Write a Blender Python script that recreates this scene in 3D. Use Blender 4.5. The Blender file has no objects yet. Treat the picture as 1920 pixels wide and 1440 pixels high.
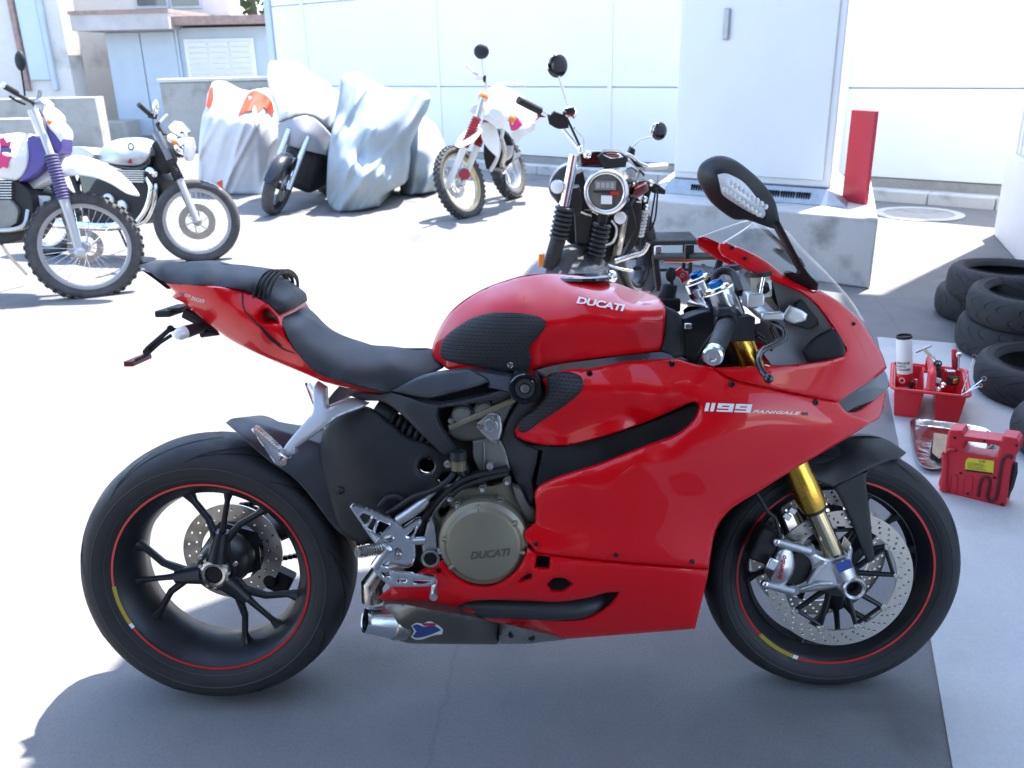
import bpy, bmesh, math, random
import numpy as np
from mathutils import Vector, Matrix, geometry

S = bpy.context.scene
COL = S.collection
random.seed(7)
rng = np.random.default_rng(7)
PI = math.pi

# ------------------------------------------------------------------ camera
CX, CY, CH = 0.732946, -1.756332, 1.435273
YAW, PITCH, ROLL, FPX, LEAN = -0.0187708, 0.3567813, -0.0226204, 1644.26, 0.144302
_fw = np.array([math.sin(YAW)*math.cos(PITCH), math.cos(YAW)*math.cos(PITCH), -math.sin(PITCH)])
_r0 = np.array([math.cos(YAW), -math.sin(YAW), 0.0])
_u0 = np.cross(_r0, _fw)
_r = math.cos(ROLL)*_r0 + math.sin(ROLL)*_u0
_u = -math.sin(ROLL)*_r0 + math.cos(ROLL)*_u0
CAMP = np.array([CX, CY, CH])
cd = bpy.data.cameras.new('camera')
cam = bpy.data.objects.new('camera', cd)
COL.objects.link(cam)
cam.matrix_world = Matrix(((_r[0], _u[0], -_fw[0], CX), (_r[1], _u[1], -_fw[1], CY), (_r[2], _u[2], -_fw[2], CH), (0, 0, 0, 1)))
cd.sensor_width = 36.0
cd.lens = FPX/1920*36.0
cd.clip_start = 0.05
cd.clip_end = 600
cd.dof.use_dof = True
cd.dof.focus_distance = 2.15
cd.dof.aperture_fstop = 6.3
S.camera = cam

# ------------------------------------------------------------------ light
SUN_AZ = math.atan2(1.74, 1.87)      # from +Y towards +X, where the sun stands
SUN_EL = math.radians(66)
w = bpy.data.worlds.new('World')
S.world = w
w.use_nodes = True
nt = w.node_tree
bg = nt.nodes['Background']
sky = nt.nodes.new('ShaderNodeTexSky')
sky.sky_type = 'NISHITA'
sky.sun_disc = False
sky.sun_elevation = SUN_EL
sky.sun_rotation = SUN_AZ
sky.altitude = 20
sky.air_density = 1.0
sky.dust_density = 1.0
sky.ozone_density = 1.0
nt.links.new(sky.outputs['Color'], bg.inputs['Color'])
bg.inputs['Strength'].default_value = 0.13
sl = bpy.data.lights.new('sun', 'SUN')
sl.energy = 3.0
sl.angle = math.radians(0.6)
sl.color = (1.0, 0.955, 0.88)
so = bpy.data.objects.new('sun', sl)
COL.objects.link(so)
sd = Vector((math.sin(SUN_AZ)*math.cos(SUN_EL), math.cos(SUN_AZ)*math.cos(SUN_EL), math.sin(SUN_EL)))
so.rotation_euler = sd.to_track_quat('Z', 'Y').to_euler()
so.location = (6, 8, 20)
vs = S.view_settings
vs.view_transform = 'Standard'
vs.look = 'None'
vs.gamma = 1.0
vs.use_curve_mapping = False
vs.exposure = 2.55
S.cycles.max_bounces = 8
S.cycles.transparent_max_bounces = 12
S.cycles.caustics_reflective = False
S.cycles.caustics_refractive = False

# ------------------------------------------------------------------ frames and rays
def rays(px):
    px = np.atleast_2d(np.asarray(px, float))
    return _fw + np.outer((px[:, 0]-960)/FPX, _r) - np.outer((px[:, 1]-720)/FPX, _u)
def project(P):
    d = np.atleast_2d(np.asarray(P, float))-CAMP
    z = d@_fw
    return np.stack([960+FPX*(d@_r)/z, 720-FPX*(d@_u)/z], -1)
def G(x, y, z=0.0):
    d = rays((x, y))[0]
    t = (z-CAMP[2])/d[2]
    return CAMP+t*d
class Frame:
    """a right handed frame; pixels are measured onto its planes y = const"""
    def __init__(s, o, M):
        s.o = np.asarray(o, float); s.M = np.asarray(M, float)
        s.C = s.M.T@(CAMP-s.o)
    def B(s, px, y):
        d = rays(px)@s.M
        t = (np.asarray(y, float)-s.C[1])/d[:, 1]
        return s.C+t[:, None]*d
    def b(s, x, y, Y):
        return s.B([(x, y)], Y)[0]
    def Bx(s, px, X):
        d = rays(px)@s.M
        t = (X-s.C[0])/d[:, 0]
        return (s.C+t[:, None]*d)[0]
    def Bz(s, x, y, Z):
        d = (rays([(x, y)])@s.M)[0]
        t = (Z-s.C[2])/d[2]
        return s.C+t*d
    def w(s, L):
        return s.o+np.asarray(L, float)@s.M.T
    def mat(s):
        m = Matrix.Identity(4)
        for i in range(3):
            for j in range(3): m[i][j] = s.M[i, j]
            m[i][3] = s.o[i]
        return m
def heading(o, deg, lean=0.0):
    """frame of a vehicle: x forward at deg from world +X, leaning left by lean degrees"""
    a = math.radians(deg); l = math.radians(lean)
    Rz = np.array([[math.cos(a), -math.sin(a), 0], [math.sin(a), math.cos(a), 0], [0, 0, 1]])
    c, s_ = math.cos(l), math.sin(l)
    Rx = np.array([[1, 0, 0], [0, c, s_], [0, -s_, c]])
    return Frame(o, Rz@Rx)

# ------------------------------------------------------------------ objects
def tag(o, label=None, cat=None, group=None, kind=None):
    if label: o['label'] = label
    if cat: o['category'] = cat
    if group: o['group'] = group
    if kind: o['kind'] = kind
    return o
def thing(name, label, cat, frame=None, loc=None, group=None):
    o = bpy.data.objects.new(name, None)
    o.empty_display_size = 0.1
    COL.objects.link(o)
    if frame is not None: o.matrix_world = frame.mat()
    elif loc is not None: o.location = loc
    return tag(o, label, cat, group)
def link(name, me, mat, parent=None, sharp=35, bevel=0.0, seg=2):
    o = bpy.data.objects.new(name, me)
    COL.objects.link(o)
    if parent is not None: o.parent = parent
    if mat is not None and not me.materials: me.materials.append(mat)
    if sharp is not None and len(me.polygons):
        me.polygons.foreach_set('use_smooth', [True]*len(me.polygons))
        me.set_sharp_from_angle(angle=math.radians(sharp))
    if bevel:
        m = o.modifiers.new('Bevel', 'BEVEL'); m.width = bevel; m.segments = seg; m.limit_method = 'ANGLE'; m.angle_limit = math.radians(40)
        m.harden_normals = False
    return o
def basis(axis):
    a = Vector(axis).normalized()
    t = Vector((0, 0, 1)) if abs(a.z) < 0.9 else Vector((1, 0, 0))
    x = t.cross(a).normalized()
    return a, x, a.cross(x)
def V(p): return Vector([float(q) for q in p])
class MB:
    def __init__(s): s.v = []; s.f = []
    def add(s, vs_, fs):
        n = len(s.v)
        s.v += [tuple(float(q) for q in p) for p in vs_]
        s.f += [tuple(i+n for i in f) for f in fs]
        return s
    def box(s, c, size, M=None):
        c = V(c); hx, hy, hz = [q/2 for q in size]
        P = [Vector((x, y, z)) for x in (-hx, hx) for y in (-hy, hy) for z in (-hz, hz)]
        if M is not None: P = [M@p for p in P]
        P = [p+c for p in P]
        return s.add(P, [(0, 1, 3, 2), (4, 6, 7, 5), (0, 4, 5, 1), (2, 3, 7, 6), (0, 2, 6, 4), (1, 5, 7, 3)])
    def tube(s, pts, r, n=10, caps=True, flat=None):
        pts = [V(p) for p in pts]
        k = len(pts)
        rs = r if isinstance(r, (list, tuple)) else [r]*k
        ring = []
        prev = None
        for i in range(k):
            t = (pts[min(i+1, k-1)]-pts[max(i-1, 0)]).normalized()
            if prev is None: a, x, y = basis(t)
            else:
                x = (prev-t*prev.dot(t)).normalized(); y = t.cross(x)
            prev = x
            fl = flat if flat else 1.0
            ring.append([pts[i]+rs[i]*(math.cos(q)*x+fl*math.sin(q)*y) for q in [2*PI*j/n for j in range(n)]])
        vs_ = [p for rr in ring for p in rr]
        fs = [(i*n+j, i*n+(j+1) % n, (i+1)*n+(j+1) % n, (i+1)*n+j) for i in range(k-1) for j in range(n)]
        if caps:
            fs.append(tuple(reversed(range(n)))); fs.append(tuple((k-1)*n+j for j in range(n)))
        return s.add(vs_, fs)
    def cyl(s, a, b, r, n=16, r2=None):
        return s.tube([a, b], [r, r if r2 is None else r2], n)
    def lathe(s, prof, c, axis=(0, 1, 0), n=48, a0=0.0, a1=2*PI, closed_prof=False):
        """prof: (offset along axis, radius)"""
        a, x, y = basis(axis); c = V(c)
        full = abs(a1-a0-2*PI) < 1e-6
        m = n if full else n+1
        k = len(prof)
        vs_ = []
        for j in range(m):
            q = a0+(a1-a0)*j/n
            d = math.cos(q)*x+math.sin(q)*y
            vs_ += [c+a*p[0]+d*p[1] for p in prof]
        fs = []
        kk = k if closed_prof else k-1
        for j in range(n):
            j2 = (j+1) % m
            for i in range(kk):
                i2 = (i+1) % k
                fs.append((j*k+i, j*k+i2, j2*k+i2, j2*k+i))
        return s.add(vs_, fs)
    def prism(s, poly, ext):
        """poly: 3D points in a plane; ext: extrusion vector"""
        P = [V(p) for p in poly]; e = V(ext); n = len(P)
        nrm = Vector((0, 0, 0))
        for i in range(n): nrm += P[i].cross(P[(i+1) % n])
        if nrm.dot(e) > 0: P = P[::-1]
        vs_ = P+[p+e for p in P]
        fs = [tuple(range(n)), tuple(reversed(range(n, 2*n)))]
        fs += [(i, i+n, (i+1) % n+n, (i+1) % n) for i in range(n)]
        return s.add(vs_, fs)
    def sphere(s, c, r, n=12, sc=(1, 1, 1), M=None):
        c = V(c); vs_ = []; m = n//2+1
        for i in range(m):
            t = PI*i/(m-1)
            for j in range(n):
                q = 2*PI*j/n
                p = Vector((sc[0]*math.sin(t)*math.cos(q), sc[1]*math.sin(t)*math.sin(q), sc[2]*math.cos(t)))*r
                if M is not None: p = M@p
                vs_.append(c+p)
        fs = [(i*n+j, (i+1)*n+j, (i+1)*n+(j+1) % n, i*n+(j+1) % n) for i in range(m-1) for j in range(n)]
        return s.add(vs_, fs)
    def mirror_y(s):
        s.v = [(x, -y, z) for x, y, z in s.v]; s.f = [tuple(reversed(f)) for f in s.f]
        return s
    def xf(s, M):
        s.v = [tuple(M@Vector(p)) for p in s.v]
        return s
    def mesh(s, name='mesh', fix=True):
        me = bpy.data.meshes.new(name)
        me.from_pydata(s.v, [], s.f)
        if fix:
            bm = bmesh.new(); bm.from_mesh(me)
            bmesh.ops.remove_doubles(bm, verts=bm.verts, dist=1e-6)
            bmesh.ops.recalc_face_normals(bm, faces=bm.faces)
            bm.to_mesh(me); bm.free()
        return me
    def build(s, name, mat, parent=None, sharp=35, bevel=0.0, seg=2, kind=None, label=None):
        o = link(name, s.mesh(name), mat, parent, sharp, bevel, seg)
        if kind: o['kind'] = kind
        if label: o['label'] = label
        return o
def catmull(P, closed, step):
    P = [np.asarray(p, float) for p in P]
    n = len(P); out = []
    for i in range(n if closed else n-1):
        p0 = P[(i-1) % n] if closed or i > 0 else 2*P[0]-P[1]
        p1 = P[i]; p2 = P[(i+1) % n]
        p3 = P[(i+2) % n] if closed or i+2 < n else 2*P[-1]-P[-2]
        d = np.linalg.norm(p2-p1)
        k = max(1, int(round(d/step)))
        # limit tangents so that near points do not overshoot
        t1 = (p2-p0); t2 = (p3-p1)
        l1 = np.linalg.norm(t1)+1e-9; l2 = np.linalg.norm(t2)+1e-9
        t1 = t1/l1*min(l1*.5, d); t2 = t2/l2*min(l2*.5, d)
        for j in range(k):
            u = j/k
            out.append((2*u**3-3*u**2+1)*p1+(u**3-2*u**2+u)*t1+(-2*u**3+3*u**2)*p2+(u**3-u**2)*t2)
    if not closed: out.append(P[-1])
    return out
def outline(P, step, corner=48):
    """closed smooth outline; corners sharper than `corner` degrees stay sharp"""
    P = [np.asarray(p, float) for p in P]; n = len(P)
    cs = []
    for i in range(n):
        a = P[i]-P[i-1]; b = P[(i+1) % n]-P[i]
        c = (a@b)/((np.linalg.norm(a)+1e-9)*(np.linalg.norm(b)+1e-9))
        if math.degrees(math.acos(max(-1, min(1, c)))) > corner: cs.append(i)
    if not cs: return np.array(catmull(P, True, step))
    out = []
    for k, i in enumerate(cs):
        j = cs[(k+1) % len(cs)]
        if j <= i: j += n
        seg = [P[q % n] for q in range(i, j+1)]
        out += catmull(seg, False, step)[:-1] if len(seg) > 2 else [seg[0]+(seg[1]-seg[0])*u for u in np.arange(0, 1, 1/max(1, round(np.linalg.norm(seg[1]-seg[0])/step)))]
    return np.array(out)
def inside(pts, poly):
    x, y = pts[:, 0], pts[:, 1]; r = np.zeros(len(pts), bool)
    a = poly; b = np.roll(poly, -1, 0)
    for (x1, y1), (x2, y2) in zip(a, b):
        if y1 == y2: continue
        c = ((y1 > y) != (y2 > y)) & (x < (x2-x1)*(y-y1)/(y2-y1)+x1)
        r ^= c
    return r
def dist_to(pts, poly):
    a = poly; b = np.roll(poly, -1, 0); d = np.full(len(pts), 1e9)
    for p, q in zip(a, b):
        e = q-p; l = e@e+1e-12
        t = np.clip(((pts-p)@e)/l, 0, 1)
        d = np.minimum(d, np.linalg.norm(pts-(p+t[:, None]*e), axis=1))
    return d
def tps(ctrl, lam=0.0):
    c = np.asarray(ctrl, float); X = c[:, :2]/100; z = c[:, 2]; n = len(X)
    if n < 3: return lambda q: np.full(len(np.atleast_2d(q)), z.mean())
    def U(r2): return np.where(r2 > 1e-12, r2*np.log(r2+1e-12), 0)
    K = U(((X[:, None]-X[None])**2).sum(-1))+lam*np.eye(n)
    Pm = np.c_[np.ones(n), X]
    A = np.block([[K, Pm], [Pm.T, np.zeros((3, 3))]])
    s = np.linalg.lstsq(A, np.r_[z, 0, 0, 0], rcond=None)[0]
    def f(q):
        q = np.atleast_2d(np.asarray(q, float))/100
        return U(((q[:, None]-X[None])**2).sum(-1))@s[:n]+s[n]+q@s[n+1:]
    return f
def depth(c):
    return c if callable(c) else (tps(c) if isinstance(c, list) else (lambda q, c=c: np.full(len(np.atleast_2d(q)), float(c))))
class Skin:
    """a curved panel whose outline and relief were measured in the frame's side view"""
    def __init__(s, fr, out, ctrl, step=7, holes=(), edge=(0, 0), corner=48, extra=None):
        s.fr = fr; s.yf = depth(ctrl); s.extra = extra
        O = outline(out, step, corner); s.O = O
        H = [outline(h, step, corner) for h in holes]
        lo, hi = O.min(0), O.max(0)
        gx = np.arange(lo[0], hi[0], step); gy = np.arange(lo[1], hi[1], step*.866)
        g = np.array([(x+(j % 2)*step/2, y) for j, y in enumerate(gy) for x in gx])
        g = g[inside(g, O)]
        d = dist_to(g, O); 
        for h in H: d = np.minimum(d, dist_to(g, h))
        keep = d > step*.55
        for h in H: keep &= ~inside(g, h)
        g = g[keep]
        er, ed = edge
        loops = [O]+H
        if er:
            for li, L in enumerate(loops):     # extra rows that round the rim
                nx = np.roll(L, -1, 0)-np.roll(L, 1, 0)
                nn = np.stack([-nx[:, 1], nx[:, 0]], -1); nn /= np.linalg.norm(nn, axis=1)[:, None]+1e-9
                for sg in (1, -1):
                    q = L+sg*nn*er*.35
                    ok = inside(q, O) & (dist_to(q, L) > er*.25)
                    for h in H: ok &= ~inside(q, h)
                    g = np.vstack([g, q[ok]])
        pts = np.vstack(loops+[g]); edges = []; n = 0
        for L in loops:
            edges += [(n+i, n+(i+1) % len(L)) for i in range(len(L))]; n += len(L)
        r = geometry.delaunay_2d_cdt([Vector((p[0], -p[1])) for p in pts], edges, [], 1, 1e-4)
        P = np.array([(v.x, -v.y) for v in r[0]]); F = [tuple(f) for f in r[2]]
        cen = np.array([P[list(f)].mean(0) for f in F])
        ok = inside(cen, O)
        for h in H: ok &= ~inside(cen, h)
        s.F = [f for f, k in zip(F, ok) if k]; s.P = P
        y = s.yf(P)
        if er:
            dd = dist_to(P, O)
            for h in H: dd = np.minimum(dd, dist_to(P, h))
            q = np.clip(1-dd/er, 0, 1)
            y = y+ed*(1-np.sqrt(np.clip(1-q*q, 0, 1)))
        if extra is not None: y = y+extra(P)
        s.y = y
        s.L = fr.B(P, y)
        cnt = {}
        for f in s.F:
            for i in range(3):
                a, b = f[i], f[(i+1) % 3]; cnt[(a, b)] = 1
        s.rim = [(a, b) for (a, b) in cnt if (b, a) not in cnt]
    def at(s, px, off=0.0):
        px = np.atleast_2d(np.asarray(px, float))
        y = s.yf(px)
        if s.extra is not None: y = y+s.extra(px)
        return s.fr.B(px, y-off)
    def p(s, x, y, off=0.0): return s.at([(x, y)], off)[0]
    def panel(s, name, mat, parent, thick=.004, flip=False, sharp=38, label=None, kind=None):
        n = len(s.L); A = s.L; Bk = s.L+np.array([0, thick, 0])
        vs_ = np.vstack([A, Bk]); fs = list(s.F)+[(c+n, b+n, a+n) for a, b, c in s.F]
        fs += [(b, a, a+n, b+n) for a, b in s.rim]
        if flip:
            vs_ = vs_*np.array([1, -1, 1]); fs = [tuple(reversed(f)) for f in fs]
        me = bpy.data.meshes.new(name); me.from_pydata(vs_.tolist(), [], fs)
        o = link(name, me, mat, parent, sharp)
        if label: o['label'] = label
        if kind: o['kind'] = kind
        return o
    def solid(s, name, mat, parent, sharp=50, label=None, y0=0.0, back=None):
        """front and its mirror about y = y0 joined along the outline (back: own depth function)"""
        n = len(s.L); A = s.L
        if back is None: Bk = np.c_[A[:, 0], 2*y0-A[:, 1], A[:, 2]]
        else: Bk = s.fr.B(s.P, depth(back)(s.P)) if not np.isscalar(back) else A+np.array([0, back, 0])
        vs_ = np.vstack([A, Bk]); fs = list(s.F)+[(c+n, b+n, a+n) for a, b, c in s.F]
        fs += [(b, a, a+n, b+n) for a, b in s.rim]
        me = bpy.data.meshes.new(name); me.from_pydata(vs_.tolist(), [], fs)
        bm = bmesh.new(); bm.from_mesh(me)
        bmesh.ops.remove_doubles(bm, verts=bm.verts, dist=4e-4)
        bm.to_mesh(me); bm.free()
        o = link(name, me, mat, parent, sharp)
        if label: o['label'] = label
        return o
def text_mesh(body, bold=0.0, shear=0.0, space=1.0):
    cu = bpy.data.curves.new('lettering', 'FONT')
    cu.body = body; cu.size = 1.0; cu.offset = bold; cu.shear = shear; cu.space_character = space
    cu.resolution_u = 4
    o = bpy.data.objects.new('lettering', cu); COL.objects.link(o)
    bpy.context.view_layer.update()
    me = o.to_mesh()
    vs_ = np.array([v.co[:] for v in me.vertices]); fs = [tuple(p.vertices) for p in me.polygons]
    o.to_mesh_clear(); bpy.data.objects.remove(o); bpy.data.curves.remove(cu)
    return vs_, fs
def lettering(body, corners, place, mat, parent, name='lettering', bold=0.0, shear=0.0, space=1.0):
    """text fitted in the quad corners = (lower left, lower right, upper left); place(px) gives points"""
    vs_, fs = text_mesh(body, bold, shear, space)
    lo, hi = vs_.min(0), vs_.max(0)
    u = (vs_[:, 0]-lo[0])/(hi[0]-lo[0]); v = (vs_[:, 1]-lo[1])/(hi[1]-lo[1])
    a, b, c = [np.asarray(q, float) for q in corners]
    px = a+np.outer(u, b-a)+np.outer(v, c-a)
    me = bpy.data.meshes.new(name); me.from_pydata(np.asarray(place(px)).tolist(), [], fs)
    return link(name, me, mat, parent, None)
def flat_patch(name, pts, place, mat, parent, step=6, label=None):
    """a thin decal following a surface"""
    O = outline(pts, step)
    lo, hi = O.min(0), O.max(0)
    g = np.array([(x, y) for x in np.arange(lo[0], hi[0], step) for y in np.arange(lo[1], hi[1], step)])
    g = g[inside(g, O)] if len(g) else np.zeros((0, 2))
    if len(g): g = g[dist_to(g, O) > step*.5]
    pp = np.vstack([O, g]); n = len(O)
    r = geometry.delaunay_2d_cdt([Vector((p[0], -p[1])) for p in pp], [(i, (i+1) % n) for i in range(n)], [], 1, 1e-4)
    me = bpy.data.meshes.new(name)
    me.from_pydata(np.asarray(place(np.array([(v.x, -v.y) for v in r[0]]))).tolist(), [], [tuple(f) for f in r[2]])
    o = link(name, me, mat, parent, None)
    me.polygons.foreach_set('use_smooth', [True]*len(me.polygons))
    if label: o['label'] = label
    return o

# ------------------------------------------------------------------ materials
def mk(name, col, rough=.5, metal=0.0, coat=0.0, bump=0.0, bscale=300.0, var=0.0, vscale=8.0, rvar=0.0, col2=None, spec=.5, coat_rough=.05, trans=0.0, ior=1.45, alpha=1.0, dist=.001):
    m = bpy.data.materials.new(name); m.use_nodes = True
    n = m.node_tree.nodes; l = m.node_tree.links; b = n['Principled BSDF']
    b.inputs['Base Color'].default_value = (*col, 1)
    b.inputs['Roughness'].default_value = rough
    b.inputs['Metallic'].default_value = metal
    b.inputs['Coat Weight'].default_value = coat
    b.inputs['Coat Roughness'].default_value = coat_rough
    b.inputs['Specular IOR Level'].default_value = spec
    b.inputs['Transmission Weight'].default_value = trans
    b.inputs['IOR'].default_value = ior
    b.inputs['Alpha'].default_value = alpha
    if bump or var or rvar:
        tc = n.new('ShaderNodeTexCoord')
    if var or rvar:
        nz = n.new('ShaderNodeTexNoise'); nz.inputs['Scale'].default_value = vscale; nz.inputs['Detail'].default_value = 6; nz.inputs['Roughness'].default_value = .62
        l.new(tc.outputs['Object'], nz.inputs['Vector'])
    if var:
        c2 = col2 if col2 else tuple(q*(1-var) for q in col)
        mx = n.new('ShaderNodeValToRGB')
        mx.color_ramp.elements[0].position = .34; mx.color_ramp.elements[0].color = (*c2, 1)
        mx.color_ramp.elements[1].position = .66; mx.color_ramp.elements[1].color = (*col, 1)
        l.new(nz.outputs['Fac'], mx.inputs['Fac']); l.new(mx.outputs['Color'], b.inputs['Base Color'])
    if rvar:
        mr = n.new('ShaderNodeMapRange'); mr.inputs['To Min'].default_value = max(.02, rough-rvar); mr.inputs['To Max'].default_value = min(1, rough+rvar)
        mr.inputs['From Min'].default_value = .3; mr.inputs['From Max'].default_value = .7
        l.new(nz.outputs['Fac'], mr.inputs['Value']); l.new(mr.outputs['Result'], b.inputs['Roughness'])
    if bump:
        nb = n.new('ShaderNodeTexNoise'); nb.inputs['Scale'].default_value = bscale; nb.inputs['Detail'].default_value = 3
        l.new(tc.outputs['Object'], nb.inputs['Vector'])
        bp = n.new('ShaderNodeBump'); bp.inputs['Strength'].default_value = bump; bp.inputs['Distance'].default_value = dist
        l.new(nb.outputs['Fac'], bp.inputs['Height']); l.new(bp.outputs['Normal'], b.inputs['Normal'])
    return m
M = {}
M['red'] = mk('red_paint', (.68, .0025, .009), .34, 0, .75, coat_rough=.02, spec=.2)
M['red_seam'] = mk('panel_gap', (.05, .003, .004), .6)
M['blackplastic'] = mk('black_plastic', (.015, .016, .019), .55, bump=.06, bscale=900, rvar=.1, vscale=14, var=.25)
M['dgrey'] = mk('dark_grey_coating', (.038, .040, .046), .46, .2, bump=.03, bscale=1200, rvar=.06, vscale=9)
M['seat'] = mk('seat_vinyl', (.018, .0195, .025), .55, bump=.12, bscale=1400, rvar=.07, vscale=10)
M['rubber'] = mk('tyre_rubber', (.024, .0245, .028), .62, bump=.06, bscale=500, var=.35, vscale=22, rvar=.12)
M['side_rubber'] = mk('sidewall_rubber', (.015, .015, .016), .72, var=.3, vscale=30)
M['oldtyre0'] = mk('sidewall_rib_rubber', (.034, .034, .037), .6)
M['groove'] = mk('groove_black', (.006, .006, .007), .8)
M['rim'] = mk('satin_black_wheel', (.018, .019, .023), .38, .3, rvar=.08, vscale=14)
M['alu'] = mk('cast_aluminium', (.56, .56, .57), .36, .9, bump=.05, bscale=500, rvar=.1, vscale=22)
M['alu_bright'] = mk('machined_aluminium', (.80, .81, .83), .22, 1.0, rvar=.06, vscale=40)
M['silverpaint'] = mk('silver_paint', (.46, .46, .47), .35, .55, rvar=.05)
M['steel'] = mk('brushed_steel', (.52, .49, .45), .30, 1.0, rvar=.1, vscale=26)
M['disc'] = mk('brake_disc_steel', (.50, .47, .43), .34, 1.0, rvar=.08, vscale=40)
M['chrome'] = mk('chrome', (.86, .86, .87), .07, 1.0)
M['gold'] = mk('gold_anodised', (.72, .42, .07), .26, 1.0, rvar=.05, vscale=20)
M['goldstan'] = mk('nitride_stanchion', (.58, .50, .33), .12, 1.0)
M['olive'] = mk('olive_magnesium', (.26, .24, .175), .40, .45, bump=.04, bscale=700, rvar=.07)
M['engine'] = mk('engine_casting', (.245, .24, .225), .46, .5, bump=.12, bscale=350, rvar=.1, var=.3)
M['enginedk'] = mk('engine_dark', (.02, .02, .021), .55, .3, bump=.1, bscale=400)
M['blue'] = mk('blue_anodised', (.02, .16, .48), .25, .9)
M['white'] = mk('white_print', (.82, .82, .82), .45)
M['redprint'] = mk('red_print', (.55, .02, .03), .45)
M['blueprint'] = mk('blue_print', (.03, .07, .30), .4)
M['yellow'] = mk('yellow_print', (.40, .30, .03), .5)
M['dkprint'] = mk('dark_red_print', (.12, .01, .015), .45)
M['blacktrim'] = mk('gloss_black', (.010, .010, .012), .18, 0, .6)
M['carbon'] = mk('carbon_sleeve', (.125, .118, .105), .36, .6, .3, bump=.1, bscale=900)
M['rubhose'] = mk('hose_rubber', (.012, .012, .013), .5)
M['greyduct'] = mk('grey_inner_panel', (.23, .23, .235), .5, bump=.05, bscale=900, rvar=.08)
M['fender'] = mk('grey_fender_plastic', (.036, .037, .040), .55, bump=.08, bscale=1200, rvar=.1, vscale=12)
M['clearlens'] = mk('clear_lens', (.75, .76, .78), .12, 0, 1.0, spec=.7)
M['darklens'] = mk('headlight_lens', (.02, .02, .022), .05, 0, 1.0)
M['amber'] = mk('amber_lens', (.75, .20, .02), .15, 0, .6)
M['redlens'] = mk('red_plastic', (.62, .015, .02), .28, 0, .3)
M['whitepl'] = mk('white_plastic', (.80, .80, .78), .35, 0, .2, var=.06, vscale=6)
M['purple'] = mk('purple_plastic', (.10, .075, .27), .4)
M['fluid'] = mk('reservoir_plastic', (.55, .53, .42), .3, trans=.35)
def glass(name, tint=(.95, .97, .97), a=.16):
    m = bpy.data.materials.new(name); m.use_nodes = True
    n = m.node_tree.nodes; l = m.node_tree.links; n.remove(n['Principled BSDF'])
    tr = n.new('ShaderNodeBsdfTransparent'); tr.inputs['Color'].default_value = (*tint, 1)
    gl = n.new('ShaderNodeBsdfGlossy'); gl.inputs['Roughness'].default_value = .03
    lw = n.new('ShaderNodeLayerWeight'); lw.inputs['Blend'].default_value = .5
    fr = n.new('ShaderNodeMath'); fr.operation = 'POWER'; fr.inputs[1].default_value = 4.0; l.new(lw.outputs['Facing'], fr.inputs[0])
    ad = n.new('ShaderNodeMath'); ad.operation = 'MULTIPLY_ADD'; ad.inputs[1].default_value = .55; ad.inputs[2].default_value = .05; l.new(fr.outputs[0], ad.inputs[0])
    mx = n.new('ShaderNodeMixShader')
    l.new(ad.outputs[0], mx.inputs['Fac']); l.new(tr.outputs['BSDF'], mx.inputs[1]); l.new(gl.outputs['BSDF'], mx.inputs[2])
    l.new(mx.outputs['Shader'], n['Material Output'].inputs['Surface'])
    return m
M['screen'] = glass('clear_acrylic', (.95, .965, .97))
def grip_mat():
    m = mk('honeycomb_rubber', (.012, .013, .015), .6)
    n = m.node_tree.nodes; l = m.node_tree.links; b = n['Principled BSDF']
    tc = n.new('ShaderNodeTexCoord')
    mp = n.new('ShaderNodeMapping'); mp.inputs['Scale'].default_value = (105, 0, 125)
    vo = n.new('ShaderNodeTexVoronoi'); vo.feature = 'DISTANCE_TO_EDGE'; vo.inputs['Randomness'].default_value = 0.0; vo.inputs['Scale'].default_value = 1.0
    mr = n.new('ShaderNodeMapRange'); mr.inputs['From Max'].default_value = .16
    bp = n.new('ShaderNodeBump'); bp.inputs['Strength'].default_value = .8; bp.inputs['Distance'].default_value = .0012
    # shift every other row to make a honeycomb out of a square lattice
    sx = n.new('ShaderNodeSeparateXYZ'); fl = n.new('ShaderNodeMath'); fl.operation = 'FLOOR'
    md = n.new('ShaderNodeMath'); md.operation = 'MODULO'; md.inputs[1].default_value = 2
    ab = n.new('ShaderNodeMath'); ab.operation = 'ABSOLUTE'
    hf = n.new('ShaderNodeMath'); hf.operation = 'MULTIPLY_ADD'; hf.inputs[1].default_value = .5
    cx = n.new('ShaderNodeCombineXYZ')
    l.new(tc.outputs['Object'], mp.inputs['Vector']); l.new(mp.outputs['Vector'], sx.inputs[0])
    l.new(sx.outputs['Z'], fl.inputs[0]); l.new(fl.outputs[0], md.inputs[0]); l.new(md.outputs[0], ab.inputs[0])
    l.new(ab.outputs[0], hf.inputs[0]); l.new(sx.outputs['X'], hf.inputs[2])
    l.new(hf.outputs[0], cx.inputs['X']); l.new(sx.outputs['Z'], cx.inputs['Z'])
    l.new(cx.outputs[0], vo.inputs['Vector']); l.new(vo.outputs['Distance'], mr.inputs['Value'])
    l.new(mr.outputs['Result'], bp.inputs['Height']); l.new(bp.outputs['Normal'], b.inputs['Normal'])
    cr = n.new('ShaderNodeMix'); cr.data_type = 'RGBA'; cr.inputs[6].default_value = (.003, .003, .004, 1); cr.inputs[7].default_value = (.030, .032, .037, 1)
    l.new(mr.outputs['Result'], cr.inputs[0]); l.new(cr.outputs[2], b.inputs['Base Color'])
    return m
M['grip'] = grip_mat()
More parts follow.
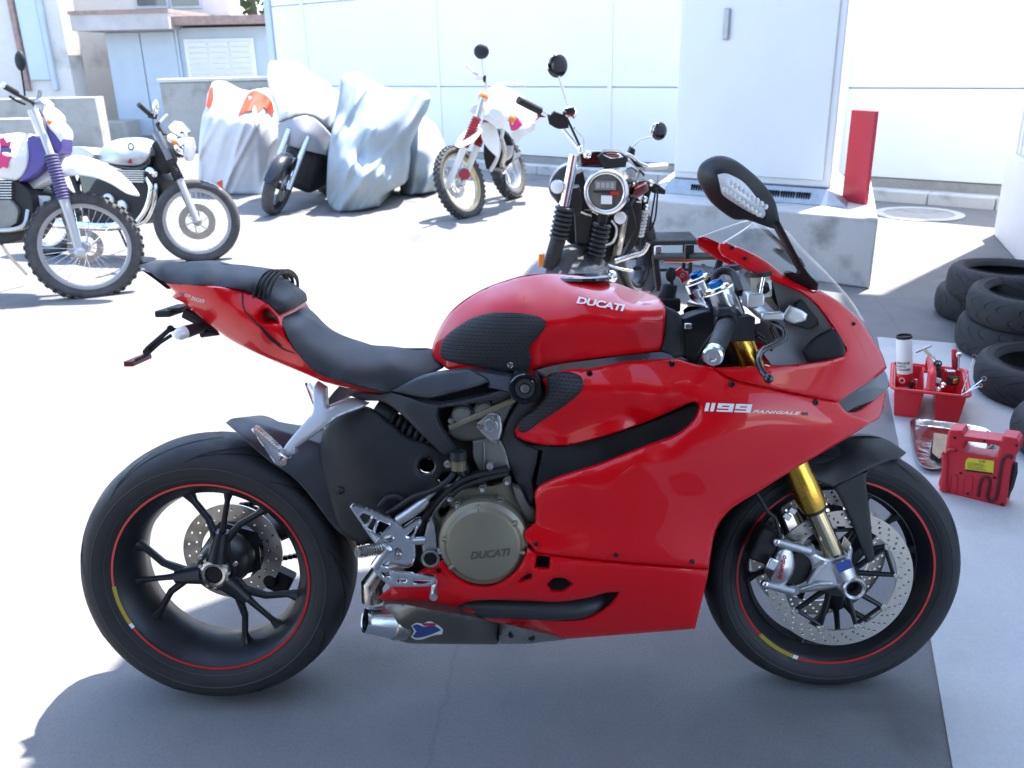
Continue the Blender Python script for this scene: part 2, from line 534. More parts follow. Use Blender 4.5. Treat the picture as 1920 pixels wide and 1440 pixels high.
# ================================================================== the red sport motorcycle
fr = Frame((0, 0, 0), [[1, 0, 0], [0, math.cos(LEAN), math.sin(LEAN)], [0, -math.sin(LEAN), math.cos(LEAN)]])
BIKE = thing('sport_motorcycle', 'red fully faired sport motorcycle with black seat and gold fork in the foreground', 'motorcycle', fr)
def crop(ox, oy, k): return lambda L: [(ox+k*x, oy+k*y) for x, y in L]
R1 = crop(240, 460, .3125); R2 = crop(780, 460, .3125); R3 = crop(1180, 260, .28125)
R4 = crop(560, 700, .361); R5 = crop(1000, 660, .38889); R6 = crop(1280, 780, .3612); R7 = crop(140, 760, .38889)
def C3(R, L): return [(R([(x, y)])[0])+(d,) for x, y, d in L]
def b1(R, x, y, d): return fr.b(*R([(x, y)])[0], d)
def mirror_copy(o):
    """the same part on the other side of the machine"""
    me = o.data.copy(); me.transform(Matrix.Scale(-1, 4, (0, 1, 0))); me.flip_normals()
    c = o.copy(); c.data = me; COL.objects.link(c); c.parent = o.parent
    return c
def bolt(parent, p, r=.006, mat='blacktrim', h=.004, ax=(0, 1, 0), n=12):
    p = V(p); a = Vector(ax).normalized()
    m = MB(); m.lathe([(h, r), (-h*.4, r), (-h, r*.8), (-h, r*.5), (-h*.3, r*.42), (-h*.3, 0)], p, ax, n)
    return m.build('bolt', M[mat], parent, 40)

# ---- wheels
def sport_wheel(name, xc, zc, prof, hw, ang0, yoff):
    grp = MB(); grp.lathe(prof, (xc, 0, zc), n=96)
    ty = grp.build(name, M['rubber'], BIKE, 60)
    rm = MB()
    rp = [(-hw, .2235), (-hw-.002, .2300), (-hw+.006, .2305), (-hw+.012, .222), (-hw+.03, .206), (-.02, .196), (.02, .196), (hw-.03, .206), (hw-.012, .222), (hw-.006, .2305), (hw+.002, .2300), (hw, .2235), (hw-.01, .216), (hw-.03, .197), (0, .186), (-hw+.03, .197), (-hw+.01, .216)]
    rm.lathe(rp, (xc, 0, zc), n=96, closed_prof=True)
    ri = rm.build('rim', M['rim'], ty, 50)
    for s in (-1, 1):
        st = MB(); y = s*(hw+.0026)
        st.lathe([(y, .2235), (y, .2285)], (xc, 0, zc), n=96)
        st.build('rim_stripe', M['redlens'], ri, None, label='thin red stripe round the rim')
    return ty, ri
rear_prof_full = [(-.083, .2285), (-.094, .246), (-.0995, .268), (-.097, .287), (-.086, .3035), (-.066, .3145), (-.038, .3225), (0, .325), (.038, .3225), (.066, .3145), (.086, .3035), (.097, .287), (.0995, .268), (.094, .246), (.083, .2285)]
rear_prof = [(y, .2285+(r-.2285)*.926) for y, r in rear_prof_full]
front_prof = [(-.048, .2285), (-.056, .243), (-.0605, .258), (-.057, .274), (-.046, .2865), (-.025, .2955), (0, .299), (.025, .2955), (.046, .2865), (.057, .274), (.0605, .258), (.056, .243), (.048, .2285)]
rear_tyre, rear_rim = sport_wheel('rear_tyre', 0, .3215, rear_prof, .083, 70, 0)
front_tyre, front_rim = sport_wheel('front_tyre', 1.437, .299, front_prof, .047, 70, 0)
def polar(xc, zc, r, deg, y): 
    a = math.radians(deg); return Vector((xc+r*math.cos(a), y, zc+r*math.sin(a)))
def y_spokes(xc, zc, rim, arms, yh, yr, rr=.192, w0=.030, split=.098):
    for A in arms:
        m = MB()
        m.tube([polar(xc, zc, .03, A, yh), polar(xc, zc, split, A, yh*.75+yr*.25)], [.034, .021], 10, flat=.8)
        for d, e in ((-27, .013), (0, .011), (27, .013)):
            m.tube([polar(xc, zc, split-.035, A+d*.1, yh*.8+yr*.2), polar(xc, zc, split+.03, A+d*.62, yh*.5+yr*.5), polar(xc, zc, rr-.02, A+d*.95, yr), polar(xc, zc, rr+.004, A+d*1.02, yr)], [.0135, e*.82, e*.8, e*1.5], 8, flat=.75)
        m.build('spoke', M['rim'], rim, 60)
y_spokes(0, .3215, rear_rim, (78, 188, 312), -.040, -.03)
y_spokes(1.437, .299, front_rim, (40, 160, 280), -.02, -.005, w0=.02)
# tread grooves
def grooves(xc, zc, prof, tyre, ks, a0s, span, lat0, lat1, wd=.0022, phase=0.0):
    ys = np.array([p[0] for p in prof]); rs = np.array([p[1] for p in prof])
    s = np.r_[0, np.cumsum(np.hypot(np.diff(ys), np.diff(rs)))]; s -= s[len(s)//2]
    m = MB()
    for k in range(ks):
        base = 360/ks*k+phase
        for sg in (-1, 1):
            pts = []
            for j in range(13):
                u = j/12
                ang = math.radians(base+(sg > 0)*360/ks/2+span*u)
                lat = sg*(lat0+(lat1-lat0)*u**.7)
                y = np.interp(lat, s, ys); r = np.interp(lat, s, rs)
                pts.append((ang, y, r, lat))
            vs_ = []
            for j, (ang, y, r, lat) in enumerate(pts):
                wdt = wd*math.sin(PI*min(.97, max(.05, j/12)))**.5
                for q in (-1, 1):
                    lq = lat+q*wdt
                    yy = np.interp(lq, s, ys); rr = np.interp(lq, s, rs)
                    a2 = ang+q*wdt/r*.7
                    nrm = .0006
                    vs_.append((xc+(rr+nrm)*math.cos(a2), yy*1.004, zc+(rr+nrm)*math.sin(a2)))
            m.add(vs_, [(2*j, 2*j+1, 2*j+3, 2*j+2) for j in range(12)])
    return m.build('tread_groove', M['groove'], tyre, None, kind='stuff')
grooves(0, .3215, rear_prof, rear_tyre, 9, 0, 46, .012, .098, .0024, phase=84)
grooves(0, .3215, rear_prof, rear_tyre, 9, 0, 24, .04, .108, .0018, phase=72)
grooves(1.437, .299, front_prof, front_tyre, 10, 0, -30, .008, .062, .0021, phase=10)
def ring_patch(name, xc, zc, y, r0, r1, a0, a1, mat, parent, label=None):
    m = MB(); n = 14; vs_ = []
    for j in range(n+1):
        a = math.radians(a0+(a1-a0)*j/n)
        vs_ += [(xc+r*math.cos(a), y, zc+r*math.sin(a)) for r in (r0, r1)]
    m.add(vs_, [(2*j, 2*j+1, 2*j+3, 2*j+2) for j in range(n)])
    return m.build(name, mat, parent, None, label=label)
ring_patch('rim_sticker', 0, .3215, -.0862, .2205, .2298, 184, 209, M['yellow'], rear_rim, 'yellow maker sticker on the rim')
ring_patch('rim_sticker', 0, .3215, -.0862, .2205, .2298, 209, 212, M['white'], rear_rim)
ring_patch('rim_sticker', 1.437, .299, -.0506, .2205, .2298, 222, 247, M['yellow'], front_rim, 'yellow maker sticker on the rim')
ring_patch('rim_sticker', 1.437, .299, -.0506, .2205, .2298, 247, 250, M['white'], front_rim)
for xc_, zc_, hw_, ty_, rl in ((0, .3215, .0905, rear_tyre, (.2415, .268)), (1.437, .299, .0565, front_tyre, (.2425, .262))):
    m = MB(); pr_ = rear_prof if xc_ == 0 else front_prof; ys_ = [p[0] for p in pr_[:8]]; rs_ = [p[1] for p in pr_[:8]]
    for r in rl:
        yy = float(np.interp(r, rs_, ys_)); m.lathe([(yy-.0003, r-.0016), (yy-.0016, r), (yy-.0003, r+.0016)], (xc_, 0, zc_), n=90)
    m.build('sidewall_rib', M['oldtyre0'], ty_, 60, kind='stuff')
# rear hub and disc
m = MB(); m.lathe([(-.062, .0), (-.062, .018), (-.030, .019), (-.030, .0)], (0, 0, .3215), n=32)
m.build('axle_bore', M['groove'], rear_rim)
m = MB(); m.lathe([(-.055, .019), (-.064, .021), (-.066, .027), (-.062, .034), (-.045, .036), (-.03, .036)], (0, 0, .3215), n=36)
for k in range(12):
    a = 2*PI*k/12; m.box((.0345*math.cos(a), -.058, .325+.0345*math.sin(a)), (.007, .012, .007), Matrix.Rotation(-a, 3, 'Y'))
m.build('axle_nut', M['steel'], rear_rim, 40)
m = MB(); m.lathe([(-.047, .034), (-.047, .046), (-.03, .056), (.03, .062), (.05, .062), (.05, .03)], (0, 0, .3215), n=40)
m.build('hub', M['rim'], rear_rim)
for k in range(6):
    a = 2*PI*k/6+.3; bolt(rear_rim, (.047*math.cos(a), -.043, .325+.047*math.sin(a)), .0055, 'steel')
def brake_disc(name, xc, zc, y, r0, r1, t, parent, n=96, rows=((.28, 28), (.55, 28), (.8, 28)), wave=0.0):
    """annulus with drilled holes; the holes are real openings"""
    O = []; I = []
    for k in range(n):
        a = 2*PI*k/n
        O.append(((r1+wave*math.cos(a*10))*math.cos(a), (r1+wave*math.cos(a*10))*math.sin(a))); I.append((r0*math.cos(a), r0*math.sin(a)))
    loops = [O, I]; hc = []
    for i, (u, c) in enumerate(rows):
        for k in range(c):
            a = 2*PI*(k+.33*i)/c; r = r0+(r1-r0)*u
            hc.append((r*math.cos(a), r*math.sin(a)))
            loops.append([(hc[-1][0]+.0034*math.cos(q), hc[-1][1]+.0034*math.sin(q)) for q in [2*PI*j/7 for j in range(7)]])
    pts = []; ed = []
    for L in loops:
        b0 = len(pts); pts += L; ed += [(b0+i, b0+(i+1) % len(L)) for i in range(len(L))]
    r = geometry.delaunay_2d_cdt([Vector(q) for q in pts], ed, [], 1, 1e-6)
    P = np.array([(q.x, q.y) for q in r[0]]); F = []
    H = np.array(hc)
    for f in r[2]:
        c = P[list(f)].mean(0)
        if np.hypot(*c) < r0*.996: continue
        if (np.hypot(*(H-c).T) < .0034).any(): continue
        F.append(tuple(f))
    nP = len(P); vs_ = [(xc+p[0], y-t/2, zc+p[1]) for p in P]+[(xc+p[0], y+t/2, zc+p[1]) for p in P]
    cnt = {(f[i], f[(i+1) % 3]) for f in F for i in range(3)}
    fs = F+[tuple(i+nP for i in reversed(f)) for f in F]+[(b, a, a+nP, b+nP) for a, b in cnt if (b, a) not in cnt]
    mm = MB(); mm.add(vs_, fs)
    return mm.build(name, M['disc'], parent, 30)
brake_disc('brake_disc', 0, .3215, .075, .078, .1225, .005, rear_tyre, rows=((.3, 22), (.7, 22)))
m = MB(); m.lathe([(.055, .03), (.072, .082), (.078, .082), (.06, .03)], (0, 0, .3215), n=5); m.build('disc_carrier', M['rim'], rear_tyre)
m = MB(); m.box((.085, .105, .24), (.10, .045, .055), Matrix.Rotation(.5, 3, 'Y')); m.cyl((.085, .07, .24), (.085, .12, .24), .018); m.build('rear_caliper', M['enginedk'], BIKE, bevel=.006)
# swingarm on the far side, chain, sprocket
m = MB(); m.tube([(-.0, .13, .325), (.14, .145, .375), (.30, .14, .42), (.46, .12, .40)], [.07, .062, .06, .07], 14, flat=.55)
m.build('swingarm', M['dgrey'], BIKE, 60)
m = MB(); m.lathe([(.16, .02), (.16, .085), (.166, .09), (.172, .085), (.172, .02)], (0, 0, .3215), n=40); m.build('sprocket', M['engine'], rear_tyre)
m = MB()
for k in range(38):
    u = k/37
    for z0, z1 in ((.409, .455), (.243, .335)):
        m.box((.0+.47*u, .166, z0+(z1-z0)*u), (.011, .010, .010))
m.build('drive_chain', M['enginedk'], BIKE, kind='stuff')

# ---- rear: mudguard, inner plate
hug = Skin(fr, R7([(728, 84), (758, 64), (822, 62), (1000, 118), (1192, 184), (1240, 300), (1330, 480), (1450, 600), (1435, 662), (1370, 664), (1262, 600), (1130, 430), (1050, 345), (930, 262), (790, 138)]),
    C3(R7, [(728, 84, -.02), (790, 138, -.085), (930, 262, -.107), (1050, 345, -.11), (1262, 600, -.115), (1400, 660, -.12), (1192, 184, -.06), (1000, 118, -.03), (822, 62, 0), (1330, 480, -.11), (1100, 250, -.085), (1450, 600, -.12)]), 6, edge=(5, .004))
hug.solid('rear_mudguard', M['dgrey'], BIKE, 40)
inn = Skin(fr, R4([(120, 330), (150, 262), (215, 205), (300, 172), (380, 185), (470, 250), (560, 325), (690, 365), (790, 420), (880, 470), (905, 560), (760, 640), (620, 700), (450, 760), (400, 860), (330, 895), (220, 820), (150, 640), (105, 470)]),
    C3(R4, [(120, 330, -.085), (215, 205, -.09), (380, 185, -.1), (690, 365, -.115), (880, 470, -.12), (330, 895, -.13), (150, 640, -.11), (105, 470, -.09), (450, 450, -.135), (600, 560, -.14), (280, 400, -.125), (760, 640, -.13)]), 7,
    holes=[R4([(625, 482), (640, 450), (668, 440), (695, 452), (706, 480), (695, 508), (665, 522), (636, 512)]), R4([(722, 560), (745, 525), (790, 515), (830, 535), (800, 575), (745, 585)])], edge=(8, .012))
inn.panel('swingarm_guard', M['blackplastic'], BIKE, .006)
m = MB(); m.sphere(b1(R4, 216, 606, -.118), .010); m.build('grommet', M['rubhose'], BIKE)
# shock absorber
m = MB(); a = b1(R4, 400, 185, -.06); b = b1(R4, 760, 400, -.08)
m.tube([a, a+(b-a)*.25], .028, 16); m.tube([a+(b-a)*.2, b], .018, 14)
m.build('shock_body', M['dgrey'], BIKE)
m = MB(); pts = []
for k in range(150):
    u = k/149; c = a+(b-a)*(.22+.7*u); ax, x, y = basis(b-a); q = 2*PI*8*u
    pts.append(V(c)+.032*(math.cos(q)*x+math.sin(q)*y))
m.tube(pts, .005, 6); m.build('shock_spring', M['blackplastic'], BIKE)

# ---- tail
tail = Skin(fr, R1([(220, 222), (350, 230), (540, 248), (690, 268), (770, 305), (850, 362), (900, 425), (918, 462), (960, 560), (1035, 660), (1120, 732), (1250, 790), (1400, 835), (1527, 862), (1527, 888), (1400, 873), (1190, 824), (1050, 766), (900, 704), (760, 643), (620, 570), (520, 500), (420, 420), (340, 350), (262, 312), (285, 285)]),
    C3(R1, [(220, 222, -.065), (262, 312, -.05), (690, 268, -.112), (900, 425, -.125), (1000, 600, -.137), (1250, 790, -.128), (1500, 872, -.118), (420, 420, -.068), (620, 570, -.082), (900, 704, -.1), (1190, 824, -.108), (500, 350, -.112), (800, 500, -.136), (1050, 700, -.14), (360, 280, -.092), (640, 430, -.127)]), 6,
    holes=[R1([(778, 412), (800, 392), (832, 378), (892, 432), (900, 466), (840, 470), (800, 468), (776, 440)])], edge=(6, .006))
tail.solid('tail_cowl', M['red'], BIKE, 40)
flat_patch('panel_gap', R1([(683, 272), (692, 272), (694, 360), (720, 410), (770, 452), (840, 530), (930, 615), (1000, 645), (1000, 652), (920, 622), (830, 540), (760, 460), (712, 415), (686, 362)]), lambda q: tail.at(q, .0012), M['red_seam'], BIKE, 4)
flat_patch('tail_vent', R1([(782, 464), (850, 536), (924, 602), (905, 602), (850, 566), (800, 505)]), lambda q: tail.at(q, .0014), M['groove'], BIKE, 4)
lettering('DUCATI', R1([(378, 326), (455, 349), (384, 305)]), lambda q: tail.at(q, .0012), M['white'], BIKE, bold=.03, shear=.25)
ps = R1([(312, 285), (336, 290), (332, 300), (308, 295)]); flat_patch('sponsor_print', ps, lambda q: tail.at(q, .0012), M['blueprint'], BIKE, 3)
lettering('corse', R1([(338, 306), (376, 314), (340, 290)]), lambda q: tail.at(q, .0012), M['white'], BIKE, shear=.2)
under = Skin(fr, R1([(80, 148), (140, 168), (215, 214), (250, 262), (235, 262), (160, 205)]), -.05, 4)
under.solid('tail_light', M['darklens'], BIKE)
pil = Skin(fr, R1([(62, 112), (120, 98), (350, 97), (560, 108), (740, 124), (830, 150), (925, 222), (990, 280), (1022, 345), (1004, 370), (912, 415), (872, 392), (820, 340), (760, 300), (690, 268), (540, 250), (350, 236), (216, 216), (140, 170)]),
    C3(R1, [(62, 112, -.002), (120, 98, -.002), (350, 97, -.002), (560, 108, -.002), (740, 124, -.002), (830, 150, -.002), (925, 222, -.002), (990, 280, -.004), (1022, 345, -.02), (912, 415, -.105), (760, 300, -.115), (540, 250, -.11), (350, 236, -.1), (216, 216, -.075), (140, 170, -.05), (400, 170, -.085), (650, 195, -.098), (840, 280, -.1), (950, 340, -.085), (500, 125, -.05), (200, 140, -.05), (800, 175, -.06)]), 6, edge=(5, .004))
pil.solid('passenger_seat', M['seat'], BIKE, 60)
m = MB()
strap = [b1(R1, x, y, d) for x, y, d in ((800, 312, -.113), (812, 262, -.114), (838, 205, -.108), (870, 168, -.08), (905, 155, -.03), (945, 170, .03), (972, 205, .075), (977, 255, .10))]
for dx in (-.016, -.005, .006, .017):
    m.tube([p+np.array([dx, -.002, 0]) for p in np.array(catmull(strap, False, .012))], .0054, 6, flat=.5)
m.build('grab_strap', M['rubber'], BIKE, 60)
seat = Skin(fr, R1([(915, 455), (930, 428), (1000, 404), (1062, 420), (1200, 500), (1330, 560), (1460, 598), (1650, 615), (1810, 618), (1850, 650), (1897, 702), (1892, 736), (1800, 782), (1650, 850), (1545, 885), (1400, 855), (1200, 795), (1100, 742), (1022, 655), (962, 560)]),
    C3(R1, [(930, 428, -.09), (1000, 404, -.01), (1060, 420, -.002), (1200, 500, -.002), (1330, 560, -.002), (1460, 598, -.002), (1650, 615, -.002), (1810, 618, -.002), (1897, 710, -.05), (1800, 782, -.085), (1545, 885, -.118), (1200, 795, -.138), (1022, 655, -.145), (962, 560, -.14), (1100, 600, -.105), (1250, 680, -.11), (1400, 720, -.105), (1560, 690, -.075), (1150, 510, -.03), (1350, 615, -.045), (1300, 760, -.138), (1650, 770, -.095), (1000, 480, -.09)]), 6, edge=(5, .004))
seat.solid('rider_seat', M['seat'], BIKE, 60)

# ---- tank
tank = Skin(fr, R2([(94, 640), (108, 575), (150, 482), (210, 396), (300, 320), (420, 254), (540, 210), (640, 182), (740, 168), (850, 168), (960, 178), (1060, 193), (1180, 222), (1300, 262), (1400, 288), (1468, 325), (1496, 378), (1490, 500), (1478, 590), (1464, 642), (1300, 656), (1100, 681), (900, 707), (780, 728), (690, 757), (630, 775), (570, 780), (480, 770), (400, 757), (300, 750), (185, 742), (150, 708), (110, 682)]),
    C3(R2, [(94, 640, -.03), (150, 482, -.012), (210, 396, -.004), (300, 320, -.002), (420, 254, -.002), (540, 210, -.002), (640, 182, -.002), (740, 168, -.002), (850, 168, -.002), (960, 178, -.002), (1060, 193, -.002), (1180, 222, -.002), (1300, 262, -.004), (1400, 288, -.02), (1468, 325, -.09), (1496, 378, -.135), (1490, 500, -.15), (1464, 642, -.14), (1300, 656, -.14), (1100, 681, -.13), (900, 707, -.115), (690, 757, -.1), (570, 780, -.095), (400, 757, -.09), (185, 742, -.075),
        (600, 290, -.075), (460, 330, -.07), (700, 260, -.06), (850, 230, -.058), (1000, 280, -.105), (900, 320, -.112), (1150, 330, -.128), (1350, 370, -.14), (640, 400, -.115), (400, 420, -.085), (250, 500, -.065), (450, 600, -.105), (620, 620, -.112), (760, 480, -.138), (900, 470, -.148), (1100, 460, -.158), (1380, 500, -.158), (1100, 580, -.142), (850, 600, -.122), (750, 680, -.108), (1300, 590, -.150), (300, 640, -.088), (170, 600, -.055), (1200, 260, -.06), (1400, 320, -.075)]), 6, edge=(5, .006))
tank.solid('fuel_tank', M['red'], BIKE, 60)
def pad(name, pts, base, ep=5, mir=True):
    f = lambda q: base.yf(q)-.0042
    s = Skin(fr, pts, f, 5, edge=(ep, .003))
    o = s.panel(name, M['grip'], BIKE, .005)
    if mir: mirror_copy(o)
    return s
pad1 = pad('knee_grip_pad', R2([(141, 640), (150, 590), (182, 540), (260, 480), (340, 435), (430, 408), (520, 402), (640, 408), (730, 425), (775, 452), (776, 490), (742, 540), (698, 590), (682, 630), (691, 670), (686, 722), (650, 748), (580, 764), (500, 755), (400, 735), (280, 715), (182, 692), (147, 668)]), tank)
lettering('DUCATI', R2([(962, 347), (1240, 396), (978, 307)]), lambda q: tank.at(q, .0030), M['white'], BIKE, 'tank_lettering', bold=.035, space=.95)
pc = R2([(566, 719)])[0]
pr = lambda r0, r1, a0, a1, nn=10: [(pc[0]+r*math.cos(a), pc[1]+r*math.sin(a)) for r, rg in ((r1, np.linspace(a0, a1, nn)), (r0, np.linspace(a1, a0, nn))) for a in rg]
for k in range(3):
    flat_patch('pad_emblem', pr(4.2, 5.4, k*2.1, k*2.1+1.7), lambda q: pad1.at(q, .0008), M['white'], BIKE, 1.2)
    a = k*2.1; flat_patch('pad_emblem', [(pc[0]+r*math.cos(t), pc[1]+r*math.sin(t)) for r, t in ((.5, a), (3.4, a+.5), (3.2, a+1.2), (1.4, a+.8))], lambda q: pad1.at(q, .0008), M['white'], BIKE, 1.2)
# tank filler cap on top
m = MB(); m.lathe([(0, .062), (.006, .06), (.008, .045), (.004, .043), (.004, 0)], (.86, 0, fr.b(*R2([(900, 176)])[0], 0)[2]-.010), (0, 0, 1), 36)
m.build('filler_cap', M['blacktrim'], BIKE)
# black trim between tank and fairing, headstock plastic
trim = Skin(fr, R2([(640, 775), (700, 758), (790, 730), (900, 708), (1100, 682), (1300, 657), (1466, 641), (1520, 655), (1555, 680), (1450, 684), (1250, 700), (1050, 738), (900, 748), (800, 775), (756, 806), (700, 800)]),
    C3(R2, [(640, 775, -.1), (790, 735, -.128), (1100, 690, -.138), (1466, 645, -.15), (1555, 680, -.165), (1250, 695, -.146), (900, 745, -.135), (756, 806, -.13)]), 5)
trim.panel('tank_trim', M['blacktrim'], BIKE, .02); trim.panel('tank_trim', M['blacktrim'], BIKE, .02, flip=True)
hs = Skin(fr, R2([(1497, 370), (1535, 385), (1580, 410), (1600, 470), (1612, 560), (1615, 660), (1560, 675), (1500, 650), (1470, 630), (1484, 540)]),
    C3(R2, [(1497, 370, -.11), (1580, 410, -.1), (1615, 660, -.14), (1500, 650, -.15), (1530, 500, -.135), (1470, 630, -.145)]), 5, edge=(6, .006))
hs.panel('airbox_cover', M['blackplastic'], BIKE, .03); hs.panel('airbox_cover', M['blackplastic'], BIKE, .03, flip=True)

# ---- fairings
FY = tps([(1020, 712, -.140), (1090, 692, -.152), (1170, 690, -.165), (1260, 675, -.172), (1334, 689, -.19), (1369, 711, -.20), (1428, 726, -.205), (1505, 742, -.19), (1572, 753, -.15),
    (1085, 722, -.176), (1150, 728, -.186), (1250, 742, -.203), (1310, 754, -.212), (1120, 760, -.172), (1220, 770, -.186),
    (1000, 825, -.140), (1060, 833, -.135), (1100, 800, -.152), (1200, 795, -.16), (1260, 775, -.182), (1020, 780, -.142), (990, 800, -.142),
    (1075, 878, -.2), (1200, 832, -.212), (1285, 800, -.216), (1310, 775, -.215), (1150, 900, -.213), (1020, 895, -.19), (1010, 920, -.188),
    (1400, 770, -.222), (1350, 850, -.222), (1250, 900, -.218), (1450, 800, -.214), (1560, 790, -.178), (1640, 785, -.115), (1662, 770, -.085), (1655, 800, -.09), (1620, 830, -.12), (1540, 870, -.165),
    (1100, 985, -.196), (1240, 1000, -.2), (1010, 990, -.182), (1008, 1030, -.192), (1080, 1030, -.197), (1200, 1050, -.196), (1330, 1040, -.172), (1300, 1060, -.185),
    (1400, 925, -.186), (1330, 970, -.186), (1470, 900, -.18),
    (1050, 1198, -.10), (1155, 1190, -.115), (1303, 1179, -.125), (1200, 1130, -.165), (1310, 1100, -.168), (1080, 1150, -.15), (950, 1165, -.13), (860, 1110, -.172), (740, 1112, -.13), (720, 1130, -.10), (830, 1050, -.165), (960, 1090, -.186), (1040, 1100, -.186), (800, 1140, -.13)])
fair_up = [R2([(q)])[0] for q in ((756, 806), (850, 760), (920, 742), (1050, 737), (1250, 700), (1450, 684), (1560, 680))]+[(1300, 682), (1334, 689), (1369, 711), (1428, 726), (1505, 742), (1572, 753), (1590, 774), (1636, 792), (1647, 786)]
fair_up += R5([(1640, 335), (1550, 392), (1400, 482), (1250, 570), (1100, 665), (960, 752), (905, 812), (880, 860), (865, 920), (852, 1000), (846, 1044), (390, 1010), (20, 968)])
fair_up += R4([(1205, 895), (1178, 870), (1170, 838), (1180, 815), (1226, 780), (1232, 700), (1225, 630), (1245, 590), (1340, 542), (1495, 492)])
fair_up += R2([(1100, 1312), (1400, 1196), (1550, 1140), (1622, 1095), (1680, 1030), (1700, 966), (1680, 940), (1640, 946), (1500, 1010), (1300, 1090), (1050, 1168), (900, 1200), (760, 1197), (660, 1176), (602, 1150), (592, 1110), (622, 1062), (720, 976), (770, 915), (778, 860)])
side = Skin(fr, fair_up, FY, 7, edge=(7, .008), corner=40)
side.panel('side_fairing', M['red'], BIKE, .004); side.panel('side_fairing', M['red'], BIKE, .004, flip=True)
belly_out = R5([(20, 972), (390, 1014), (846, 1049), (838, 1095), (825, 1150), (800, 1250), (780, 1335), (400, 1365), (130, 1384)])
belly_out += R4([(1330, 1366), (1200, 1326), (1040, 1296), (800, 1250), (600, 1206), (450, 1186), (410, 1167), (500, 1104), (640, 1075), (600, 1048), (700, 985), (752, 962), (800, 1030), (870, 1085), (960, 1104), (1040, 1088), (1125, 1032), (1170, 960), (1188, 905)])
belly = Skin(fr, belly_out, FY, 7, holes=[R4([(815, 1215), (880, 1187), (1000, 1177), (1200, 1182), (1350, 1187), (1500, 1166), (1600, 1140), (1665, 1137), (1640, 1175), (1580, 1232), (1480, 1274), (1350, 1280), (1200, 1264), (1000, 1240)]),
    R4([(1238, 948), (1305, 950), (1300, 1014), (1226, 1008)]), R4([(1290, 1095), (1322, 1064), (1380, 1064), (1420, 1095), (1375, 1128), (1310, 1128)]), R4([(1145, 1075), (1190, 1040), (1215, 1045), (1205, 1065), (1150, 1080)])], edge=(7, .008), corner=40)
belly.panel('belly_pan', M['red'], BIKE, .004); belly.panel('belly_pan', M['red'], BIKE, .004, flip=True)
# closing plate between the two sides of the belly pan
m = MB(); st = [side.fr.b(1303, 1179, -.125), fr.b(1155, 1190, -.115), fr.b(1050, 1198, -.10)]
m.add([(p[0], s*p[1], p[2]+.002) for p in st for s in (1, -1)], [(0, 1, 3, 2), (2, 3, 5, 4)]); m.build('belly_floor', M['red'], BIKE)
NY = tps([(1349, 457, -.122), (1405, 475, -.130), (1475, 522, -.138), (1530, 550, -.132), (1574, 568, -.115), (1610, 597, -.09), (1630, 626, -.07), (1655, 665, -.035), (1664, 695, -.012), (1662, 715, -.012),
    (1354, 479, -.128), (1405, 505, -.142), (1461, 530, -.152), (1503, 547, -.158), (1554, 603, -.165), (1574, 637, -.16), (1588, 668, -.158), (1334, 689, -.19), (1389, 687, -.196), (1467, 685, -.197), (1544, 678, -.178), (1369, 711, -.20), (1428, 726, -.205), (1505, 742, -.19), (1572, 753, -.15), (1600, 720, -.125), (1640, 700, -.07), (1625, 670, -.10), (1600, 630, -.125)])
nose_out = [(1349, 456), (1362, 454), (1405, 472), (1439, 491), (1475, 519), (1526, 547), (1536, 543), (1574, 566), (1610, 597), (1631, 626), (1653, 662), (1663, 690), (1655, 697)]+R5([(1640, 132), (1562, 180), (1472, 240)])+[(1505, 741), (1428, 725), (1369, 710), (1336, 690), (1389, 688), (1467, 686), (1544, 677), (1580, 668), (1586, 655), (1574, 632), (1554, 601), (1529, 570), (1503, 549), (1461, 532), (1405, 507), (1356, 480), (1347, 466)]
nose = Skin(fr, nose_out, NY, 6, edge=(6, .007), corner=42)
nose.panel('nose_cowl', M['red'], BIKE, .004); nose.panel('nose_cowl', M['red'], BIKE, .004, flip=True)
# lower nose and headlight
low = Skin(fr, R5([(1466, 252), (1476, 262), (1520, 292), (1570, 282), (1640, 232), (1692, 182), (1700, 200), (1690, 262), (1664, 322), (1640, 335), (1592, 356), (1530, 330)]),
    C3(R5, [(1466, 252, -.155), (1520, 292, -.13), (1592, 356, -.12), (1640, 232, -.06), (1695, 182, -.015), (1664, 322, -.06), (1690, 262, -.02)]), 5, edge=(5, .006))
low.panel('nose_lip', M['red'], BIKE, .004); low.panel('nose_lip', M['red'], BIKE, .004, flip=True)
hl = Skin(fr, R5([(1468, 240), (1562, 178), (1642, 128), (1692, 84), (1712, 130), (1718, 165), (1692, 186), (1640, 236), (1570, 286), (1520, 296)]),
    C3(R5, [(1468, 240, -.13), (1562, 178, -.1), (1642, 128, -.06), (1692, 84, -.02), (1718, 165, 0), (1640, 236, -.055), (1570, 286, -.085), (1520, 296, -.11)]), 5)
hl.solid('headlight', M['darklens'], BIKE, 50)
hg = Skin(fr, R5([(1560, 190), (1642, 136), (1692, 92), (1712, 130), (1716, 160), (1690, 178), (1640, 170), (1590, 185)]), lambda q: hl.yf(q)-.004, 5)
hg.panel('headlight_glass', M['screen'], BIKE, .002)
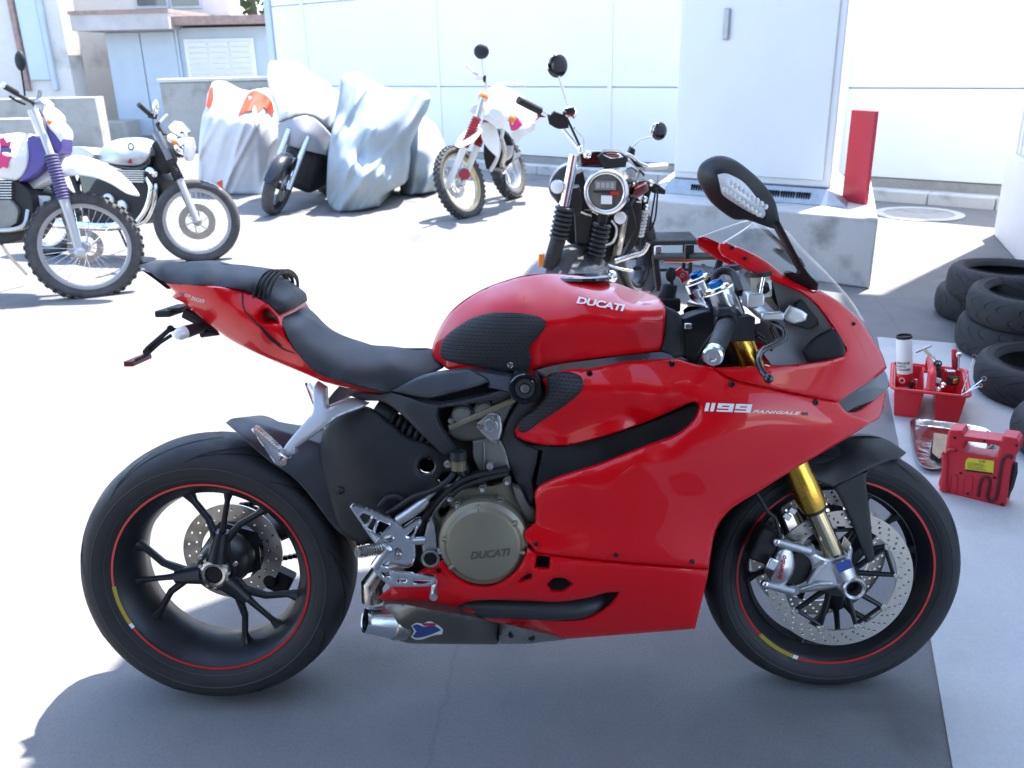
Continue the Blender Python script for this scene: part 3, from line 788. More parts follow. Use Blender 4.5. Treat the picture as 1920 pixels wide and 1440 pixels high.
# dark core behind the panels, airbox and radiator ducts
core = Skin(fr, R5([(20, 60), (640, 40), (860, 85), (1400, 230), (1560, 330), (1380, 470), (1180, 590), (960, 720), (850, 850), (820, 1120), (700, 1260), (100, 1290), (-60, 1180), (-60, 900), (60, 700), (10, 640), (20, 520), (120, 470), (10, 420)]), -.095, 14)
core.solid('inner_duct', M['blackplastic'], BIKE)
wall = Skin(fr, R2([(560, 1190), (760, 1205), (900, 1205), (1300, 1100), (1690, 950), (1690, 1040), (1560, 1150), (1100, 1320), (780, 1440), (720, 1440), (740, 1330), (760, 1230)]), C3(R2, [(560, 1190, -.125), (1690, 950, -.17), (1560, 1150, -.16), (1100, 1250, -.135), (780, 1440, -.14), (900, 1205, -.12)]), 6)
wall.panel('air_vent', M['blackplastic'], BIKE, .004)
pad('side_grip_pad', R2([(781, 798), (850, 766), (930, 762), (988, 784), (1005, 828), (990, 875), (940, 925), (860, 985), (760, 1050), (680, 1110), (640, 1125), (609, 1110), (613, 1075), (652, 1030), (722, 980), (768, 920), (788, 860)]), side)
for R, x, y in ((R2, 1041, 769), (R2, 1534, 711), (R5, 957, 155), (R5, 1360, 243), (R2, 1895, 833)):
    q = R([(x, y)])[0]
    if q[0] > 1366 and q[1] < 725 and R is R2: continue
    bolt(BIKE, (side.at([q], .001))[0], .0065)
for R, x, y in ((R5, 12, 936), (R5, 398, 988), (R5, 766, 1020)): bolt(BIKE, side.at(R([(x, y-10)]), .0)[0], .0055)
bolt(BIKE, belly.at(R4([(727, 1022)]), 0)[0], .006)
flat_patch('model_mark', R5([(1296, 291), (1324, 292), (1324, 306), (1294, 305)]), lambda q: side.at(q, .0012), M['dkprint'], BIKE, 4)
# "1199": two slanted bars and two squared nines
o_ = np.array(R5([(824, 285)])[0]); ux = np.array(R5([(1052, 293)])[0])-o_; uy = np.array(R5([(834, 245)])[0])-o_
def rects(L):
    m = MB()
    for x0, y0, x1, y1 in L:
        q = np.array([(x0+(x1-x0)*i/4, y) for i in range(5) for y in (y0, y1)])
        m.add(side.at(o_+np.outer(q[:, 0]/228, ux)+np.outer(q[:, 1]/100, uy), .0012), [(2*i, 2*i+1, 2*i+3, 2*i+2) for i in range(4)])
    return m
for x in (0, 27): rects([(x, 0, x+18, 100)]).build('number_digit', M['white'], BIKE, None)
for x in (58, 144): rects([(x, 74, x+78, 100), (x+56, 0, x+78, 74), (x, 38, x+22, 74), (x+22, 38, x+56, 58), (x, 0, x+56, 20)]).build('number_digit', M['white'], BIKE, None)
lettering('PANIGALE', R5([(1056, 293), (1284, 303), (1062, 279)]), lambda q: side.at(q, .0012), M['white'], BIKE, 'model_name', bold=.03, shear=.25, space=1.1)
bpy.data.objects['model_name']['label'] = 'white slanted model lettering'

# ---- belly exhaust
m = MB()
m.tube([b1(R4, x, y, d) for x, y, d in ((760, 1205, -.11), (900, 1215, -.125), (1100, 1225, -.13), (1300, 1232, -.135), (1450, 1225, -.13), (1560, 1190, -.115), (1680, 1130, -.08))], .0225, 14)
m.build('exhaust_shroud', M['dgrey'], BIKE, 60)
def mufflers():
    s = Skin(fr, R4([(500, 1188), (700, 1222), (1030, 1284), (1045, 1296), (1040, 1404), (1030, 1408), (640, 1405), (540, 1395), (420, 1330), (440, 1195)]), C3(R4, [(500, 1190, -.14), (1030, 1284, -.10), (1040, 1404, -.07), (640, 1405, -.1), (420, 1330, -.12), (440, 1195, -.13), (700, 1310, -.165), (900, 1330, -.155), (540, 1300, -.16)]), 6, edge=(6, .008))
    s.solid('silencer', M['carbon'], BIKE, 50, y0=-.06)
    return s
mf = mufflers()
can = Skin(fr, R4([(1040, 1292), (1130, 1315), (1250, 1345), (1340, 1366), (1400, 1382), (1300, 1392), (1180, 1405), (1042, 1404)]), C3(R4, [(1040, 1292, -.105), (1400, 1382, -.085), (1042, 1404, -.075), (1150, 1360, -.145), (1250, 1365, -.13)]), 5)
can.solid('heat_shield', M['steel'], BIKE, 50, y0=-.05)
for x, y in ((1105, 1358), (1210, 1372)): 
    q = can.at(R4([(x, y)]), .0005)[0]; bolt(BIKE, q, .008, 'enginedk', .002)
a = b1(R4, 365, 1285, -.145); b = b1(R4, 470, 1215, -.135)
d = V(b-a).normalized()
ax = V(fr.b(*R4([(500, 1290)])[0], -.12)-a).normalized()
a = V(a)
m = MB(); m.lathe([(-.008, .024), (-.010, .0265), (-.004, .0285), (.0, .0285), (.045, .036), (.06, .038)], a, ax, 28); m.lathe([(-.008, .024), (.03, .024), (.03, 0)], a, ax, 28)
m.build('exhaust_tip', M['alu_bright'], BIKE, 40)
m = MB(); m.lathe([(.0, .0238), (.028, .0238), (.028, 0)], a, ax, 28); m.build('exhaust_bore', M['groove'], BIKE)
m = MB(); m.lathe([(.055, .0375), (.058, .0405), (.085, .0405), (.09, .038)], a, ax, 28); m.build('exhaust_collar', M['steel'], BIKE)
# shield emblem sticker on the silencer
sp = lambda q, o=.0012: mf.at(q, o)
flat_patch('silencer_emblem', R4([(585, 1310), (612, 1296), (640, 1300), (680, 1288), (720, 1305), (750, 1330), (745, 1355), (700, 1362), (650, 1380), (610, 1384), (582, 1370), (600, 1340)]), lambda q: sp(q, .0012), M['white'], BIKE, 3)
flat_patch('silencer_emblem', R4([(590, 1312), (615, 1304), (650, 1316), (700, 1310), (740, 1334), (700, 1352), (650, 1368), (608, 1374), (592, 1366), (612, 1340)]), lambda q: sp(q, .0020), M['blueprint'], BIKE, 3)
flat_patch('silencer_emblem', R4([(640, 1298), (708, 1298), (715, 1310), (650, 1312)]), lambda q: sp(q, .0026), M['redprint'], BIKE, 3)

# ---- frame, subframe, brackets
sub = Skin(fr, R4([(250, 108), (330, 98), (430, 102), (470, 92), (560, 118), (720, 160), (900, 128), (1130, 62), (1150, 42), (1200, 40), (1222, 76), (1195, 112), (1130, 118), (900, 158), (770, 176), (722, 186), (722, 240), (760, 320), (815, 404), (790, 425), (752, 425), (640, 320), (540, 220), (440, 150), (330, 140)]),
    C3(R4, [(250, 108, -.09), (430, 102, -.105), (720, 160, -.135), (900, 140, -.15), (1175, 76, -.16), (790, 410, -.14), (722, 240, -.145), (560, 160, -.13)]), 5, edge=(5, .006))
sub.panel('subframe', M['dgrey'], BIKE, .03)
cov = Skin(fr, R4([(470, 92), (560, 50), (640, 18), (720, -2), (880, -22), (905, -14), (980, 30), (985, 46), (930, 68), (820, 98), (690, 128), (640, 126)]),
    C3(R4, [(470, 92, -.118), (640, 18, -.125), (880, -22, -.13), (985, 40, -.158), (690, 128, -.148), (760, 60, -.15)]), 5, edge=(5, .006))
cov.panel('seat_side_cover', M['dgrey'], BIKE, .02)
arm = Skin(fr, R2([(300, 748), (400, 757), (570, 782), (640, 800), (690, 800), (700, 850), (640, 905), (500, 870), (430, 855), (432, 820), (360, 775)]), C3(R2, [(300, 748, -.118), (570, 782, -.14), (660, 850, -.16), (430, 840, -.15)]), 5, edge=(5, .006))
arm.panel('subframe_arm', M['dgrey'], BIKE, .03)
pv = b1(R4, 1175, 76, -.168)
m = MB(); m.lathe([(.05, .034), (-.004, .034), (-.010, .030), (-.010, .024), (-.004, .022)], pv, n=32); m.build('frame_boss', M['blacktrim'], BIKE)
m = MB(); m.lathe([(.0, .021), (-.006, .021), (-.006, .012), (.004, .010), (.004, 0)], pv, n=24); m.build('frame_bolt', M['dgrey'], BIKE)
m = MB(); m.lathe([(-.002, .010), (-.008, .0095), (-.008, .0055), (-.003, .005), (-.003, 0)], pv, n=20); m.build('frame_bolt', M['steel'], BIKE)
fsp = Skin(fr, R4([(1235, 60), (1270, 85), (1285, 130), (1270, 180), (1180, 240), (1130, 290), (1125, 330), (1180, 372), (1245, 400), (1235, 470), (1215, 560), (1225, 640), (1205, 690), (1150, 600), (1100, 500), (1070, 400), (1050, 345), (1080, 260), (1135, 160), (1160, 120)]),
    C3(R4, [(1235, 60, -.135), (1285, 130, -.125), (1130, 290, -.13), (1245, 400, -.14), (1205, 690, -.14), (1070, 400, -.12), (1100, 500, -.125)]), 5, edge=(5, .005))
fsp.panel('frame_side', M['dgrey'], BIKE, .03)
pbr = Skin(fr, R1([(1112, 850), (1132, 820), (1190, 858), (1196, 968), (1330, 924), (1443, 952), (1400, 978), (1262, 1032), (1170, 1102), (1005, 1222), (1010, 1250), (962, 1270), (920, 1242), (960, 1180), (1060, 1060), (1108, 1000)]),
    C3(R1, [(1132, 820, -.105), (1443, 952, -.11), (1190, 980, -.145), (960, 1240, -.19)]), 5, edge=(6, .006))
o = pbr.panel('passenger_peg_bracket', M['silverpaint'], BIKE, .016); mirror_copy(o)
peg = Skin(fr, R1([(740, 1105), (752, 1094), (772, 1100), (900, 1215), (915, 1240), (968, 1282), (925, 1335), (882, 1312), (868, 1290)]), C3(R1, [(740, 1105, -.235), (915, 1240, -.205), (925, 1335, -.2)]), 4, edge=(4, .004))
o = peg.panel('passenger_peg', M['alu_bright'], BIKE, .02); mirror_copy(o)
m = MB()
for k in range(11):
    u = k/10; q = R1([(768+(905-768)*u, 1112+(1228-1112)*u)])[0]; p = fr.b(*q, -.235+.03*u)
    m.box((p[0], p[1]-.002, p[2]), (.005, .006, .008))
m.build('peg_teeth', M['alu'], BIKE, kind='stuff')
bolt(BIKE, b1(R1, 935, 1300, -.212), .008, 'steel')

# ---- tail bracket with indicator
m = MB()
P_ = lambda x, y, d: b1(R1, x, y, d)
m.tube([P_(340, 405, -.03), P_(470, 470, -.03), P_(520, 520, -.03), P_(440, 520, -.03)], .013, 8, flat=1)
m.build('tail_bracket', M['blackplastic'], BIKE)
m = MB()
for dy in (-.045, .045):
    m.tube([P_(450, 480, dy), P_(330, 520, dy), P_(255, 500, dy), P_(110, 625, dy)], .0055, 8)
    m.tube([P_(260, 540, dy), P_(190, 585, dy), P_(108, 660, dy), P_(45, 690, dy)], .004, 8)
m.tube([P_(255, 500, -.06), P_(255, 500, .06)], .008, 8); m.tube([P_(110, 640, -.06), P_(110, 640, .06)], .008, 8)
m.build('plate_holder', M['enginedk'], BIKE)
m = MB(); m.box(P_(275, 390, -.0), (.034, .13, .014)); m.box(P_(320, 378, 0), (.03, .09, .012)); m.build('plate_light', M['blackplastic'], BIKE, bevel=.003)
m = MB(); m.box(P_(60, 688, -.0), (.022, .10, .012)); m.build('rear_reflector', M['dkprint'], BIKE, bevel=.002)
for sg in (-1, 1):
    a = P_(440, 490, -.05); b = P_(340, 522, -.09); a[1] *= -sg; b[1] *= -sg
    a = V(a); b = V(b); dd = (b-a).normalized()
    m = MB(); m.tube([a, b], [.012, .0145], 12); st = m.build('indicator_stalk', M['blackplastic'], BIKE)
    m = MB(); m.lathe([(0, .0145), (.014, .0140), (.022, .010), (.026, 0)], b, dd, 16); m.build('indicator_lens', M['clearlens'], st)
# ---- engine
def plate(name, R, pts, ctrl, mat, thick=.02, step=5, edge=(4, .004), holes=(), parent=None, label=None, mir=False):
    c = C3(R, ctrl) if isinstance(ctrl, list) else ctrl
    s = Skin(fr, R(pts), c, step, holes=[R(h) for h in holes], edge=edge)
    o = s.panel(name, M[mat], parent or BIKE, thick, label=label)
    if mir: mirror_copy(o)
    return s
eb = Skin(fr, R4([(690, 165), (900, 130), (1150, 120), (1240, 400), (1230, 800), (1180, 1050), (960, 1110), (760, 1060), (640, 1020), (600, 900), (640, 740), (745, 620), (800, 480), (770, 380)]), -.085, 10)
eb.solid('engine_block', M['enginedk'], BIKE)
plate('cylinder_head', R4, [(775, 312), (782, 250), (800, 195), (832, 166), (880, 172), (905, 188), (925, 158), (965, 140), (1000, 146), (1030, 120), (1100, 105), (1150, 120), (1105, 190), (1062, 300), (1082, 345), (980, 352), (860, 352), (800, 335)], [(775, 312, -.108), (900, 170, -.11), (1150, 120, -.12), (1062, 300, -.112), (860, 352, -.108), (960, 250, -.115)], 'engine', .04, edge=(7, .008))
for cx_, cy_, r_ in ((845, 215, 42), (965, 190, 44)):
    m = MB(); m.lathe([(.02, .0205), (-.006, .0205), (-.011, .016), (-.011, 0)], b1(R4, cx_, cy_, -.116), n=28); m.build('cam_cover', M['engine'], BIKE)
m = MB()
for x0, y0, x1, y1, w in ((778, 288, 1142, 128, .011),):
    a = V(b1(R4, x0, y0, -.128)); b = V(b1(R4, x1, y1, -.134)); d = (b-a).normalized(); n = Vector((-d.z, 0, d.x))
    m.prism([a-n*w*.6, b-n*w*.6, b+n*w*.6, a+n*w*.6], (0, .02, 0))
m.build('head_flange', M['olive'], BIKE, bevel=.003)
plate('belt_cover', R4, [(902, 350), (985, 335), (1050, 345), (1078, 400), (1102, 500), (1030, 520), (940, 508), (908, 440)], [(902, 350, -.118), (1050, 345, -.122), (1102, 500, -.125), (940, 508, -.12)], 'engine', .03, edge=(6, .006))
m = MB(); m.tube([b1(R4, 962, 350, -.121), b1(R4, 966, 510, -.122)], .0022, 6); m.build('cover_rib', M['engine'], BIKE)
wp = plate('pump_cover', R4, [(962, 228), (985, 210), (1015, 204), (1050, 222), (1058, 290), (1042, 350), (1005, 364), (975, 340), (930, 292), (922, 262)], -.138, 'alu', .02, 4, (4, .004))
m = MB(); m.lathe([(.0, .0165), (-.006, .015), (-.006, .010), (-.002, .009), (-.002, 0)], b1(R4, 995, 275, -.138), n=24); m.build('pump_boss', M['alu'], BIKE)
for x, y in ((1020, 232), (937, 276), (1025, 352), (790, 245)): bolt(BIKE, b1(R4, x, y, -.139), .0065, 'steel')
cyl = b1(R4, 995, 470, -.125); m = MB(); m.cyl(cyl, cyl+np.array([0, -.02, 0]), .008); m.build('sensor', M['alu'], BIKE)
cc = plate('crankcase', R4, [(690, 742), (740, 670), (800, 620), (900, 590), (1000, 580), (1060, 560), (1110, 570), (1150, 640), (1200, 720), (1232, 745), (1225, 790), (1180, 812), (1160, 900), (1100, 1040), (960, 1095), (800, 1040), (740, 960), (720, 850)],
    [(690, 742, -.125), (900, 590, -.13), (1110, 570, -.125), (1232, 760, -.13), (960, 880, -.14), (960, 1095, -.14)], 'olive', .04, 6, (7, .01), holes=[[(728, 715), (755, 680), (790, 690), (770, 735), (740, 748)]])
c0 = b1(R4, 960, 884, -.172); CR = .0975
m = MB(); m.lathe([(.04, CR), (.008, CR), (.0, CR-.003), (-.004, CR-.009), (-.006, CR-.013)], c0, n=72); m.lathe([(-.006, CR-.013), (-.0145, CR-.019), (-.0165, CR-.024), (-.017, 0)], c0, n=72)
cl = m.build('clutch_cover', M['olive'], BIKE, 22)
for k, A in enumerate((95, 35, -12, 170, 215)):
    a = math.radians(A); d = Vector((math.cos(a), 0, math.sin(a)))
    m = MB(); p = V(c0)+d*(CR-.017); m.box(p+Vector((0, -.010, 0)), (.022, .010, .009), Matrix.Rotation(-a, 3, 'Y')); m.build('cover_lug', M['olive'], cl, bevel=.003)
pl = lambda q: fr.B(q, c0[1]-.0182)
lettering('DUCATI', R4([(893, 968), (1100, 948), (893, 928)]), pl, mk('olive_embossed', (.125, .115, .08), .5, .4), cl, 'embossed_lettering', bold=.02, shear=.2)
for x, y in ((785, 650), (825, 685), (1045, 665), (955, 600), (1083, 563), (735, 920), (885, 1068), (1092, 1045)):
    p = b1(R4, x, y, -.158); m = MB(); m.cyl(p, p+np.array([0, .02, 0]), .0085, 12); m.build('cover_boss', M['olive'], BIKE)
    bolt(BIKE, p-np.array([0, .003, 0]), .0068, 'alu_bright', .005)
plate('oil_gallery', R4, [(1110, 585), (1150, 600), (1200, 690), (1228, 720), (1225, 775), (1190, 770), (1140, 680)], -.148, 'engine', .02)
m = MB()
for pts in ([(805, 520, -.16), (760, 570, -.168), (690, 612, -.17), (600, 640, -.165), (520, 690, -.155), (440, 740, -.14)], [(1092, 500, -.14), (980, 520, -.15), (880, 545, -.158), (800, 590, -.16), (720, 670, -.15), (660, 740, -.14), (640, 820, -.13)], [(1090, 520, -.14), (980, 545, -.152), (890, 575, -.158), (820, 610, -.16), (750, 690, -.152)], [(840, 500, -.15), (860, 540, -.15), (960, 560, -.148)], [(420, 690, -.15), (460, 645, -.15), (520, 640, -.15), (545, 660, -.15)]):
    m = MB(); m.tube(catmull([b1(R4, *q) for q in pts], False, .012), .0062, 8); m.build('engine_hose', M['rubhose'], BIKE, 60)
plate('wiring_bracket', R4, [(870, 530), (1085, 480), (1092, 510), (1060, 535), (880, 565)], -.135, 'blackplastic', .02)
# rear brake reservoir, master cylinder
m = MB(); a = V(b1(R4, 832, 500, -.158)); b = V(b1(R4, 830, 448, -.158)); c = V(b1(R4, 828, 405, -.158))
m.tube([a, b], .0165, 18); rr = m.build('rear_reservoir', mk('olive_reservoir', (.13, .11, .06), .35), BIKE)
m = MB(); m.tube([b, b+(c-b)*.25, c], [.0185, .019, .018], 18); m.build('reservoir_cap', M['blackplastic'], rr)
bolt(BIKE, b1(R4, 775, 473, -.16), .009, 'steel')
m = MB(); m.tube([b1(R4, 668, 655, -.165), b1(R4, 640, 680, -.165), b1(R4, 580, 725, -.165), b1(R4, 515, 765, -.165)], [.008, .012, .0125, .011], 14); m.tube([b1(R4, 705, 610, -.165), b1(R4, 660, 655, -.165)], .006, 10); m.build('brake_master', M['alu'], BIKE)
# rearset
hp = plate('heel_guard', R4, [(267, 697), (275, 682), (292, 676), (470, 745), (546, 800), (612, 756), (632, 756), (638, 775), (603, 845), (608, 950), (592, 1000), (560, 1012), (475, 985), (445, 1022), (395, 1018), (378, 988), (425, 905), (385, 870)], [(267, 697, -.185), (640, 770, -.165), (560, 1012, -.17), (395, 1018, -.18)], 'alu_bright', .010, 4, (3, .002),
    holes=[[(318, 742), (335, 724), (378, 742), (345, 788)], [(388, 752), (404, 758), (386, 818), (358, 802)], [(418, 766), (474, 788), (428, 838), (398, 826)], [(452, 862), (494, 848), (470, 872), (448, 880)], [(562, 842), (612, 792), (596, 830), (572, 858)]])
m = MB(); m.tube([b1(R4, 470, 905, -.17), b1(R4, 385, 915, -.215), b1(R4, 305, 930, -.245)], [.012, .0115, .0105], 12); m.build('foot_peg', M['engine'], BIKE)
m = MB()
for k in range(9):
    u = .3+.65*k/8; p = b1(R4, 470-165*u, 905+25*u, -.17-.09*u); m.lathe([(-.002, .0132), (.002, .0132)], p, V(b1(R4, 305, 930, -.26)-b1(R4, 470, 905, -.17)), 12)
m.build('peg_knurl', M['steel'], BIKE, kind='stuff')
plate('brake_pedal', R4, [(372, 1000), (395, 985), (425, 1005), (475, 1022), (520, 1034), (650, 1050), (712, 1060), (722, 1080), (716, 1102), (640, 1108), (485, 1104), (420, 1062)], [(372, 1000, -.19), (720, 1080, -.20), (485, 1104, -.19)], 'alu_bright', .010, 4, (3, .002),
    holes=[[(430, 1034), (470, 1030), (478, 1062), (445, 1058)], [(516, 1062), (560, 1068), (556, 1084), (512, 1082)], [(598, 1074), (682, 1080), (650, 1092), (600, 1088)]])
p = b1(R4, 708, 1112, -.2); m = MB(); m.cyl(p, p+np.array([0, -.035, -.006]), .0085, 14); m.build('pedal_tip', M['alu_bright'], BIKE)
for x, y in ((388, 920), (400, 1002), (515, 950)): bolt(BIKE, b1(R4, x, y, -.186), .008, 'steel')
m = MB(); m.tube([b1(R4, 395, 1005, -.198), b1(R4, 465, 905, -.198)], .010, 12); m.build('pedal_arm', M['alu_bright'], BIKE)
plate('rearset_bracket', R4, [(690, 752), (706, 790), (716, 850), (722, 935), (650, 940), (640, 900), (655, 830), (668, 780)], -.155, 'alu', .02)
m = MB(); m.tube([b1(R4, 590, 872, -.16), b1(R4, 660, 868, -.16)], .009, 12); m.build('pivot_shaft', M['alu'], BIKE)
m = MB(); m.lathe([(.02, .021), (-.004, .021), (-.006, .018), (-.004, .0145), (.01, .0145)], b1(R4, 685, 962, -.158), n=28); m.build('oil_filler', M['engine'], BIKE)
m = MB(); m.lathe([(-.001, .014), (-.001, 0)], b1(R4, 685, 962, -.155), n=20); m.build('oil_window', M['groove'], BIKE)
m = MB(); m.tube([b1(R4, 385, 1180, -.06), b1(R4, 380, 1100, -.06), b1(R4, 430, 1030, -.05), b1(R4, 560, 990, -.05)], .026, 16); m.build('exhaust_pipe', M['steel'], BIKE, 60)
m = MB(); m.tube([b1(R4, 300, 925, -.10), b1(R4, 350, 930, -.12), b1(R4, 385, 915, -.16)], .009, 10); m.build('brake_light_switch', M['enginedk'], BIKE)
plate('dark_backing', R4, [(370, 800), (440, 720), (560, 640), (700, 600), (760, 560), (800, 700), (760, 960), (620, 1040), (480, 1010), (400, 930), (360, 860)], -.05, 'enginedk', .03)  # dark plates added to close gaps where bright ground showed through
plate('dark_backing', R4, [(600, 430), (760, 430), (820, 560), (760, 600), (700, 520), (640, 505)], -.02, 'enginedk', .02)
plate('dark_seat_backing', R4, [(420, 104), (640, 50), (900, 10), (1000, 25), (1160, 60), (900, 140), (720, 175), (560, 150)], -.085, 'blackplastic', .03)  # dark plate added behind the bright gap below the seat cover
# side stand on the far side
m = MB(); Wm = fr.M.T; foot = Wm@np.array([.66, .36, .008]); m.tube([(.70, .12, .24), foot], [.014, .012], 10); m.box(foot, (.07, .045, .012)); m.build('side_stand', M['blackplastic'], BIKE)

# ---- front end
A0 = V(fr.b(1350, 552, -.105)); A1 = V(fr.b(*R6([(792, 730)])[0], -.105)); FA = (A1-A0).normalized(); UP = -FA
for sg in (1, -1):
    Y = lambda p: Vector((p[0], p[1]*sg, p[2]))
    Lf = (A1-A0).length
    g = lambda t: Y(A0+FA*t)
    tb = (V(fr.b(*R6([(690, 470)])[0], -.105))-A0).length
    m = MB(); m.tube([g(.02), g(.12), g(.30), g(tb-.085), g(tb-.075), g(tb-.02), g(tb)], [.0262, .0265, .0272, .0285, .0302, .0305, .0275], 32); lg = m.build('fork_tube', M['gold'], BIKE, 30)
    m = MB(); m.tube([g(tb-.004), g(tb+.008)], .0265, 28); m.build('dust_seal', M['rubhose'], lg)
    m = MB(); m.tube([g(tb), g(Lf+.04)], .0215, 28); m.build('stanchion', M['goldstan'], lg)
    m = MB(); m.lathe([(-.055, .032), (.0, .034), (.010, .034), (.012, .031)], g(0), UP, 36); m.build('fork_clamp', M['alu_bright'], BIKE, 30)
    m = MB(); m.lathe([(.008, .030), (.014, .029), (.014, .026), (.010, .026)], g(0), UP, 32); m.build('fork_ring', M['gold'], BIKE)
    m = MB(); m.lathe([(.008, .027), (.018, .026), (.020, .022), (.020, 0)], g(0), UP, 32); m.build('fork_cap', M['alu_bright'], BIKE)
    m = MB(); m.lathe([(.018, .0165), (.029, .0165), (.031, .014), (.031, .006), (.026, .006), (.026, 0)], g(0), UP, 6); m.build('cap_hex', M['blue'], BIKE, 20)
    if sg < 0:      # the left bar end with its lever guard and red lever
        m = MB(); m.tube([V(A0)*1+Vector((0, -2*A0.y, 0))+FA*.05, V(fr.b(1352, 480, .16)), V(fr.b(1228, 481, .36))], [.011, .010, .010], 14); hb = m.build('handlebar', M['enginedk'], BIKE)
        m = MB(); m.tube([V(fr.b(1228, 481, .36)), V(fr.b(1236, 545, .36))], .009, 10); m.build('lever_guard', M['blackplastic'], hb)
        m = MB(); m.box(V(fr.b(1234, 472, .355)), (.02, .02, .03)); m.build('bar_end', M['alu'], hb, bevel=.003)
        m = MB(); m.box(V(fr.b(1292, 472, .25)), (.022, .02, .035)); m.build('lever_clamp', M['blackplastic'], hb, bevel=.003)
        m = MB(); m.tube([V(fr.b(1246, 489, .34)), V(fr.b(1290, 489, .29)), V(fr.b(1326, 485, .24))], [.006, .007, .006], 10, flat=.7); m.build('clutch_lever', M['redlens'], hb)
        m = MB(); m.tube(catmull([V(fr.b(*q)) for q in ((1318, 498, .2), (1330, 512, .12), (1340, 528, .05))], False, .01), .005, 8); m.build('clutch_hose', M['rubhose'], hb)
        continue
    # handlebar
    e = fr.b(1338, 664, -.335); s0 = V(A0)+FA*.045; s0 = np.array([s0.x, s0.y-.02, s0.z])
    e[1] *= sg; s0[1] *= sg; e = V(e); s0 = V(s0); dv = (e-s0).normalized(); Lb = (e-s0).length
    m = MB(); m.tube([s0, e], .011, 16); hb = m.build('handlebar', M['enginedk'], BIKE)
    m = MB(); m.lathe([(-.022, .031), (.012, .031)], g(.062), UP, 30); m.box(s0, (.03, .03, .03)); m.build('clip_on_clamp', M['alu'], hb, bevel=.003)
    m = MB(); m.tube([s0+dv*(Lb-.155), s0+dv*(Lb-.15), s0+dv*(Lb-.03), s0+dv*(Lb-.008)], [.0165, .0195, .0175, .0172], 24); gp = m.build('grip', M['rubber'], hb)
    m = MB(); m.lathe([(-.008, .016), (-.006, .0195), (.012, .0195), (.016, .016), (.016, .009), (.010, .008), (.010, 0)], e, dv, 24); m.build('bar_end', M['alu_bright'], hb, 30)
    a_ = s0+dv*(Lb-.19)
    m = MB(); m.lathe([(-.022, .022), (-.018, .027), (.016, .027), (.022, .021)], a_, dv, 20); m.box(a_+Vector((.018, -.0*sg, -.014)), (.062, .055, .05)); m.box(a_+Vector((-.012, .0, .018)), (.03, .04, .02)); m.build('switch_housing', M['blackplastic'], hb, bevel=.004)
    # master cylinder and lever, reservoir
    yb = lambda x, y, d: V(fr.b(x, y, d)*np.array([1, sg, 1]))
    m = MB(); m.tube([yb(1400, 560, -.150), yb(1425, 578, -.175), yb(1450, 600, -.20)], [.013, .017, .014], 16); m.box(yb(1412, 562, -.165), (.035, .05, .03)); m.box(yb(1446, 592, -.205), (.045, .03, .016)); m.build('master_cylinder', M['alu'], hb, bevel=.004)
    m = MB(); m.cyl(yb(1425, 555, -.168), yb(1432, 520, -.168), .004); m.build('banjo', M['alu_bright'], hb)
    m = MB(); m.tube(catmull([yb(*q) for q in ((1448, 606, -.205), (1468, 618, -.225), (1470, 634, -.245), (1448, 648, -.27), (1428, 658, -.29), (1422, 678, -.325), (1430, 698, -.345), (1441, 709, -.355))], False, .01), .0062, 10); m.sphere(yb(1441, 710, -.356), .0095, 12); m.tube([yb(1452, 612, -.205), yb(1462, 634, -.215)], .012, 10)
    m.build('brake_lever' if sg > 0 else 'clutch_lever', M['blacktrim'] if sg > 0 else M['blacktrim'], hb, 60)
    r0 = yb(1428, 556, -.135); r1 = yb(1426, 518, -.135)
    m = MB(); m.tube([r0, r1], .0205 if sg > 0 else .015, 20); rs = m.build('fluid_reservoir', M['fluid'], hb)
    m = MB(); m.tube([r1, r1+(r1-r0)*.22], .022 if sg > 0 else .018, 20); m.build('reservoir_cap', M['blackplastic'], rs)
    if sg > 0:
        m = MB(); m.lathe([((r1-r0).length*.35, .0212), ((r1-r0).length*.8, .0212)], r0, r1-r0, 10, a0=0.2, a1=2*PI*.5); m.build('reservoir_label', M['white'], rs)
        m = MB(); m.tube([yb(1430, 535, -.155), yb(1432, 545, -.165)], .012, 14); m.build('reservoir_hose', M['rubhose'], rs)
tm = MB(); a = A0+FA*.035; b = Vector((a.x, -a.y, a.z)); hc = (a+b)/2
tm.tube([a, a*.7+hc*.3+Vector((-.012, 0, 0)), hc+Vector((-.03, 0, 0)), b*.7+hc*.3+Vector((-.012, 0, 0)), b], [.03, .026, .034, .026, .03], 16, flat=.5)
tm.build('top_yoke', M['alu_bright'], BIKE, 50)
m = MB(); kl = V(fr.b(1256, 532, .02)); m.tube([kl+Vector((-.01, 0, -.05)), kl], [.02, .018], 16); m.box(kl+Vector((-.03, 0, -.045)), (.10, .06, .03)); m.build('ignition_lock', M['blackplastic'], BIKE, bevel=.004)
m = MB(); q = hc+Vector((-.035, 0, 0)); m.lathe([(-.19, .042), (-.02, .045), (.0, .04)], q, UP, 28); m.build('steering_head', M['enginedk'], BIKE)
m = MB(); m.lathe([(.0, .016), (.03, .016), (.03, .010), (.034, .010)], q, UP, 20); m.build('yoke_nut', M['alu_bright'], BIKE)
m = MB(); lo_ = FA*.22; m.tube([a+lo_, hc+lo_+Vector((-.03, 0, 0)), b+lo_], [.036, .034, .036], 14, flat=.6); m.build('lower_yoke', M['alu'], BIKE)
m = MB(); m.box(V(b1(R3, 390, 1250, -.13)), (.016, .012, .012)); m.build('stop_bolt', M['alu_bright'], BIKE, bevel=.002)
plate('steering_cover', R3, [(355, 1200), (500, 1150), (560, 1150), (600, 1200), (600, 1330), (540, 1440), (440, 1500), (340, 1450)], -.09, 'blackplastic', .05, 4)
m = MB()
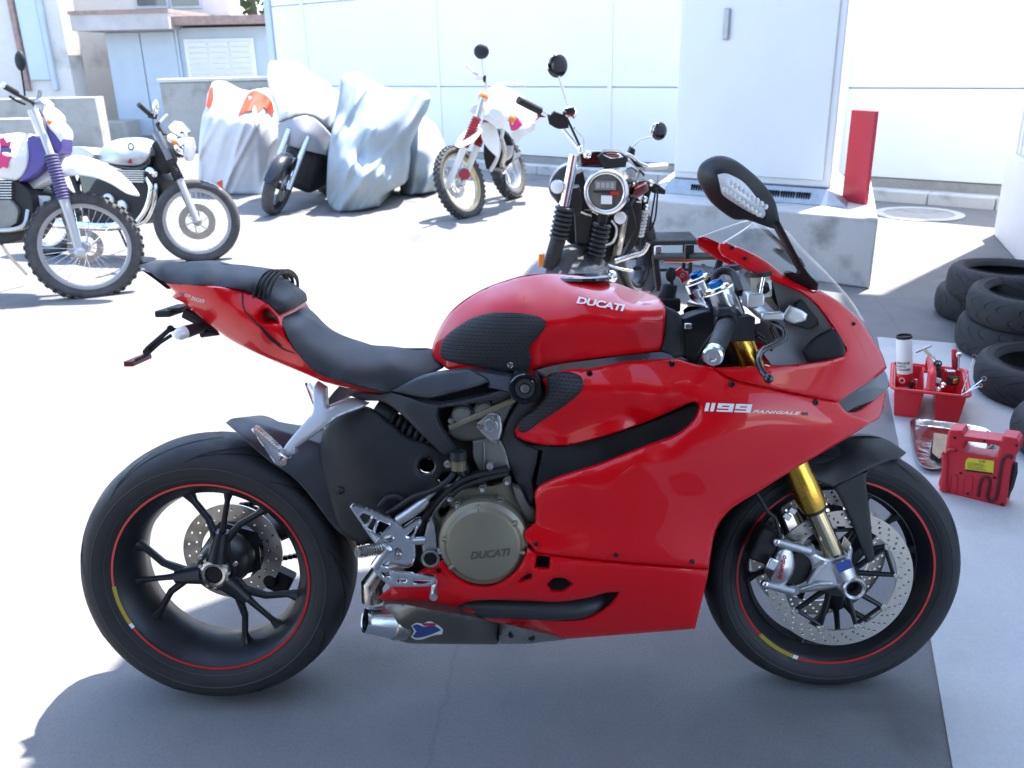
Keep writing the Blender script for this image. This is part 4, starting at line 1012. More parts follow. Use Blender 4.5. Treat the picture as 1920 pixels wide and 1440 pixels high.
for pts in ([(575, 985, -.06), (570, 920, -.05), (620, 880, -.05), (690, 900, -.06), (740, 1030, -.12)],): m.tube(catmull([b1(R3, *q) for q in pts], False, .008), .0085, 10); m.build('breather_hose', M['rubhose'], BIKE, 60)
for pts in ([(590, 1260, -.13), (520, 1350, -.15), (470, 1420, -.15), (440, 1500, -.14)], [(600, 1270, -.14), (560, 1360, -.16), (500, 1440, -.16), (450, 1530, -.15)], [(840, 1290, -.16), (900, 1330, -.15), (930, 1420, -.13)], [(850, 1320, -.17), (940, 1390, -.15), (930, 1480, -.13)]):
    m = MB(); m.tube(catmull([b1(R3, *q) for q in pts], False, .008), .0035, 8); m.build('control_cable', M['rubhose'], BIKE, 60)
# clutch reservoir on far side
m = MB(); p = V(b1(R3, 690, 930, .02)); q = V(b1(R3, 680, 880, .02)); r = V(b1(R3, 676, 845, .02)); m.tube([p, q], .016, 14); c_ = m.build('far_reservoir', M['alu'], BIKE); c_.name = 'clutch_reservoir'
m = MB(); m.tube([q, r], .021, 16); m.build('reservoir_cap', M['blackplastic'], c_)
# dash, inner panels
dsh = V(fr.b(1440, 545, 0)); m = MB(); m.box(dsh, (.03, .17, .09), Matrix.Rotation(-.6, 3, 'Y')); m.build('dashboard', M['blackplastic'], BIKE, bevel=.006)
ip = Skin(fr, R3([(950, 925), (1060, 990), (1150, 1035), (1240, 1110), (1330, 1230), (1400, 1345), (1445, 1450), (1440, 1490), (1200, 1510), (950, 1510), (900, 1440), (960, 1380), (1060, 1330), (1040, 1240), (1010, 1160)]), C3(R3, [(950, 925, -.13), (1240, 1110, -.150), (1445, 1450, -.155), (900, 1440, -.16), (1200, 1300, -.115), (1030, 1200, -.10)]), 6)
ip.panel('inner_panel', M['greyduct'], BIKE, .004, label='grey inner fairing panel'); ip.panel('inner_panel', M['greyduct'], BIKE, .004, flip=True)
plate('mesh_duct', R3, [(1160, 1420), (1230, 1340), (1330, 1280), (1380, 1260), (1420, 1340), (1445, 1440), (1440, 1500), (1200, 1505)], [(1160, 1420, -.15), (1380, 1260, -.155), (1440, 1480, -.16)], 'blackplastic', .01)
plate('cowl_bracket', R3, [(1060, 1210), (1130, 1080), (1190, 1060), (1250, 1160), (1262, 1240), (1200, 1270), (1080, 1240)], -.137, 'blackplastic', .01)
plate('bracket_cover', R3, [(1025, 1185), (1070, 1110), (1150, 1140), (1190, 1170), (1180, 1215), (1100, 1235), (1040, 1215)], -.145, 'alu', .006)
# mirrors
mo = R3([(452, 235), (472, 175), (525, 132), (600, 112), (682, 130), (762, 180), (862, 266), (932, 350), (976, 430), (1002, 550), (1000, 575), (960, 602), (900, 582), (782, 542), (700, 538), (620, 490), (540, 420), (488, 340), (458, 280)])
mc = C3(R3, [(452, 235, -.30), (600, 112, -.295), (862, 266, -.285), (1000, 560, -.262), (780, 542, -.275), (540, 420, -.29), (650, 300, -.345), (800, 420, -.33), (900, 500, -.305), (560, 220, -.335)])
ms = Skin(fr, mo, mc, 5, edge=(5, .006))
mi = ms.solid('mirror', M['blackplastic'], BIKE, 60, back=lambda q: ms.yf(q)*.25-.2)
ln = flat_patch('mirror_lens', R3([(588, 240), (625, 232), (662, 236), (762, 292), (852, 400), (906, 488), (905, 510), (888, 530), (800, 490), (700, 430), (620, 370), (602, 300)]), lambda q: ms.at(q, .0012), M['clearlens'], mi, 4)
m = MB()
for i in range(9):
    for j in range(2):
        u = i/8; q = (640+225*u+(35 if j else 0)*1.2, 330+165*u-(40 if j else -8)*1.0)
        p = ms.at(R3([q]), .002)[0]; m.sphere(p, .0055, 8, (1, .5, 1))
m.build('mirror_leds', M['clearlens'], mi, kind='stuff')
m2 = mirror_copy(mi); m2.data.transform(Matrix.Translation((.125, 0, .0)))
st = Skin(fr, R3([(965, 560), (1005, 555), (1060, 660), (1130, 790), (1190, 890), (1245, 950), (1262, 965), (1255, 1012), (1150, 1000), (1060, 925), (1048, 895), (1080, 885), (1130, 905), (1140, 885), (1060, 740), (1000, 630)]), C3(R3, [(980, 560, -.275), (1060, 700, -.225), (1150, 870, -.165), (1250, 980, -.142), (1060, 900, -.142)]), 4, edge=(4, .006))
o = st.panel('mirror_stalk', M['blackplastic'], BIKE, .022); o = mirror_copy(o); o.data.transform(Matrix.Translation((.045, 0, .03)))
# windscreen
near = [(1356, 456), (1405, 473), (1439, 491), (1475, 519), (1526, 547), (1574, 566), (1612, 598)]
cen = [(1412, 413), (1444, 420), (1474, 432), (1505, 467), (1546, 508), (1588, 557), (1617, 602)]
nP = np.array(catmull([fr.b(x, y, float(NY([(x, y)])[0])-.001) for x, y in near], False, .02)); cP = np.array(catmull([fr.b(x, y, 0) for x, y in cen], False, .02))
def resamp(P, n):
    s = np.r_[0, np.cumsum(np.linalg.norm(np.diff(P, axis=0), axis=1))]; return np.stack([np.interp(np.linspace(0, s[-1], n), s, P[:, i]) for i in range(3)], -1)
nP = resamp(nP, 24); cP = resamp(cP, 24); nu = 21
vs_ = []
for e, c in zip(nP, cP):
    f = e*np.array([1, -1, 1]); k = 2*c-(e+f)/2
    for u in np.linspace(0, 1, nu): vs_.append((1-u)**2*e+2*u*(1-u)*k+u*u*f)
m = MB(); m.add(vs_, [(i*nu+j, i*nu+j+1, (i+1)*nu+j+1, (i+1)*nu+j) for i in range(23) for j in range(nu-1)])
ws = m.build('windscreen', M['screen'], BIKE, 80)
m = MB(); m.tube(vs_[:nu], .0022, 6); m.build('screen_edge_glint', M['clearlens'], ws)  # pale tube stands in for the highlight along the screen edge
for x, y in ((1372, 464), (1396, 484), (1600, 607)): bolt(BIKE, nose.at([(x, y)], .0)[0], .0045, 'enginedk')
# fender
fd = Skin(fr, R6([(640, 235), (720, 190), (800, 142), (862, 106), (930, 92), (1012, 105), (1092, 140), (1162, 190), (1135, 213), (1060, 236), (985, 266), (900, 312), (785, 372), (720, 345), (640, 300)]),
    C3(R6, [(720, 190, -.02), (862, 106, .0), (1012, 105, .0), (1162, 190, -.02), (1135, 213, -.05), (985, 266, -.085), (785, 372, -.09), (900, 200, -.06), (1050, 175, -.045), (640, 300, -.085), (1000, 215, -.07), (760, 270, -.075)]), 5, edge=(5, .004))
fd.solid('front_fender', M['fender'], BIKE, 50)
o = plate('fender_strut', R6, [(785, 370), (900, 310), (960, 288), (952, 340), (972, 500), (985, 640), (998, 742), (965, 764), (930, 690), (880, 560), (825, 440)], [(785, 370, -.092), (960, 288, -.088), (975, 750, -.10), (880, 560, -.097)], 'blackplastic', .006, 4, (3, .003), mir=True)
# front brakes
for sg in (-1, 1):
    d = brake_disc('brake_disc', 1.437, .299, sg*.076, .128, .1645, .005, front_tyre, 110, ((.25, 34), (.5, 34), (.76, 34)))
    m = MB()
    for k in range(5):
        A = 72*k+20
        hb_ = polar(1.437, .299, .04, A, sg*.066)
        for dA in (-17, 17):
            m.tube([polar(1.437, .299, .036, A+dA*.3, sg*.064), polar(1.437, .299, .126, A+dA*1.0, sg*.074)], [.0075, .0055], 8)
        m.tube([polar(1.437, .299, .122, A-17, sg*.074), polar(1.437, .299, .122, A+17, sg*.074)], .0045, 8)
    m.lathe([(-.01, .045), (.01, .045), (.01, .02), (-.01, .02)], (1.437, sg*.064, .299), n=30, closed_prof=True)
    m.build('disc_carrier', M['rim'], front_tyre, 40)
    for k in range(10):
        A = 72*(k//2)+20+(-17 if k % 2 else 17); bolt(front_tyre, polar(1.437, .299, .127, A, sg*.079), .008, 'steel', .003, (0, 1 if sg < 0 else -1, 0))
m = MB(); m.lathe([(-.062, .026), (-.045, .034), (.045, .034), (.062, .026), (.062, .012), (-.062, .012)], (1.437, 0, .299), n=32, closed_prof=True); m.build('front_hub', M['rim'], front_tyre)
fb = plate('fork_bottom', R6, [(598, 700), (608, 680), (640, 682), (700, 715), (765, 738), (850, 712), (868, 655), (882, 690), (878, 760), (902, 830), (932, 876), (932, 910), (905, 940), (880, 950), (845, 932), (795, 892), (700, 908), (570, 922), (540, 912), (545, 890), (640, 852), (668, 800), (655, 750)], [(600, 690, -.125), (850, 700, -.13), (885, 890, -.125), (550, 905, -.128), (720, 800, -.128)], 'alu', .035, 4, (6, .009), holes=[[(880, 848), (908, 860), (918, 887), (906, 912), (880, 922), (854, 910), (844, 885), (855, 860)]])
m = MB(); m.tube([g(0), g(0)+Vector((0, 0, 0.0001))], .001, 4)
q0 = V(fr.b(*R6([(800, 760)])[0], -.105)); q1 = V(fr.b(*R6([(835, 835)])[0], -.108)); m = MB(); m.tube([q0-(q1-q0)*.3, q0, q1], [.0265, .030, .028], 24); m.build('fork_socket', M['alu'], BIKE)
pa = b1(R6, 881, 886, -.122)
m = MB(); m.lathe([(.04, .0255), (-.012, .0255), (-.016, .0225), (-.012, .0175), (.02, .017), (.02, 0)], pa, n=36); m.build('axle_clamp', M['alu'], BIKE)
m = MB(); m.lathe([(.012, .0168), (.012, 0)], pa, n=24); m.build('axle_hole', M['groove'], BIKE)
plate('fork_rib', R6, [(690, 790), (735, 755), (755, 765), (710, 820), (665, 872), (640, 880)], -.137, 'alu', .008, 3, (3, .003))
plate('fork_rib', R6, [(600, 895), (700, 865), (780, 862), (780, 880), (700, 885), (605, 912)], -.137, 'alu', .008, 3, (3, .003))
flat_patch('fork_sticker', R6([(790, 768), (868, 742), (884, 786), (812, 816)]), lambda q: fr.B(q, -.1425), M['blueprint'], BIKE, 3)
m = MB(); sx = MB()
cal = Skin(fr, R6([(440, 750), (470, 742), (492, 700), (530, 682), (572, 692), (588, 740), (580, 800), (548, 862), (505, 900), (470, 880), (452, 850), (468, 800), (440, 775)]), C3(R6, [(440, 760, -.118), (530, 690, -.125), (588, 740, -.118), (510, 895, -.12), (520, 790, -.138)]), 4, edge=(6, .010))
co = cal.panel('brake_caliper', M['alu'], BIKE, .045); 
for p0, p1 in (((660, 702), (488, 652)), ((575, 908), (428, 872))):
    m = MB(); m.tube([b1(R6, *p0, -.122), b1(R6, *p1, -.118)], [.0105, .0095], 14); lgx = m.build('caliper_lug', M['alu'], co)
    e = b1(R6, *p1, -.118); m = MB(); m.sphere(e, .0105, 12); m.build('lug_bolt', M['alu_bright'], co)
    e = b1(R6, *p0, -.128); m = MB(); m.tube([e, e+np.array([.004, .02, 0])], .0125, 14); m.build('lug_boss', M['alu'], co)
lettering('brembo', R6([(512, 852), (541, 728), (489, 838)]), lambda q: cal.at(q, .0012), M['redprint'], co, 'caliper_lettering', bold=.03)
m = MB(); e = b1(R6, 460, 762, -.128); m.box(e, (.022, .02, .026), Matrix.Rotation(.4, 3, 'Y')); m.build('bleed_block', M['alu_bright'], co, bevel=.003)
m = MB(); e = b1(R6, 590, 770, -.095); m.box(e, (.05, .05, .09), Matrix.Rotation(.35, 3, 'Y')); e = b1(R6, 420, 660, -.09); m.box(e, (.05, .05, .08), Matrix.Rotation(.4, 3, 'Y')); m.build('brake_pads', M['enginedk'], co, bevel=.006)
m = MB(); m.tube(catmull([b1(R5, *q) for q in ((1075, 680, -.13), (1100, 720, -.125), (1130, 770, -.12), (1165, 800, -.12), (1180, 850, -.122), (1190, 900, -.122))], False, .01), .0045, 8); m.build('brake_hose', M['rubhose'], BIKE, 60)
for x, y in ((540, 520), (570, 490)): 
    m = MB(); m.box(b1(R6, x, y, -.07), (.018, .01, .014), Matrix.Rotation(.6, 3, 'Y')); m.build('wheel_sensor', M['alu_bright'], BIKE, bevel=.002)
mirror_copy(co)
# ignition key and its tag hang from the yoke
KEY = thing('ignition_key', 'black ignition key with a red fabric tag beside the blue fork caps', 'key', fr)
m = MB(); kq = V(fr.b(1258, 515, .02)); m.sphere(kq, .012, 14, (1, .35, 1.4)); m.tube([kq, kq+Vector((.004, 0, -.03))], .004, 6); m.build('key_head', M['blackplastic'], KEY)
tg = Skin(fr, R3([(300, 885), (345, 855), (365, 880), (385, 890), (400, 935), (350, 968), (335, 930), (310, 915)]), .02, 3, edge=(2, .002))
tg.panel('key_tag', M['redlens'], KEY, .006)
m = MB(); q = V(b1(R3, 352, 912, .017)); m.lathe([(-.003, .005), (0, .005), (0, .002), (-.003, .002)], q, n=14, closed_prof=True); m.build('key_ring', M['alu_bright'], KEY)
# ================================================================== the yard
def concrete(name, c1, c2, bump=.25, big=.6, stain=None, fine=90, cracks=False):
    m = bpy.data.materials.new(name); m.use_nodes = True
    n = m.node_tree.nodes; l = m.node_tree.links; b = n['Principled BSDF']
    tc = n.new('ShaderNodeTexCoord')
    def noise(sc, det=6, ro=.6):
        q = n.new('ShaderNodeTexNoise'); q.inputs['Scale'].default_value = sc; q.inputs['Detail'].default_value = det; q.inputs['Roughness'].default_value = ro
        l.new(tc.outputs['Object'], q.inputs['Vector']); return q
    a = noise(big); f = noise(fine, 4, .7); mid = noise(7, 5, .65)
    mx = n.new('ShaderNodeMix'); mx.data_type = 'FLOAT'; mx.inputs[0].default_value = .45
    l.new(a.outputs['Fac'], mx.inputs[2]); l.new(mid.outputs['Fac'], mx.inputs[3])
    m2 = n.new('ShaderNodeMix'); m2.data_type = 'FLOAT'; m2.inputs[0].default_value = .46
    l.new(mx.outputs[0], m2.inputs[2]); l.new(f.outputs['Fac'], m2.inputs[3])
    r = n.new('ShaderNodeValToRGB'); r.color_ramp.elements[0].position = .36; r.color_ramp.elements[1].position = .64
    r.color_ramp.elements[0].color = (*c2, 1); r.color_ramp.elements[1].color = (*c1, 1)
    l.new(m2.outputs[0], r.inputs['Fac'])
    out = r.outputs['Color']
    if stain:
        s = noise(stain[1], 4, .55); sr = n.new('ShaderNodeValToRGB'); sr.color_ramp.elements[0].position = .30; sr.color_ramp.elements[1].position = .44
        sr.color_ramp.elements[0].color = (stain[0],)*3+(1,); sr.color_ramp.elements[1].color = (1, 1, 1, 1)
        l.new(s.outputs['Fac'], sr.inputs['Fac'])
        mm = n.new('ShaderNodeMix'); mm.data_type = 'RGBA'; mm.blend_type = 'MULTIPLY'; mm.inputs[0].default_value = 1
        l.new(out, mm.inputs[6]); l.new(sr.outputs['Color'], mm.inputs[7]); out = mm.outputs[2]
    if cracks:
        wv = n.new('ShaderNodeMix'); wv.data_type = 'RGBA'; wv.inputs[0].default_value = .12; l.new(tc.outputs['Object'], wv.inputs[6]); l.new(noise(2.2, 5, .7).outputs['Color'], wv.inputs[7])
        vo = n.new('ShaderNodeTexVoronoi'); vo.feature = 'DISTANCE_TO_EDGE'; vo.inputs['Scale'].default_value = .42; l.new(wv.outputs[2], vo.inputs['Vector'])
        cr = n.new('ShaderNodeMapRange'); cr.inputs['From Max'].default_value = .0035; cr.inputs['To Min'].default_value = .86; l.new(vo.outputs['Distance'], cr.inputs['Value'])
        sp = noise(330, 2, .8); sr2 = n.new('ShaderNodeMapRange'); sr2.inputs['From Min'].default_value = .32; sr2.inputs['From Max'].default_value = .46; sr2.inputs['To Min'].default_value = .72; l.new(sp.outputs['Fac'], sr2.inputs['Value'])
        pm = n.new('ShaderNodeMath'); pm.operation = 'MULTIPLY'; l.new(cr.outputs[0], pm.inputs[0]); l.new(sr2.outputs[0], pm.inputs[1])
        mm = n.new('ShaderNodeMix'); mm.data_type = 'RGBA'; mm.blend_type = 'MULTIPLY'; mm.inputs[0].default_value = 1
        cc = n.new('ShaderNodeCombineColor'); [l.new(pm.outputs[0], cc.inputs[i]) for i in range(3)]
        l.new(out, mm.inputs[6]); l.new(cc.outputs[0], mm.inputs[7]); out = mm.outputs[2]
    l.new(out, b.inputs['Base Color'])
    b.inputs['Roughness'].default_value = .85
    bp = n.new('ShaderNodeBump'); bp.inputs['Strength'].default_value = bump; bp.inputs['Distance'].default_value = .004
    l.new(m2.outputs[0], bp.inputs['Height']); l.new(bp.outputs['Normal'], b.inputs['Normal'])
    return m
M['yard'] = concrete('yard_asphalt', (.205, .205, .206), (.145, .145, .147), .8, .5, (.66, 1.5), 130, True)
M['slab'] = concrete('slab_concrete', (.55, .555, .56), (.45, .455, .46), .35, .8, (.78, 1.8), 120)
M['concrete'] = concrete('old_concrete', (.42, .41, .38), (.27, .26, .24), .4, 1.2, (.6, 1.6), 60)
M['plinth'] = concrete('plinth_concrete', (.56, .555, .54), (.47, .465, .455), .3, 1.5, (.55, 3.0), 80)
M['panelwhite'] = mk('white_wall_panel', (.80, .81, .82), .45, var=.05, vscale=1.2, rvar=.05)
M['cabwhite'] = mk('white_cabinet_paint', (.78, .79, .79), .4, var=.04, vscale=2)
M['galv'] = mk('galvanised_skirt', (.42, .44, .46), .4, .5, var=.2, vscale=20)
M['bluegrey'] = mk('blue_grey_sheet', (.46, .53, .60), .45, var=.08, vscale=3)
M['roofrust'] = mk('rusty_roof_edge', (.40, .25, .20), .7, var=.5, vscale=9, col2=(.22, .17, .16))
M['stucco'] = concrete('stained_stucco', (.68, .65, .62), (.57, .54, .51), .3, .7, (.6, .9), 40)
M['louvre'] = mk('white_louvre', (.78, .78, .76), .5, var=.05, vscale=6)
M['glassdk'] = mk('dark_window_glass', (.05, .07, .09), .06, 0, 1.0)
def struct(name, mb, mat, sharp=30, bevel=0.0):
    o = mb.build(name, mat, None, sharp, bevel); o['kind'] = 'structure'; return o
m = MB(); m.add([(-140, -140, 0), (140, -140, 0), (140, 140, 0), (-140, 140, 0)], [(0, 1, 2, 3)])
struct('yard_ground', m, M['yard'])
# light concrete slab in front of the right hand building
RC = G(1862, 440); dS = np.array([-.31, -.951, 0]); dN = np.array([.951, -.31, 0])
s0 = G(1645, 633); s1 = s0+dN*4; 
m = MB(); q = [s0, s0+np.array([1.62, -.29, 0])-np.array([2.59, 2.71, 0])+dS*6, s0+dS*9+dN*5, s1]
q = [s0, G(1690, 860), G(1745, 1200), G(1745, 1200)+dS*8, G(1745, 1200)+dS*8+dN*5, s1+np.array([0, -.15, 0])]
m.prism([(p[0], p[1], .004) for p in q], (0, 0, -.05)); struct('concrete_slab', m, M['slab'])
# right hand building
def vert(p, z): return Vector((p[0], p[1], z))
RB = thing('workshop_building', 'white corrugated building with smooth white base at the right edge of the picture', 'building', loc=(RC[0], RC[1], 0))
RBi = Matrix.Translation((-RC[0], -RC[1], 0))
bh = .66; H = 2.555*math.tan(SUN_EL)
a, b, c, d = RC, RC+dS*6.2, RC+dS*6.2+dN*7, RC+dN*7
m = MB(); m.prism([vert(p, 0) for p in (a, b, c, d)], (0, 0, bh)); m.xf(RBi).build('base_wall', mk('white_base_render', (.80, .80, .80), .6, var=.06, vscale=3), RB, bevel=.01)
m = MB(); i = .05
m.prism([vert(p, bh) for p in (a+dN*i+dS*i, b+dN*i-dS*i, c-dN*i-dS*i, d-dN*i+dS*i)], (0, 0, H-bh)); m.xf(RBi).build('wall', M['panelwhite'], RB)
rb = None
for k in range(44):
    p = a+dN*(i-.009)+dS*(.14+.14*k)
    if rb is None:
        mm = MB(); mm.box((0, 0, (H-bh)/2), (.02, .07, H-bh-.01), Matrix.Rotation(math.atan2(dN[1], dN[0]), 3, 'Z')); me = mm.mesh('corrugation')
    rb = link('corrugation', me, M['panelwhite'], RB, 30); rb.location = (p[0]-RC[0], p[1]-RC[1], bh+.004)
m = MB(); m.prism([vert(p, H+.002) for p in (a-dN*.1-dS*.1, b-dN*.1, c, d-dS*.1)], (0, 0, .12)); m.xf(RBi).build('roof', M['galv'], RB)
# the workshop behind the camera, its shutter open
GB = thing('garage_building', 'grey workshop front with an open shutter door facing the parked motorcycles', 'building', loc=(0, -3.4, 0))
m = MB()
for x0, x1, z0, z1 in ((-9, -2.6, 0, 4.6), (2.2, 2.75, 0, 4.6), (-2.597, 2.197, 2.9, 4.6)): m.box(((x0+x1)/2, -.15, (z0+z1)/2), (x1-x0, .3, z1-z0))
m.build('wall', mk('grey_render', (.30, .30, .31), .8, var=.2, vscale=1.5), GB, bevel=.01)
m = MB()
for p in ([(-2.6, -.31, 0), (-2.6, -7, 0), (-2.6, -7, 2.9), (-2.6, -.31, 2.9)], [(2.2, -.31, 0), (2.2, -7, 0), (2.2, -7, 2.9), (2.2, -.31, 2.9)], [(-2.6, -7, 0), (2.2, -7, 0), (2.2, -7, 2.9), (-2.6, -7, 2.9)], [(-2.6, -.31, 2.9), (2.2, -.31, 2.9), (2.2, -7, 2.9), (-2.6, -7, 2.9)]): m.add(p, [(0, 1, 2, 3)])
m.build('interior', mk('workshop_interior', (.22, .21, .20), .8), GB)
# unseen canopy over the garage front, outlined from the shade it must cast
k_ = 3.3/math.tan(SUN_EL); oh = np.array([math.sin(SUN_AZ), math.cos(SUN_AZ), 0])*k_
AW = [(-.56, -1.2), (-.39, -.42), (-.29, .27), (-.03, .47), (1.92, .80), (2.5, .5), (2.5, -3.0)]
m = MB(); P_l = [Vector((x+oh[0], y+oh[1]+3.4, 3.3)) for x, y in AW]+[Vector((2.5+oh[0], .03, 3.3)), Vector((-.56+oh[0], .03, 3.3))]
P_l = [p for p in P_l if p.y > .02]
m.prism(P_l, (0, 0, .06)); m.build('shade_awning', mk('shade_awning_sheet', (.35, .36, .37), .6), GB)
# manhole
mc_ = (G(1640, 402)+G(1806, 402))/2
MH = thing('manhole_cover', 'round manhole ring set in the ground beside the plinth', 'manhole cover', loc=(mc_[0], mc_[1], 0))
m = MB(); R_ = abs(G(1806, 402)[0]-G(1640, 402)[0])/2; m.lathe([(.004, R_*.78), (.010, R_*.78), (.010, R_), (.004, R_)], (0, 0, 0), (0, 0, 1), 64, closed_prof=True); m.build('ring', M['plinth'], MH)
m = MB(); m.lathe([(.006, R_*.77), (.006, 0)], (0, 0, 0), (0, 0, 1), 48); m.build('lid', M['concrete'], MH)
# back wall of white panels on a footing with a kerb
K0 = G(1050, 330); K1 = G(1840, 392); kd = (K1-K0)/np.linalg.norm(K1-K0); kn = np.array([-kd[1], kd[0], 0]); 
if kn[1] < 0: kn = -kn
kang = math.atan2(kd[1], kd[0])
def onK(s, off=0, z=0): p = K0+kd*s+kn*off; return Vector((p[0], p[1], z))
def hit_wall(px, py, off):
    """where a pixel meets the vertical plane parallel to the kerb at distance off behind it"""
    d_ = rays([(px, py)])[0]; o = K0+kn*off; t = ((o-CAMP)@kn)/(d_@kn); P = CAMP+d_*t
    return (P-K0)@kd, P[2]
kerb = None
sA = hit_wall(530, 330, 0)[0]; 
k = 0; s_ = sA
KR = thing('kerb', 'pale concrete kerb stones along the foot of the white panel wall', 'kerb', loc=tuple(onK(0)))
mm = MB(); mm.box((0, 0, .05), (.592, .16, .12), Matrix.Rotation(kang, 3, 'Z')); kme = mm.mesh('kerb_stone')
while s_ < 9.5:
    o = link('kerb_stone', kme, M['plinth'], KR, 30, .012); p = onK(s_+.3, .08)-onK(0); o.location = p; s_ += .6
m = MB(); m.prism([onK(sA, .17, -.02), onK(10, .17, -.02), onK(10, .62, -.02), onK(sA, .62, -.02)], (0, 0, .09)); struct('gutter_strip', m, M['concrete'])
WO = .52
e0, zb = hit_wall(1050, 297, WO); e1, zb2 = hit_wall(1640, 331, WO)
WZ = (zb+zb2)/2
sL = hit_wall(528, 200, WO)[0]
WL = thing('panel_wall', 'tall white panelled wall closing the yard behind the parked motorcycles', 'wall', loc=tuple(onK(0)))
m = MB(); m.prism([onK(sL, WO+.02), onK(11, WO+.02), onK(11, WO+.3), onK(sL, WO+.3)], (0, 0, WZ)); m.xf(Matrix.Translation(-onK(0))).build('footing', M['concrete'], WL, bevel=.01)
seams = [sL, hit_wall(825, 200, WO)[0], hit_wall(1143, 200, WO)[0]]
pw = seams[2]-seams[1]
x = seams[1]
while x-pw > sL+.3: x -= pw; seams.insert(1, x)
x = max(seams)
while x < 10.5: x += pw; seams.append(x)
zs = [WZ+.002, hit_wall(1000, 163, WO)[1], 2.3, 3.3]
for s0_, s1_ in zip(seams[:-1], seams[1:]):
    for z0, z1 in zip(zs[:-1], zs[1:]):
        g_ = .006
        mm = MB(); mm.prism([onK(s0_+g_, WO, z0+g_), onK(s1_-g_, WO, z0+g_), onK(s1_-g_, WO+.06, z0+g_), onK(s0_+g_, WO+.06, z0+g_)], (0, 0, z1-z0-2*g_))
        mm.xf(Matrix.Translation(-onK(0))).build('panel', M['panelwhite'], WL, bevel=.006)
m = MB(); m.prism([onK(sL, WO+.05, WZ), onK(11, WO+.05, WZ), onK(11, WO+.28, WZ), onK(sL, WO+.28, WZ)], (0, 0, 3.3-WZ)); m.xf(Matrix.Translation(-onK(0))).build('frame', mk('wall_frame', (.62, .63, .65), .5), WL)
for s_ in seams[1:-1]:
    mm = MB(); mm.prism([onK(s_-.03, WO-.012, WZ), onK(s_+.03, WO-.012, WZ), onK(s_+.03, WO-.002, WZ), onK(s_-.03, WO-.002, WZ)], (0, 0, 3.3-WZ)); mm.xf(Matrix.Translation(-onK(0))).build('joint_strip', M['panelwhite'], WL)
m = MB(); m.prism([onK(sL-.16, WO-.03, 0), onK(sL-.003, WO-.03, 0), onK(sL-.003, WO+.3, 0), onK(sL-.16, WO+.3, 0)], (0, 0, 3.3)); m.xf(Matrix.Translation(-onK(0))).build('corner_post', M['bluegrey'], WL, bevel=.005)
# plinth, cabinet, skirt, red board
ph = .449
pA = G(1647, 410, ph); pB = G(1219, 373, ph); pd = (pB-pA)/np.linalg.norm(pB-pA); pn = np.array([pd[1], -pd[0], 0])
if pn[1] < 0: pn = -pn
PL = thing('concrete_plinth', 'massive pale concrete plinth carrying the white cabinet', 'plinth', loc=(pA[0], pA[1], 0))
def onP(s, off, z): p = pA+pd*s+pn*off; return Vector((p[0], p[1], z))
T_ = Matrix.Translation((-pA[0], -pA[1], 0))
vaz = math.radians(19.0); vd = np.array([math.sin(vaz), math.cos(vaz), 0])
PLL = 1.72
bk = lambda s, off: Vector((pA+pd*s+vd*off)*np.array([1, 1, 0]))
m = MB(); m.prism([bk(0, 0), bk(PLL, 0), bk(PLL, 1.9), bk(0, 1.9)], (0, 0, ph)); m.xf(T_).build('block', M['plinth'], PL, bevel=.015)
def hit_pl(px, py, off):
    d_ = rays([(px, py)])[0]; o = pA+pn*off; t = ((o-CAMP)@pn)/(d_@pn); P = CAMP+d_*t
    return (P-pA)@pd, P[2]
OFF = .30
cr, zc0 = hit_pl(1556, 352, OFF+.1); cl_, zc1 = hit_pl(1263, 335, OFF+.1)
CB = thing('electrical_cabinet', 'tall white steel cabinet with a door handle standing on the plinth', 'cabinet', loc=(pA[0], pA[1], ph))
T2 = Matrix.Translation((-pA[0], -pA[1], -ph))
ztop = 3.1; zsk = (zc0+zc1)/2
caz = math.radians(21.5); cvd = Vector((math.sin(caz), math.cos(caz), 0))
m = MB(); m.prism([onP(cr, OFF+.1, zsk), onP(cl_, OFF+.1, zsk), onP(cl_, OFF+.1, zsk)+cvd*1.0, onP(cr, OFF+.1, zsk)+cvd*1.0], (0, 0, ztop-zsk)); m.xf(T2).build('body', M['cabwhite'], CB, bevel=.012)
dm = (cr+cl_)/2
m = MB(); m.prism([onP(cr+.05, OFF+.084, zsk+.05), onP(cl_-.03, OFF+.084, zsk+.05), onP(cl_-.03, OFF+.098, zsk+.05), onP(cr+.05, OFF+.098, zsk+.05)], (0, 0, ztop-zsk-.1)); m.xf(T2).build('door', M['cabwhite'], CB, bevel=.006)
hs_, hz_ = hit_pl(1363, 45, OFF+.08)
m = MB(); m.prism([onP(hs_-.022, OFF+.06, hz_-.10), onP(hs_+.022, OFF+.06, hz_-.10), onP(hs_+.022, OFF+.083, hz_-.10), onP(hs_-.022, OFF+.083, hz_-.10)], (0, 0, .20)); m.xf(T2).build('door_handle', M['galv'], CB, bevel=.006)
sl_, _ = hit_pl(1240, 366, OFF); sr_, _ = hit_pl(1588, 383, OFF)
SK = [onP(sr_, OFF, ph+.003), onP(sl_, OFF, ph+.003), onP(sl_, OFF, ph+.003)+cvd*1.2, onP(sr_, OFF, ph+.003)+cvd*1.2]
TK = [onP(cr-.0, OFF+.06, zsk-.002), onP(cl_, OFF+.06, zsk-.002), onP(cl_, OFF+.06, zsk-.002)+cvd*1.08, onP(cr, OFF+.06, zsk-.002)+cvd*1.08]
m = MB(); m.add([*SK, *TK], [(0, 1, 5, 4), (1, 2, 6, 5), (2, 3, 7, 6), (3, 0, 4, 7), (4, 5, 6, 7)]); m.xf(T2).build('skirt', M['galv'], CB, 20)
slot = None
